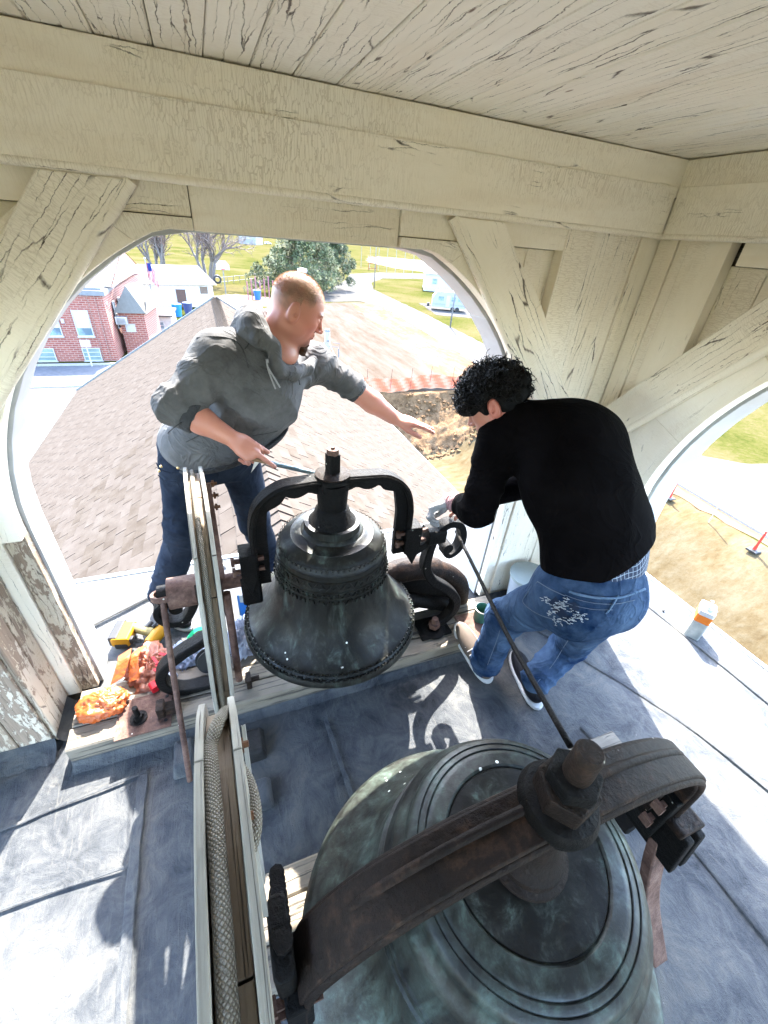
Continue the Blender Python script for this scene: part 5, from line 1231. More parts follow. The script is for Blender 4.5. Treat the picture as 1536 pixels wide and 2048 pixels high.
def house(px0, px1, py, h, depth, roofh, label, wc, rc, gable=False, name='house'):
    a = az(px0, py, ZG); b = az(px1, py + (px1 - px0) * .09, ZG); d = b - a; L = d.length; d.normalize(); n = Vector((d.y, -d.x, 0))
    t = thing(name, (a + b) / 2, label, 'house'); c = (a + b) / 2 - n * depth / 2
    P = [a, b, b - n * depth, a - n * depth]
    bmb('wall', [(q.x, q.y) for q in P], ZG, ZG + h, wc, t)
    e = .5; Q = [a - d * e + n * e, b + d * e + n * e, b + d * e - n * (depth + e), a - d * e - n * (depth + e)]
    for q in Q: q.z = ZG + h
    m1 = (Q[0] + Q[3]) / 2 + Vector((0, 0, roofh)) + d * (0 if gable else depth * .3); m2 = (Q[1] + Q[2]) / 2 + Vector((0, 0, roofh)) - d * (0 if gable else depth * .3)
    m = MB(); m.add([*Q, m1, m2], [[0, 1, 5, 4], [1, 2, 5], [2, 3, 4, 5], [3, 0, 4]]); m.build('roof', rc, t)
    if gable: m = MB(); m.add([a + Vector((0, 0, h)), P[3] + Vector((0, 0, h)), m1 + d * .45 - Vector((0, 0, .2))], [[2, 1, 0]]); m.build('wall', wc, t)
    R = Matrix((d, -n, Vector((0, 0, 1)))).transposed(); nw = max(2, int(L / 3))
    for k in range(nw):
        p = a + d * (L * (k + .6) / nw) + Vector((0, 0, h * .58)); m = MB(); m.box(p + n * .03, (1.3, .1, 1.3), R); f = m.build('window', WHT, t)
        m = MB(); m.box(p + n * .085, (1.0, .02, 1.0), R); m.build('pane', GLASS, f)
    return t
house(847, 914, 581, 3.6, 9, 2.4, 'blue-grey bungalow with a pale gable beside the arch, beyond the trailer', m_plain('blue_siding', (0.30, 0.315, 0.33), .7), m_plain('bungalow_roof', (0.086, 0.072, 0.068), .8), True)
house(478, 512, 487, 5.5, 14, 3, 'pale blue-roofed building far off at the top of the grass', m_plain('far_white', (0.162, 0.162, 0.162), .7), m_plain('far_blue_roof', (0.066, 0.080, 0.096), .6))
def car(px, py, col, label, s_=1.0):
    a = az(px, py, ZG); t = thing('parked_car', a, label, 'car', 'cars parked at the top of the field'); R = Matrix.Rotation(.2, 3, 'Z')
    m = MB(); m.prism([(-2.2, .4), (2.2, .4), (2.25, .9), (1.3, 1.05), (.7, 1.55), (-1.2, 1.55), (-1.9, 1.0), (-2.25, .95)], a + R @ Vector((0, .9, 0)), R @ Vector((1, 0, 0)), (0, 0, 1), R @ Vector((0, -1, 0)), 0, 1.8); m.build('body', m_plain('car_paint_%d' % int(px), col, .3), t)
    for dx in (-1.4, 1.4): m = MB(); m.lathe([(0, -.1), (.36, -.1), (.36, .1), (0, .1)], a + R @ Vector((dx, -.9, .36)), 12, axis=R @ Vector((0, 1, 0))); m.build('wheel', BLK, t)
    m = MB(); m.box(a + R @ Vector((-.2, -.92, 1.27)), (1.7, .04, .36), R); m.build('window', GLASS, t)
car(520, 488, (.05, .05, .06), 'dark car parked far off at the top of the grass'); car(536, 489, (.35, .37, .40), 'silver car parked far off beside the dark car')

# ------------------------------------------------------------------ trees
BARK = m_wood('bark', (.07, .056, .048), (.14, .12, .105), crk=.6)
TWIG = m_plain('twig_bark', (.13, .10, .088), .9, var=.25)
def bare_tree(x, y, H, seed, label, lean=0, density=1.0):
    r = random.Random(seed); t = thing('bare_tree', (x, y, ZG), label, 'tree', 'leafless trees behind the long house')
    mt = MB(); mw = MB(); H0 = H
    def grow(p, d, L, rad, lev):
        n = 4; P = [p]; q = p.copy(); dd = d.copy()
        for k in range(n):
            dd = (dd + Vector((r.uniform(-.16, .16), r.uniform(-.16, .16), r.uniform(-.02, .12)))).normalized(); q = q + dd * (L / n); P.append(q.copy())
        (mt if lev < 3 else mw).tube(P, [rad * (1 - .45 * k / n) for k in range(n + 1)], 8 if lev < 2 else (5 if lev < 4 else 3), cap=False)
        if lev >= 6 or rad < .006: return
        nb_b = 3 if lev < 2 else (3 if r.random() < .65 * density else 2)
        for k in range(nb_b):
            a = r.uniform(0, 6.28); o = dd.orthogonal().normalized(); o2 = dd.cross(o); s_ = r.uniform(.35, .85)
            nd = (dd + (o * math.cos(a) + o2 * math.sin(a)) * s_).normalized(); nd.z += .12; nd.normalize()
            grow(P[-1] if k else P[-1 - (lev > 1)], nd, L * r.uniform(.62, .84), rad * r.uniform(.52, .68), lev + 1)
        if lev > 1:
            for k in (1, 2, 3):
                a = r.uniform(0, 6.28); o = dd.orthogonal().normalized(); o2 = dd.cross(o)
                grow(P[k], (dd + (o * math.cos(a) + o2 * math.sin(a)) * 1.1).normalized(), L * .5, rad * .34, max(lev + 2, 5))
    for s_i in range(4):
        a = s_i * 1.7 + r.uniform(0, .6); grow(Vector((x + .25 * math.cos(a), y + .25 * math.sin(a), ZG - .1)), Vector((.30 * math.cos(a) + lean, .30 * math.sin(a), 1)).normalized(), H * .17, H * .016, 1)
    mt.build('trunk', BARK, t, smooth=True); mw.build('crown', TWIG, t)
bare_tree(-6.6, 90, 24, 21, 'wide leafless tree behind the left part of the long white house')
bare_tree(1.2, 92, 25, 33, 'leafless tree with many stems behind the right end of the long white house', .08)
bare_tree(-13.0, 96, 24, 51, 'leafless tree furthest left, above the brick school roof')
NEEDLE = [m_noise('pine_green_%d' % k, [(.35, tuple(c * .6 for c in cc)), (.65, cc)], 1.2, rough=.8, bs=0) for k, cc in enumerate(((.028, .044, .010), (.062, .080, .020), (.105, .115, .034)))]
def pine(x, y, H, R_, seed, label, n=5200, dark=0, base=.10, group='evergreens at the bend of the road'):
    r = random.Random(seed); t = thing('pine_tree', (x, y, ZG), label, 'tree', group)
    m = MB(); m.tube([(x, y, ZG), (x + .1, y, ZG + H * .5), (x, y, ZG + H * .93)], [H * .022, H * .014, .04], 8); 
    cl = []
    for k in range(int(70 * (R_ / 5) ** 1.4) + 22):
        f = r.random() ** .8; z = base + (1 - base) * f; prof_ = R_ * (1.0 - .25 * abs(f - .28) * 2) * (1 - max(0, f - .45) ** 1.6 * 2.3)
        prof_ = max(prof_, .25); a = r.uniform(0, 6.28); rad = prof_ * (.35 + .65 * math.sqrt(r.random()))
        c = Vector((x + rad * math.cos(a), y + rad * math.sin(a), ZG + z * H)); cl.append((c, r.uniform(.55, 1.15) * (R_ / 5) * .95))
        if r.random() < .5: m.tube([(x, y, c.z - rad * .25), tuple(c)], [.07, .02], 4, cap=False)
    m.build('trunk', BARK, t)
    mb_ = MB()
    vs = []; fs = []; mi = []
    per = max(12, n // len(cl))
    for c, s_ in cl:
        for k in range(per):
            d = Vector((r.gauss(0, 1), r.gauss(0, 1), r.gauss(0, .8))).normalized(); p = c + d * s_ * r.uniform(.55, 1.0)
            q = (d + Vector((r.uniform(-.7, .7), r.uniform(-.7, .7), r.uniform(-.2, .9)))).normalized(); o = q.orthogonal().normalized(); L = r.uniform(.20, .42) * (H / 13) ** .5; wd = L * .34
            b = len(vs); vs += [tuple(p - o * wd), tuple(p + o * wd), tuple(p + q * L + o * wd * .5), tuple(p + q * L * 1.15 - o * wd * .4)]; fs.append([0, 1, 2, 3]); mi.append(min(2, max(0, int(r.gauss(1.0 - dark, .7)))))
            mb_.v += vs[b:b + 4]; mb_.f.append([b, b + 1, b + 2, b + 3]); mb_.uv.append([(0, 0)] * 4); mb_.m.append(mi[-1])
    mb_.build('crown', NEEDLE, t)
pine(17.3, 86, 10.2, 6.9, 5, 'large light green pine behind the head of the man in the grey hoodie', 26000)
pine(25.2, 95, 9.4, 4.6, 8, 'darker pine standing right of the large light one by the road bend', 15000, dark=.5)
pine(9.3, 84, 4.4, 2.6, 13, 'small pale pine sprawling left of the large one', 2600)
p = az(1397, 852, ZG); pine(p.x, p.y, 1.7, .75, 17, 'small young conifer alone on the dry grass at right', 1500, dark=.8, base=.04, group=None)

# ================================================================== PEOPLE (smooth bodies grown from signed distances)
A_ = lambda p: np.array(p, dtype=float)
def cone_d(P, a, b, ra, rb):
    a = A_(a); b = A_(b); ba = b - a; t = np.clip(((P - a) @ ba) / (ba @ ba), 0, 1)
    return np.linalg.norm(P - a - t[..., None] * ba, axis=-1) - (ra + (rb - ra) * t)
def ell_d(P, c, r, R=None):
    q = P - A_(c)
    if R is not None: q = q @ R
    r = A_(r); k0 = np.linalg.norm(q / r, axis=-1); k1 = np.linalg.norm(q / (r * r), axis=-1)
    return k0 * (k0 - 1.0) / np.maximum(k1, 1e-9)
def smin(a, b, k):
    h = np.maximum(k - np.abs(a - b), 0) / k; return np.minimum(a, b) - h * h * k * .25
def smax(a, b, k): return -smin(-a, -b, k)
def plane_d(P, p, n): n = A_(n); n = n / np.linalg.norm(n); return (P - A_(p)) @ n
def grid_mesh(fn, lo, hi, h):
    lo = A_(lo); hi = A_(hi); n = np.ceil((hi - lo) / h).astype(int) + 1
    ax3 = [lo[i] + h * np.arange(n[i]) for i in range(3)]
    V = np.empty(n, dtype=np.float32)
    for i0 in range(0, n[0], 24):
        G = np.stack(np.meshgrid(ax3[0][i0:i0 + 24], ax3[1], ax3[2], indexing='ij'), -1); V[i0:i0 + 24] = fn(G)
    V[0] = V[-1] = np.maximum(V[0], 1e-3); 
    for sl in (np.s_[0], np.s_[-1]):
        V[sl] = np.maximum(V[sl], 1e-3); V[:, sl] = np.maximum(V[:, sl], 1e-3); V[:, :, sl] = np.maximum(V[:, :, sl], 1e-3)
    S = V < 0; c = [n[0] - 1, n[1] - 1, n[2] - 1]
    acc = np.zeros((*c, 3), dtype=np.float32); cnt = np.zeros(c, dtype=np.float32)
    corners = [(i, j, k) for i in (0, 1) for j in (0, 1) for k in (0, 1)]
    for a in corners:
        for d in range(3):
            if a[d]: continue
            b = list(a); b[d] = 1
            va = V[a[0]:a[0] + c[0], a[1]:a[1] + c[1], a[2]:a[2] + c[2]]; vb = V[b[0]:b[0] + c[0], b[1]:b[1] + c[1], b[2]:b[2] + c[2]]
            x = (va < 0) != (vb < 0); t = np.where(x, va / np.where(x, va - vb, 1), 0)
            for e in range(3): acc[..., e] += np.where(x, a[e] + (t if e == d else 0), 0)
            cnt += x
    m = cnt > 0; idx = -np.ones(c, dtype=np.int64); idx[m] = np.arange(m.sum())
    ij = np.argwhere(m); verts = lo + h * (ij + acc[m] / cnt[m][:, None])
    faces = []
    for d in range(3):
        o = [i for i in range(3) if i != d]
        sl0 = [slice(None)] * 3; sl1 = [slice(None)] * 3; sl0[d] = slice(0, -1); sl1[d] = slice(1, None)
        cr = S[tuple(sl0)] != S[tuple(sl1)]
        for k in o:
            s_ = [slice(None)] * 3; s_[k] = slice(1, -1); cr = cr[tuple(s_)]
        E = np.argwhere(cr)
        if not len(E): continue
        E2 = E.copy(); E2[:, o[0]] += 1; E2[:, o[1]] += 1
        def cell(da, db):
            q = E2.copy(); q[:, o[0]] += da; q[:, o[1]] += db; return idx[q[:, 0], q[:, 1], q[:, 2]]
        Q = np.stack([cell(-1, -1), cell(0, -1), cell(0, 0), cell(-1, 0)], 1)
        ins = S[E2[:, 0], E2[:, 1], E2[:, 2]]
        flip = ins if d == 1 else ~ins
        Q[flip] = Q[flip][:, ::-1]
        faces.append(Q)
    return verts, np.concatenate(faces) if faces else np.zeros((0, 4), int)
def mesh_obj(name, parts, mat, parent, col=None):
    V = np.concatenate([p[0] for p in parts]); off = 0; F = []
    for v, f in parts: F.append(f + off); off += len(v)
    F = np.concatenate(F); me = bpy.data.meshes.new(name)
    og = np.array(ORG[root(parent).name]); me.vertices.add(len(V)); me.vertices.foreach_set('co', (V - og).astype(np.float32).ravel())
    me.loops.add(F.size); me.loops.foreach_set('vertex_index', F.astype(np.int32).ravel())
    me.polygons.add(len(F)); me.polygons.foreach_set('loop_start', np.arange(0, F.size, 4, dtype=np.int32)); me.update(calc_edges=True)
    me.polygons.foreach_set('use_smooth', [True] * len(F)); me.materials.append(mat)
    if col is not None:
        ca = me.color_attributes.new('Col', 'FLOAT_COLOR', 'POINT'); ca.data.foreach_set('color', np.concatenate([col(V), np.ones((len(V), 1))], 1).astype(np.float32).ravel())
    me.validate(); o = bpy.data.objects.new(name, me); sc.collection.objects.link(o); o.parent = parent; return o
def m_cloth(name, c0, c1, scale=9, weave=0, bs=.5, rough=.95):
    M = NT(name); v = M.coord('Object', jitter=False); a = M.noise(v, scale, 6, .65); g = M.noise(v, 420, 2, .6)
    col = M.mix(M.ramp(a, [(.35, 0.0), (.68, 1.0)]), c0, c1); col = M.mix(M.math('MULTIPLY', g, .3), col, tuple(c * .45 for c in c0))
    rg = M.math('ABSOLUTE', M.math('SUBTRACT', M.noise(v, scale * .9, 3, .55, 1.2), .5)); rg = M.ramp(rg, [(0.0, 1.0), (.06, .25), (.16, 0.0)])
    M.out(col, rough, M.bump(M.math('ADD', M.math('ADD', M.math('MULTIPLY', a, .5), M.math('MULTIPLY', rg, .5)), M.math('MULTIPLY', g, .05)), bs, .022), spec=.03)
    M.b.inputs['Sheen Weight'].default_value = .0 if c0[0] < .005 else .03; M.b.inputs['Sheen Roughness'].default_value = .6
    return M.m
def m_skin():
    M = NT('skin'); at = M.n('Attribute'); at.attribute_name = 'Col'; v = M.coord('Object', jitter=False); n = M.noise(v, 26, 5, .6); g = M.noise(v, 240, 3, .7)
    col = M.mix(M.math('MULTIPLY', M.ramp(n, [(.4, 0.0), (.65, 1.0)]), .4), at.outputs[0], (.38, .13, .09)); col = M.mix(M.math('MULTIPLY', g, .10), col, (.15, .05, .035))
    M.out(col, .5, M.bump(M.math('ADD', M.math('MULTIPLY', n, .4), g), .25, .0015)); M.b.inputs['Subsurface Weight'].default_value = .04
    M.b.inputs['Subsurface Radius'].default_value = (.02, .008, .004); M.b.inputs['Subsurface Scale'].default_value = .3
    return M.m
SKIN = m_skin()
HOOD = m_cloth('charcoal_fleece', (.060, .060, .0605), (.118, .1175, .117), 7)
HOODD = m_cloth('charcoal_rib', (.034, .035, .037), (.058, .059, .062), 14)
BLKF = m_cloth('black_fleece', (.0012, .0009, .0010), (.0030, .0025, .0028), 8, bs=.25)
JEAND = m_cloth('dark_denim', (.0045, .0075, .014), (.026, .034, .050), 4, bs=.6)
JEANL = m_cloth('blue_denim', (.004, .014, .040), (.064, .100, .158), 5.2, bs=.6)
LEATHER = m_plain('shoe_leather', (.07, .055, .045), .7, bs=.4); SOLEW = m_plain('white_sole', (.36, .36, .35), .6); SHB = m_plain('black_shoe', (.007, .007, .009), .6)
GLOVE = m_cloth('grey_glove', (.17, .17, .17), (.28, .265, .265), 12)
THREAD = m_plain('frayed_thread', (.30, .32, .33), .9)

def frame(fwd, up):
    f = A_(fwd); f /= np.linalg.norm(f); u = A_(up); l = np.cross(u, f); l /= np.linalg.norm(l); u = np.cross(f, l); return np.stack([f, l, u], 1)   # columns: forward, left, up
def head_fn(c, R, beard=0.0):
    """c = centre of the skull, R columns forward/left/up; about 0.235 high"""
    L = lambda x, y, z: A_(c) + R @ A_((x, y, z))
    def fn(P):
        d = ell_d(P, L(-.010, 0, .030), (.098, .076, .090), R)
        d = smin(d, ell_d(P, L(.030, 0, -.010), (.062, .064, .085), R), .03)
        d = smin(d, ell_d(P, L(.040, 0, -.066), (.046, .050, .044), R), .035)
        d = smin(d, ell_d(P, L(.074, 0, -.093), (.020, .026, .018), R), .022)          # chin
        for s in (-1, 1):
            d = smin(d, ell_d(P, L(.052, s * .040, -.018), (.030, .022, .022), R), .02)   # cheekbone
            d = smin(d, ell_d(P, L(.0, s * .052, -.062), (.040, .014, .026), R), .03)      # jaw angle
            d = smin(d, ell_d(P, L(.081, s * .024, .024), (.014, .024, .0085), R), .014)  # brow
            d = smax(d, -ell_d(P, L(.100, s * .031, .004), (.020, .017, .013), R), .012)  # eye socket
            d = smin(d, ell_d(P, L(.079, s * .031, .002), (.012, .0145, .0115), R), .004)  # lids
            d = smax(d, -ell_d(P, L(.0935, s * .031, -.0035), (.004, .013, .0016), R), .002)
        d = smin(d, cone_d(P, L(.090, 0, .012), L(.112, 0, -.026), .0075, .0115), .012)     # nose
        for s in (-1, 1):
            d = smin(d, ell_d(P, L(.101, s * .012, -.031), (.011, .008, .0075), R), .006)
            d = smax(d, -ell_d(P, L(.104, s * .0065, -.040), (.005, .003, .004), R), .002)
        d = smin(d, ell_d(P, L(.082, 0, -.056), (.017, .024, .012), R), .012)
        d = smin(d, ell_d(P, L(.0935, 0, -.0525), (.0075, .021, .0045), R), .004)          # lips
        d = smin(d, ell_d(P, L(.0925, 0, -.0635), (.0080, .019, .0055), R), .004)
        d = smax(d, -ell_d(P, L(.101, 0, -.0578), (.010, .020, .0013), R), .0022)
        for s in (-1, 1):                                                        # ears
            Re = R @ np.array([[.98, 0, -.17], [0, 1, 0], [.17, 0, .98]])
            e = ell_d(P, L(-.012, s * .079, -.012), (.021, .0085, .034), Re)
            e = smax(e, -ell_d(P, L(-.007, s * .090, -.008), (.0125, .0085, .023), Re), .004)
            e = smin(e, ell_d(P, L(-.011, s * .080, -.016), (.007, .005, .012), Re), .004)
            e = smax(e, -ell_d(P, L(-.004, s * .087, -.018), (.0055, .010, .008), Re), .003)
            d = smin(d, e, .007)
        return d
    return fn, L
def hand_fn(w, fwd, nrm, curls, spread=.10, thumb=(.5, .4), s=1.0, side=1):
    """w wrist, fwd along the palm, nrm out of the BACK of the hand; curls: four (knuckle,mid,tip) bends; side +1 thumb on the +cross side"""
    f = A_(fwd); f /= np.linalg.norm(f); n = A_(nrm); n = n - f * (n @ f); n /= np.linalg.norm(n); l = np.cross(n, f) * side
    w = A_(w); R = np.stack([f, l, n], 1); prims = []
    offs = [.030, .010, -.010, -.028]; lens = [(.042, .026, .021), (.046, .030, .022), (.043, .028, .021), (.034, .021, .018)]; rads = [.0092, .0095, .0090, .0080]
    for i in range(4):
        base = w + f * (.088 - .006 * abs(i - 1)) * s + l * offs[i] * s + n * (.002 - .002 * i) * s
        prims.append((w + f * .02 * s + l * offs[i] * .55 * s, base, .0115 * s, .0105 * s, .012))
        ang = 0; yaw = spread * (1.5 - i) * .5; p = base; r = rads[i] * s
        for q in range(3):
            ang += curls[i][q]; d = f * math.cos(ang) * math.cos(yaw) + l * math.sin(yaw) - n * math.sin(ang); d /= np.linalg.norm(d)
            p2 = p + d * lens[i][q] * s; prims.append((p, p2, r, r * .90, .004)); p = p2; r *= .92
    tb = w + f * .025 * s + l * .026 * s - n * .006 * s; a, b = thumb
    d1 = f * math.cos(a) + l * math.sin(a) * math.cos(b) - n * math.sin(a) * math.sin(b); t1 = tb + d1 * .042 * s
    a2 = a * .55; d2 = f * math.cos(a2) + l * math.sin(a2) * math.cos(b) - n * math.sin(a2) * math.sin(b); t2 = t1 + d2 * .032 * s; t3 = t2 + d2 * .024 * s
    prims += [(tb, t1, .0155 * s, .0115 * s, .012), (t1, t2, .0112 * s, .0102 * s, .004), (t2, t3, .0102 * s, .0085 * s, .004)]
    def fn(P):
        d = ell_d(P, w + f * .052 * s, (.050 * s, .040 * s, .0165 * s), R)
        for a_, b_, ra, rb, k in prims: d = smin(d, cone_d(P, a_, b_, ra, rb), k * s)
        return d
    return fn, prims
def folds(P, c, ax_, freq, amp, rad, seed, sharp=.6):
    """creases running round an axis near point c"""
    c = A_(c); a = A_(ax_); a /= np.linalg.norm(a); q = P - c; t = q @ a
    w_ = np.exp(-(q ** 2).sum(-1) / (rad * rad)); s = np.abs(np.sin(t * freq * .5 + 1.5 * vnoise(P, 5, seed, 1) + seed))
    return amp * w_ * (.55 - 1.5 * (1 - s) ** 2.0)

# ---------------------------------------------------------------- man in the grey hoodie
def man_one():
    t = thing('person', (-.15, 1.92, 0), 'man with cropped hair and grey hoodie leaning to the right, one arm stretched out', 'person')
    hipc = A_((-.085, 1.90, .93)); 
    shN = ay(432, 718, 1.66); shN = A_(shN); shF = A_(ay(632, 728, 1.90)); neck = A_((.245, 1.76, 1.405))
    elN = A_(ay(352, 812, 1.60)); wrN = A_(ay(466, 878, 1.50)); elF = A_(ay(700, 772, 1.86)); wrF = A_(ay(788, 836, 1.80))
    chest = A_((.16, 1.79, 1.24)); belly = A_((-.0, 1.82, 1.04))
    hc = A_(ay(594, 618, 1.745)); R = frame((.78, -.12, -.42), (.42, .0, .9))
    def torso(P, g=0.0):
        d = ell_d(P, hipc + [0, 0, .03], (.195, .165, .14))
        d = smin(d, ell_d(P, belly, (.225, .185, .17)), .10)
        ax_r = frame((.45, 0, .89), (-.89, 0, .45))
        d = smin(d, ell_d(P, chest, (.20, .215, .185), ax_r), .12)
        d = smin(d, ell_d(P, A_((.12, 1.78, 1.33)), (.16, .20, .12), ax_r), .10)
        d = smin(d, ell_d(P, shN + [.03, .04, -.01], (.095, .09, .095)), .09); d = smin(d, ell_d(P, shF + [-.05, -.02, -.0], (.095, .095, .09)), .09)
        return d - g
    def sleeves(P, g=0.0):
        d = cone_d(P, shN, elN, .088, .074)
        cuN = elN + (wrN - elN) * .30; d = smin(d, cone_d(P, elN, cuN, .070, .058), .04)
        d2 = cone_d(P, shF, elF, .090, .068); cuF = elF + (wrF - elF) * .13; d2 = smin(d2, cone_d(P, elF, cuF, .066, .052), .03)
        return d - g, d2 - g
    hemn = A_((.33, 0.0, -.94)); hemn /= np.linalg.norm(hemn); hemp = A_((-.05, 1.86, .945))
    def hoodie(P):
        d = torso(P); a, b = sleeves(P); d = smin(d, a, .045); d = smin(d, b, .055)
        ds = folds(P, shN * .4 + elN * .6, elN - shN, 62, .010, .13, 3) + folds(P, elN, wrN - elN, 95, .008, .10, 5) + folds(P, shN + [.10, .05, -.12], (.75, .1, -.65), 48, .012, .17, 8)
        ds = ds + folds(P, shF * .5 + elF * .5, elF - shF, 66, .009, .13, 11) + folds(P, elF, wrF - elF, 90, .007, .09, 14) + folds(P, (.02, 1.72, 1.05), (.5, .1, .86), 40, .010, .20, 17) + folds(P, (.32, 1.74, 1.15), (.9, .2, .25), 44, .010, .16, 19)
        d = d + ds + .004 * vnoise(P, 9, 2, 2) + .006 * (1 - np.abs(vnoise(P, 4.2, 44, 2)))
        # hem and waistband
        h = plane_d(P, hemp, hemn); d = smax(d, h, .012)
        # neck opening
        d = smax(d, -cone_d(P, neck + (hc - neck) * .1, neck + [.10, .0, .10], .068, .085), .02)
        return d
    parts = [grid_mesh(hoodie, (-.42, 1.42, .80), (.80, 2.16, 1.60), .0062)]
    mesh_obj('hoodie', parts, HOOD, t)
    def band(P):
        d = torso(P, .006) + .0015 * np.sin((P[..., 0] * 1 + P[..., 1] * .7) * 700); h = plane_d(P, hemp, hemn)
        return smax(smax(d, h - .018, .006), -h - .012, .006)
    mesh_obj('waistband', [grid_mesh(band, (-.40, 1.60, .78), (.34, 2.14, 1.12), .0055)], HOODD, t)
    # cuffs
    for e, w_, k, r in ((elN, wrN, .30, .060), (elF, wrF, .13, .054)):
        dd = (w_ - e) / np.linalg.norm(w_ - e); p = e + (w_ - e) * k
        f_ = lambda P, p=p, dd=dd, r=r: smax(cone_d(P, p - dd * .06, p + dd * .05, r + .006, r - .001) + .001 * np.sin(P[..., 2] * 600), np.abs(plane_d(P, p, dd)) - .020, .008)
        mesh_obj('cuff', [grid_mesh(f_, p - .11, p + .11, .0045)], HOODD, t)
    # hood lying behind the neck, collar edge
    def hood(P):
        k = [A_(ay(*q)) for q in ((548, 700, 1.62), (522, 675, 1.63), (505, 650, 1.67), (500, 640, 1.75), (520, 645, 1.84), (560, 670, 1.90), (610, 705, 1.90), (625, 722, 1.82))]
        rr_ = [.028, .036, .044, .048, .046, .040, .032, .026]; d = 9
        for i in range(len(k) - 1): d = smin(d, cone_d(P, k[i], k[i + 1], rr_[i], rr_[i + 1]), .03) if i else cone_d(P, k[0], k[1], rr_[0], rr_[1])
        d = smin(d, ell_d(P, (.055, 1.76, 1.40), (.13, .12, .045), frame((.7, 0, .7), (-.7, 0, .7))), .06)
        k2 = [A_(ay(*q)) for q in ((548, 690, 1.62), (549, 720, 1.60), (556, 740, 1.60), (585, 748, 1.66), (615, 738, 1.74), (625, 722, 1.82))]
        for i in range(len(k2) - 1): d = smin(d, cone_d(P, k2[i], k2[i + 1], .026, .024), .02)
        d = smax(d, -ell_d(P, hc + R @ A_((-.02, 0, -.02)), (.112, .090, .110), R), .012)
        return d + folds(P, (.10, 1.70, 1.42), (.4, .7, .3), 80, .007, .12, 4) + .003 * vnoise(P, 14, 7, 2)
    mesh_obj('hood', [grid_mesh(hood, (-.10, 1.50, 1.22), (.48, 2.02, 1.60), .0055)], HOOD, t)
    def on_h(px, py, lift=.001):
        r_ = ray(px, py); r_ = r_ / np.linalg.norm(r_); s = 1.2
        for k in range(80):
            d = float(hoodie((CAM + r_ * s)[None])[0])
            if d < .0008: break
            s += max(d * .6, .0008)
        return Vector(CAM + r_ * (s - lift))
    for sp in ([(393, 676), (430, 673), (468, 680), (486, 700), (497, 736)], [(505, 676), (491, 697)], [(420, 862), (470, 872), (515, 870), (555, 862)], [(335, 866), (352, 852), (368, 842)], [(372, 884), (392, 874), (405, 866)], [(560, 700), (590, 735), (600, 770)]):
        m = MB(); m.tube(bez([on_h(*q) for q in sp], 5), .0022, 5); m.build('seam', HOODD, t, smooth=True)
    # drawstrings, seams, pocket
    m = MB(); s0 = ay(534, 722, 1.575)
    m.tube(bez([s0, ay(536, 735, 1.565), ay(548, 755, 1.56), ay(560, 775, 1.56)], 8), .0032, 6); m.tube(bez([s0 + Vector((0, 0, -.02)), ay(540, 750, 1.565), ay(551, 778, 1.56)], 8), .0030, 6); m.tube([ay(534, 718, 1.575), ay(535, 726, 1.57)], .005, 8)
    m.build('drawstring', m_plain('string_grey', (.22, .22, .22), .9), t, smooth=True)
    # jeans
    hL = A_((-.185, 1.875, .86)); hR = A_((.055, 1.93, .86)); kL = A_((-.245, 1.83, .50)); kR = A_((.095, 1.97, .50)); aL = A_((-.385, 1.90, .10)); aR = A_((.170, 2.03, .12))
    kL = A_(ay(368, 1050, 1.86)); aL = A_(ay(327, 1188, 1.88)); kR = A_(ay(508, 1040, 1.95)); aR = A_(ay(535, 1110, 2.03)); aR[2] = .10; aR = A_((.165, 2.02, .11))
    def jeans(P):
        d = ell_d(P, hipc + [0, 0, -.04], (.175, .150, .13)); d = smin(d, ell_d(P, hipc + [-.01, 0, .06], (.180, .155, .10)), .06)
        l = cone_d(P, hL, kL, .106, .084); l = smin(l, cone_d(P, kL, aL, .080, .074), .04)
        r = cone_d(P, hR, kR, .102, .080); r = smin(r, cone_d(P, kR, aR, .076, .068), .04)
        l = l + folds(P, kL, kL - hL, 70, .007, .13, 2) + folds(P, aL + (kL - aL) * .18, aL - kL, 120, .009, .10, 6); r = r + folds(P, kR, kR - hR, 70, .007, .12, 9) + folds(P, aR, aR - kR, 120, .009, .10, 12)
        d = smin(d, smin(l, r, .012), .05) + folds(P, hipc + [0, -.05, -.12], (.3, .1, 1), 60, .006, .14, 15)
        d = d + .004 * vnoise(P, 10, 3, 2)
        d = smax(d, plane_d(P, (0, 1.88, .99), (0, 0, 1)), .01)
        for a_, k_ in ((aL, kL), (aR, kR)):
            near = np.linalg.norm(P - a_, axis=-1) < .16; d = np.where(near, smax(d, plane_d(P, a_ + (a_ - k_) / np.linalg.norm(a_ - k_) * .035, a_ - k_), .008), d)
        return d
    mesh_obj('jeans', [grid_mesh(jeans, (-.56, 1.64, .0), (.34, 2.22, 1.02), .0072)], JEAND, t)
    m = MB()
    P_ = [ay(312, 925, 1.735), ay(320, 938, 1.72), ay(340, 945, 1.715), ay(358, 944, 1.715)]; m.tube(bez(P_, 6), .0022, 5)
    P_ = [ay(316, 950, 1.735), ay(330, 962, 1.72), ay(352, 964, 1.715)]; m.tube(bez(P_, 6), .0020, 5); m.build('pocket_seam', JEAND, t)
    m = MB()
    for q in ((322, 933), (356, 936), (318, 942)): 
        p = ay(*q, 1.722); m.lathe([(0, 0), (.006, 0), (.005, .003), (0, .004)], p, 10, axis=(0, -1, .2))
    m.build('rivet', m_plain('brass', (.55, .38, .18), .35, .8), t)
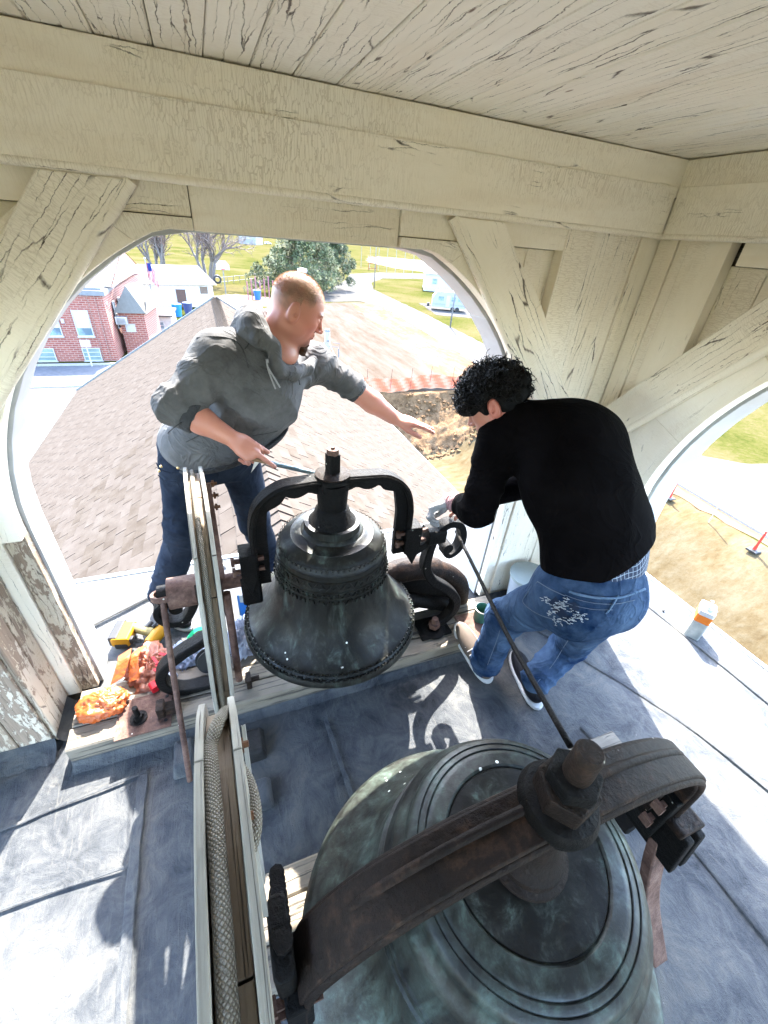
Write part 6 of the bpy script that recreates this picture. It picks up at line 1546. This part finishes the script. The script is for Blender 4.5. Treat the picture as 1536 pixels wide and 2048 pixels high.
    # shoes
    for a_, yaw in ((aL, -.2), (aR, -.5)):
        f = A_((math.sin(-yaw) * .4 + .15, -1, 0)); f = A_((.55, -.85, 0)) if yaw == -.2 else A_((.8, -.5, 0)); Rf = frame(f, (0, 0, 1)); b = A_((a_[0], a_[1], 0))
        L = lambda x, y, z: b + Rf @ A_((x, y, z))
        sh = lambda P: smax(smin(smin(ell_d(P, L(-.03, 0, .055), (.065, .045, .06), Rf), ell_d(P, L(.10, 0, .035), (.105, .048, .040), Rf), .03), cone_d(P, L(-.03, 0, .05), L(-.02, 0, .13), .045, .05), .03), .012 - P[..., 2], .004)
        mesh_obj('shoe', [grid_mesh(sh, b - [.25, .25, .0] , b + [.25, .25, .2], .006)], SHB, t)
        so = lambda P: smax(ell_d(P, L(.045, 0, .0), (.165, .055, .2), Rf), np.abs(P[..., 2] - .0085) - .0085, .003)
        mesh_obj('sole', [grid_mesh(so, b - [.25, .25, .004], b + [.25, .25, .03], .0045)], SOLEW, t)
    # body: head, neck, forearms, hands (and the trunk under the clothes)
    hf, L = head_fn(hc, R)
    nk = lambda P: smin(cone_d(P, neck - [.06, 0, .05], hc + R @ A_((-.02, 0, -.05)), .072, .064), ell_d(P, neck + [-.02, 0, -.02], (.10, .11, .06)), .05)
    headf = lambda P: smin(hf(P), nk(P), .035)
    pr = [grid_mesh(headf, hc - [.17, .14, .22], hc + [.16, .14, .16], .0029)]
    fN = (wrN - elN) / np.linalg.norm(wrN - elN)
    hnN, prN = hand_fn(wrN, fN + A_((.15, -.05, -.25)), (-.25, -.45, .85), [(1.05, 1.2, .7), (1.15, 1.25, .7), (1.2, 1.25, .7), (1.2, 1.2, .7)], thumb=(.45, .9), s=1.04, side=1)
    # index finger laid along the tube
    hN = lambda P: smin(hnN(P), smin(cone_d(P, wrN + fN * .085, wrN + fN * .128 + A_((.0, .01, -.012)), .0105, .0098), cone_d(P, wrN + fN * .128 + A_((0, .01, -.012)), wrN + fN * .165 + A_((.004, .012, -.025)), .0098, .0082), .003), .008)
    armN = lambda P: smin(smin(cone_d(P, elN, elN + (wrN - elN) * .45, .047, .046), cone_d(P, elN + (wrN - elN) * .45, wrN, .046, .030), .02), hN(P), .02)
    pr.append(grid_mesh(armN, np.minimum(elN, wrN) - [.06, .09, .12], np.maximum(elN, wrN) + [.19, .08, .06], .0029))
    fF = (wrF - elF) / np.linalg.norm(wrF - elF)
    tipF = A_(ay(850, 850, 1.76)); fh = (tipF - wrF) / np.linalg.norm(tipF - wrF)
    hnF, _ = hand_fn(wrF, fh, (.30, -.10, .95), [(.10, .12, .08), (.06, .10, .08), (.08, .12, .08), (.12, .15, .1)], spread=.0, thumb=(.55, .9), s=1.22, side=-1)
    armF = lambda P: smin(smin(cone_d(P, elF, elF + (wrF - elF) * .5, .054, .049), cone_d(P, elF + (wrF - elF) * .5, wrF, .049, .034), .02), hnF(P), .022)
    pr.append(grid_mesh(armF, np.minimum(elF, tipF) - [.07, .09, .12], np.maximum(elF, tipF) + [.04, .09, .08], .0029))
    pr.append(grid_mesh(lambda P: torso(P, -.03), (-.36, 1.58, .78), (.62, 2.1, 1.46), .016))
    def col(V):
        q = (V - hc) @ R; c = np.tile(A_((.40, .165, .108)), (len(V), 1)); onh = np.linalg.norm(V - hc, axis=1) < .19
        x, y, z = q[:, 0], np.abs(q[:, 1]), q[:, 2]
        # very short ginger-blond hair: top and back, hairline over the brow, stops above the ear and at the nape
        line = np.where(x > .045, .052 + (x - .045) * .15, np.where(x > -.0, .026 - (x) * .0, -.028 - .012 * (x < -.03)))
        m_ = np.clip((z - line + .008 * vnoise(V, 60, 3, 2)) / .030, 0, 1) * onh * (y < .0765)
        top = np.clip((z - .055) / .03, 0, 1)
        hcol = A_((.17, .098, .060)) * (1 - top[:, None] * .0) ; hcol = hcol * (1 - top[:, None]) * .96 + np.outer(top, A_((.28, .18, .11)))
        n_ = .80 + .35 * (vnoise(V, 110, 6, 2)[:, None] * .5 + .5)
        c = c * (1 - m_[:, None] * .86) + hcol * n_ * m_[:, None] * .86
        ch = np.clip((-.058 - z) / .012, 0, 1) * np.clip((x - .035) / .015, 0, 1) * np.clip((.038 - y) / .01, 0, 1) * onh
        c = c * (1 - ch[:, None] * .8) + A_((.06, .03, .018)) * ch[:, None] * .8
        stb = np.clip((-.035 - z) / .02, 0, 1) * np.clip((x + .02) / .03, 0, 1) * onh * .22
        c = c * (1 - stb[:, None]) + A_((.20, .10, .07)) * stb[:, None]
        ru = np.exp(-((q - A_((.07, .0, -.03))) * [1, .6, 1] / .06 * 1.0) ** 2).prod(1) * onh
        c[:, 1] -= .045 * ru; c[:, 2] -= .03 * ru
        lp = (np.abs(z + .058) < .010) & (x > .086) & (y < .02) & onh; c[lp] = (.26, .085, .07)
        br = (np.abs(z - .026 - .15 * (y - .025)) < .005) & (x > .07) & (y > .010) & (y < .048) & onh; c[br] = (.16, .075, .045)
        return c
    body = mesh_obj('body', pr, SKIN, t, col)
    # goatee
    def bd(P):
        d = ell_d(P, L(.070, 0, -.113), (.033, .029, .034), R); return d + .006 * vnoise(P, 55, 5, 2) + .003 * vnoise(P, 120, 9, 1)
    mesh_obj('beard', [grid_mesh(bd, L(.08, 0, -.11) - .06, L(.08, 0, -.11) + .06, .003)], m_plain('beard_brown', (.05, .026, .016), .9, bs=1.0, bd=.004, bscale=160), t)
    # crew-cut hair: short bristles
    m = MB(); r = random.Random(2)
    for k in range(9000):
        a = r.uniform(0, 6.283); zz_ = r.uniform(.0, 1) ; ph = math.acos(1 - zz_ * 1.05)
        d = A_((math.sin(ph) * math.cos(a), math.sin(ph) * math.sin(a), math.cos(ph))); p = A_((-.010, 0, .030)) + d * A_((.098, .076, .090))
        x, z = p[0], p[2]
        if x > .045 and z < .060 + (x - .045) * .2: continue
        if z < .030 and x > -.01: continue
        W = hc + R @ p; nn = R @ (d / A_((.098, .076, .090))); nn /= np.linalg.norm(nn); nn = nn + R @ A_((.35, 0, .1)) + A_([r.gauss(0, .15) for _ in range(3)]); nn /= np.linalg.norm(nn)
        o = Vector(nn).orthogonal() * .0006; W = Vector(W) - Vector(nn) * .001; e = W + Vector(nn) * r.uniform(.004, .0075)
        m.add([W - o, W + o, e], [[0, 1, 2]])
    m.build('hair', m_plain('ginger_hair', (.34, .23, .145), .7, var=.3, scale=60), t)
    # pale tube held in the hand
    s_ = Vector(wrN) + Vector(fN) * .11 + Vector((.0, .01, -.03)); e1 = ay(606, 941, 1.46)
    h = thing('hand_tool', s_, 'pale blue metal tube tool held in the hand of the man in the grey hoodie', 'tool'); dv = (e1 - s_).normalized()
    m = MB(); m.tube([s_ + dv * .03, s_ + dv * .33], .0095, 12); m.build('tube', m_plain('pale_blue_metal', (.24, .33, .37), .3, .3), h, smooth='auto')
    m = MB(); m.tube([s_ - dv * .05, s_ + dv * .05], .008, 10); m.build('grip', m_plain('brown_grip', (.18, .11, .06), .5), h, smooth='auto')
    m = MB(); q = s_ - dv * .02; m.add([q, q + Vector((-.02, -.005, -.05)), q + Vector((.012, -.005, -.012)), q + Vector((-.0, .004, -.0))], [[0, 1, 2], [0, 2, 3], [3, 2, 1], [0, 3, 1]]); m.build('blade', SIL, h)
man_one()

# ---------------------------------------------------------------- man in the dark sweater and torn jeans
def man_two():
    t = thing('person', (1.15, .9, 0), 'man with curly black hair, black sweater and torn jeans bending over, seen from behind', 'person')
    hip = A_(ay(1180, 1172, .735)); ches = A_(ay(1150, 960, .92)); upb = A_(ay(1135, 880, 1.02))
    shL = A_(ay(1000, 880, 1.13)); shR = A_(ay(1195, 880, 1.06)); hc = A_(ay(992, 808, 1.20)); elL = A_(ay(955, 1020, 1.10)); wrL = A_(ay(905, 1003, 1.24)); nk_ = A_(ay(1035, 835, 1.12))
    mid = A_(ay(1195, 1060, .82))
    Rt = frame(upb - hip, (0, -1, .3))
    def torso(P, g=0.):
        d = ell_d(P, mid, (.20, .198, .160), Rt); d = smin(d, ell_d(P, ches, (.20, .203, .155), Rt), .10)
        d = smin(d, ell_d(P, upb, (.14, .19, .12), Rt), .10); d = smin(d, ell_d(P, hip + (mid - hip) * .35, (.16, .185, .150), Rt), .08)
        d = smin(d, ell_d(P, shL + (upb - shL) * .25, (.085, .09, .085)), .08); d = smin(d, ell_d(P, shR + (upb - shR) * .25, (.09, .09, .09)), .08)
        d = smin(d, cone_d(P, upb + (nk_ - upb) * .3, nk_, .09, .066), .06)
        return d - g
    elR = shR + A_((-.10, .16, -.26)); wrR = elR + A_((-.22, .02, -.06))
    ax_h = Rt[:, 0]; hem = hip + ax_h * .095
    def sweater(P):
        d = torso(P); a = cone_d(P, shL, elL, .082, .066); a = smin(a, cone_d(P, elL, elL + (wrL - elL) * .55, .063, .050), .03)
        b = cone_d(P, shR, elR, .085, .066); b = smin(b, cone_d(P, elR, elR + (wrR - elR) * .8, .062, .05), .03)
        a = a + folds(P, elL, elL - shL, 90, .008, .12, 3) + folds(P, shL + (elL - shL) * .4, elL - shL, 64, .008, .10, 5)
        d = smin(d, a, .05); d = smin(d, b, .05)
        d = d + folds(P, shL + [.06, -.03, .0], (.8, .2, .5), 52, .009, .12, 9) + folds(P, hem + ax_h * .05 + A_((.15, 0, 0)), ax_h, 60, .006, .12, 12) + folds(P, ches, (.7, .1, -.3), 26, .006, .22, 15) + .004 * vnoise(P, 8, 5, 2) + .005 * (1 - np.abs(vnoise(P, 4, 7, 2)))
        hh = -plane_d(P, hem, ax_h) + .012 * np.sin((P[..., 0] - 1.1) * 9) - np.clip((1.20 - P[..., 0]) * .32, -.035, .075); return smax(d, hh, .012)
    mesh_obj('sweater', [grid_mesh(sweater, (.66, .46, .62), (1.66, 1.42, 1.52), .0064)], BLKF, t)
    def shirt(P):
        d = torso(P, -.017) + .003 * np.sin(P[..., 0] * 40 + 3 * vnoise(P, 6, 4, 1)) ; h = plane_d(P, hem, ax_h)
        return smax(smax(d, h - .04, .01), -h - .06, .008)
    M = NT('plaid_cotton'); tc = M.coord('Object', (1, 1, 1), (1.25, .12, .2), jitter=False); br = M.n('TexBrick'); br.offset = 0; M.l(tc, br.inputs['Vector']); br.inputs['Scale'].default_value = 1.0
    br.inputs['Brick Width'].default_value = .0155; br.inputs['Row Height'].default_value = .0155; br.inputs['Mortar Size'].default_value = .0010
    br.inputs['Color1'].default_value = (.004, .009, .028, 1); br.inputs['Color2'].default_value = (.007, .016, .042, 1); br.inputs['Mortar'].default_value = (.20, .235, .28, 1)
    PL = M.out(br.outputs[0], .9)
    mesh_obj('plaid_shirt', [grid_mesh(shirt, (.80, .42, .58), (1.60, 1.15, 1.14), .0062)], PL, t)
    # jeans
    aL = A_((1.045, 1.00, .112)); aR = A_((1.225, .835, .11)); hl = hip + A_((-.085, .03, -.06)); hr = hip + A_((.095, -.02, -.07))
    kL = A_(ay(1008, 1222, 1.02)); kL = (kL + (hl + aL) / 2) / 2 + A_((-.01, .03, 0)); kR = A_(ay(1135, 1290, .88)); 
    def jeans(P):
        d = ell_d(P, hip + [0, 0, -.02], (.195, .165, .13), Rt[:, [2, 1, 0]] if 0 else None); d = smin(d, ell_d(P, hip + ax_h * .03, (.10, .178, .150), Rt), .06)
        for s_ in (-1, 1): d = smin(d, ell_d(P, hip + A_((s_ * .085, -.045, -.045)), (.10, .10, .11)), .05)
        l = cone_d(P, hl, kL, .105, .080); l = smin(l, cone_d(P, kL, aL, .078, .076), .035); r = cone_d(P, hr, kR, .105, .080); r = smin(r, cone_d(P, kR, aR, .078, .074), .035)
        l = l + folds(P, kL, kL - hl, 80, .008, .13, 21) + folds(P, aL, aL - kL, 120, .009, .10, 22); r = r + folds(P, kR, kR - hr, 80, .008, .13, 23) + folds(P, aR, aR - kR, 120, .010, .11, 24)
        d = smin(d, smin(l, r, .010), .045) + folds(P, hip + [0, 0, -.14], (.2, .2, 1), 70, .006, .15, 25) + .004 * vnoise(P, 9, 13, 2)
        hh = plane_d(P, hip + ax_h * .105, ax_h) + .02 * np.sin((P[..., 0] - 1.0) * 6); d = smax(d, hh, .008)
        return smax(d, .035 - P[..., 2], .01)
    mesh_obj('jeans', [grid_mesh(jeans, (.80, .42, .0), (1.62, 1.28, 1.05), .0068)], JEANL, t)
    # surface details laid on the jeans: find the surface along the view of a point
    def onto(fn, px, py, lift=.003):
        r_ = ray(px, py); r_ = r_ / np.linalg.norm(r_); s = .7
        for k in range(90):
            d = float(fn((CAM + r_ * s)[None])[0])
            if d < .0008: break
            s += max(d * .7, .0006)
        return Vector(CAM + r_ * (s - lift))
    J = lambda px, py, l=.003: onto(jeans, px, py, l)
    def line(name, pts, w_, mat, closed=False):
        m = MB(); P = bez([J(*p) for p in pts], 5, closed); m.tube(P, w_, 5, closed=closed); return m.build(name, mat, t, smooth=True)
    ST = m_plain('stitch', (.09, .11, .14), .9); LD = m_cloth('faded_denim', (.06, .10, .155), (.12, .17, .235), 12)
    line('stitching', [(1058, 1133), (1090, 1165), (1130, 1190), (1180, 1205), (1230, 1208), (1270, 1200)], .0012, ST); line('stitching', [(1052, 1145), (1088, 1180), (1130, 1205), (1180, 1218), (1225, 1220)], .0012, ST)
    m = MB(); W = [J(*p, .004) for p in ((1062, 1142), (1095, 1163), (1140, 1184), (1190, 1195), (1240, 1195), (1290, 1178))]; m.tube(bez(W, 6), .0042, 6); m.build('waistband', LD, t, smooth=True)
    line('pocket', [(1075, 1163), (1052, 1190), (1046, 1205), (1070, 1225), (1105, 1238), (1128, 1240)], .0014, ST); line('pocket', [(1075, 1163), (1100, 1178), (1130, 1192)], .0014, ST)
    line('stitching', [(1040, 1140), (1020, 1165), (1008, 1200), (1000, 1260), (975, 1330)], .0013, ST); line('stitching', [(1165, 1240), (1130, 1290), (1105, 1330), (1070, 1370)], .0013, ST)
    m = MB(); m.ribbon(bez([J(1236, 1192, .006), J(1226, 1210, .009), J(1214, 1226, .006)], 5), .012, .003, (1, .2, .3)); m.build('belt_loop', LD, t)
    # tears: dark holes with white threads
    HOLE = m_plain('dark_tear', (.012, .018, .035), .9)
    for pts in ([(1098, 1205), (1112, 1192), (1120, 1212), (1140, 1235), (1126, 1240), (1108, 1224)], [(1132, 1208), (1150, 1204), (1160, 1218), (1146, 1226)]):
        m = MB(); q = [J(*p, .0035) for p in pts]; c = sum(q, Vector()) / len(q); c = c + (Vector(CAM) - c).normalized() * .002; n = len(q); m.add([c] + q, [[0, i + 1, (i + 1) % n + 1] for i in range(n)]); m.build('tear', HOLE, t)
    m = MB(); r = random.Random(6)
    for k in range(120):
        u = r.random(); px, py = ((1084 + 84 * u, 1196 + 40 * u), (1092 + 38 * u, 1232 - 34 * u), (1105 + 60 * u, 1240 - 6 * u))[k % 3]; px += r.gauss(0, 4); py += r.gauss(0, 4)
        a = r.gauss(.45, .25); l_ = r.uniform(1.5, 8)
        try: m.tube(bez([J(px, py, .005), J(px + math.cos(a) * l_ * .5 + r.gauss(0, 2), py + math.sin(a) * l_ * .5, .009), J(px + math.cos(a) * l_, py + math.sin(a) * l_, .005)], 3), .0011, 4)
        except Exception: pass
    tag(m.build('frayed_threads', THREAD, t), kind='stuff')
    # light scuffs on knee
    # shoes
    def shoe(b, f, up, L_, name_, mat, solem):
        Rf = frame(f, up); b = A_(b); L = lambda x, y, z: b + Rf @ A_((x, y, z)); k = L_ / .29
        sh = lambda P: smax(smin(smin(ell_d(P, L(-.05, 0, .050), (.060 * k, .042, .055), Rf), ell_d(P, L(.075, 0, .030), (.115 * k, .047, .042), Rf), .035), cone_d(P, L(-.05, 0, .06), L(-.05, 0, .10), .038, .038), .025), .014 - plane_d(P, b, Rf[:, 2]), .004)
        mesh_obj(name_, [grid_mesh(sh, b - .23, b + .23, .0055)], mat, t)
        so = lambda P: smax(smin(ell_d(P, L(.085, 0, .0), (.115 * k, .054, .2), Rf), ell_d(P, L(-.05, 0, .0), (.075 * k, .045, .2), Rf), .05), np.abs(plane_d(P, L(0, 0, .009), Rf[:, 2])) - .010, .004)
        mesh_obj('sole', [grid_mesh(so, b - .23, b + .23, .0045)], solem, t)
        return L
    L = shoe((1.040, 1.055, .055), (-.10, .93, .32), (-.28, -.30, .92), .30, 'shoe', LEATHER, SOLEW)
    m = MB()
    for k in range(3):
        m.tube(bez([Vector(L(.02 + .022 * k, -.036, .055)), Vector(L(.018 + .022 * k, 0, .080 - .006 * k)), Vector(L(.02 + .022 * k, .036, .055))], 5), .003, 5)
    m.build('lace', m_plain('lace_grey', (.35, .33, .33), .9), t, smooth=True)
    shoe((1.235, .87, .0), (.25, .95, 0), (0, 0, 1), .30, 'shoe', SHB, SOLEW)
    # head facing away and down to the left
    R = frame((-.55, .55, -.60), (-.28, .50, .80)); hf, L = head_fn(hc, R)
    neckf = lambda P: cone_d(P, nk_ - (nk_ - upb) * -.0, hc + R @ A_((-.03, 0, -.04)), .058, .056)
    pr = [grid_mesh(lambda P: smin(hf(P), neckf(P), .03), hc - .19, hc + .19, .0034)]
    f = (wrL - elL) / np.linalg.norm(wrL - elL)
    pr.append(grid_mesh(lambda P: cone_d(P, elL, wrL, .040, .027), np.minimum(elL, wrL) - .06, np.maximum(elL, wrL) + .06, .005))
    pr.append(grid_mesh(lambda P: cone_d(P, elR, wrR, .045, .03), np.minimum(elR, wrR) - .06, np.maximum(elR, wrR) + .06, .006))
    hR, _ = hand_fn(wrR, wrR - elR, (.1, -.5, .8), [(.5, .6, .4)] * 4, s=.95); pr.append(grid_mesh(hR, wrR - .15, wrR + .15, .0045))
    pr.append(grid_mesh(lambda P: torso(P, -.03), (.70, .5, .62), (1.6, 1.35, 1.5), .016))
    def col(V):
        c = np.tile(A_((.30, .12, .08)), (len(V), 1)); q = (V - hc) @ R; ear = (np.abs(q[:, 1]) > .068) & (q[:, 0] > -.05) & (q[:, 0] < .02); c[ear] = (.36, .11, .08)
        return c
    mesh_obj('body', pr, SKIN, t, col)
    # pink undersleeve and glove
    cp = wrL - f * .030
    cf_ = lambda P: smax(cone_d(P, cp - f * .07, cp + f * .05, .046, .036) + .0025 * np.sin(plane_d(P, cp, f) * 420 + 2 * vnoise(P, 12, 3, 1)), np.abs(plane_d(P, cp, f)) - .048, .008)
    mesh_obj('undersleeve', [grid_mesh(cf_, cp - .11, cp + .11, .0042)], m_cloth('pink_knit', (.22, .115, .12), (.32, .19, .19), 20), t)
    gl, _ = hand_fn(wrL + f * .005, (-.75, .45, -.55), (-.1, .55, .8), [(.7, .9, .5), (.8, 1.0, .6), (.85, 1.0, .6), (.9, 1.0, .6)], thumb=(.7, .8), s=1.0, side=-1)
    mesh_obj('glove', [grid_mesh(lambda P: smin(gl(P), cone_d(P, wrL - f * .03, wrL + f * .02, .034, .030), .015) - .002, wrL - [.17, .12, .16], wrL + [.09, .16, .10], .0036)], GLOVE, t)
    # curly hair
    def cap(P):
        d = ell_d(P, hc + R @ A_((-.018, 0, .038)), (.116, .096, .100), R); d = smin(d, ell_d(P, hc + R @ A_((.062, 0, .050)), (.060, .070, .058), R), .03)
        d = d + .010 * vnoise(P, 26, 3, 2) + .006 * vnoise(P, 60, 8, 1)
        d = smax(d, -ell_d(P, hc + R @ A_((.06, 0, -.07)), (.075, .09, .085), R), .012)
        for s_ in (-1, 1): d = smax(d, -ell_d(P, hc + R @ A_((-.010, s_ * .088, -.014)), (.026, .03, .038), R), .008)
        return d
    hair = mesh_obj('hair', [grid_mesh(cap, hc - .2, hc + .2, .0042)], m_plain('black_hair', (.0022, .002, .002), .8, bs=.8, bd=.004, bscale=90), t)
    m = MB(); r = random.Random(12)
    for k in range(1400):
        a = r.uniform(0, 6.283); ph = math.acos(r.uniform(-.55, 1)); d = A_((math.sin(ph) * math.cos(a), math.sin(ph) * math.sin(a), math.cos(ph)))
        if r.random() < .55: d = d + A_((.9, 0, .2)); d /= np.linalg.norm(d)
        p = A_((-.005, 0, .042)) + d * A_((.118, .094, .100)); 
        if p[0] > .03 and p[2] < -.0: continue
        if p[2] < .02 and -.045 < p[0] : continue
        if p[2] < -.045: continue
        W = Vector(hc + R @ p); nn = Vector(R @ d).normalized(); o = nn.orthogonal().normalized(); o2 = nn.cross(o); ph0 = r.uniform(0, 6.28); cr = r.choice((.003, .005, .007, .010)) * r.uniform(.8, 1.2); ln_ = r.uniform(.008, .030) * (1.7 if r.random() < .12 else 1); tu = r.uniform(5, 9); pts = []
        dirn = (nn + o * r.gauss(0, .6) + o2 * r.gauss(0, .6)).normalized(); s1 = dirn.orthogonal().normalized(); s2 = dirn.cross(s1)
        for q in range(13): u = q / 12; pts.append(W + dirn * ln_ * u + (s1 * math.cos(ph0 + tu * u) + s2 * math.sin(ph0 + tu * u)) * cr * (.4 + u))
        m.tube(pts, [.0022 * (1 - .5 * q / 12) for q in range(13)], 4, cap=False)
    m.build('curls', m_plain('black_curl', (.003, .0027, .0027), .45), hair, smooth=True)
man_two()
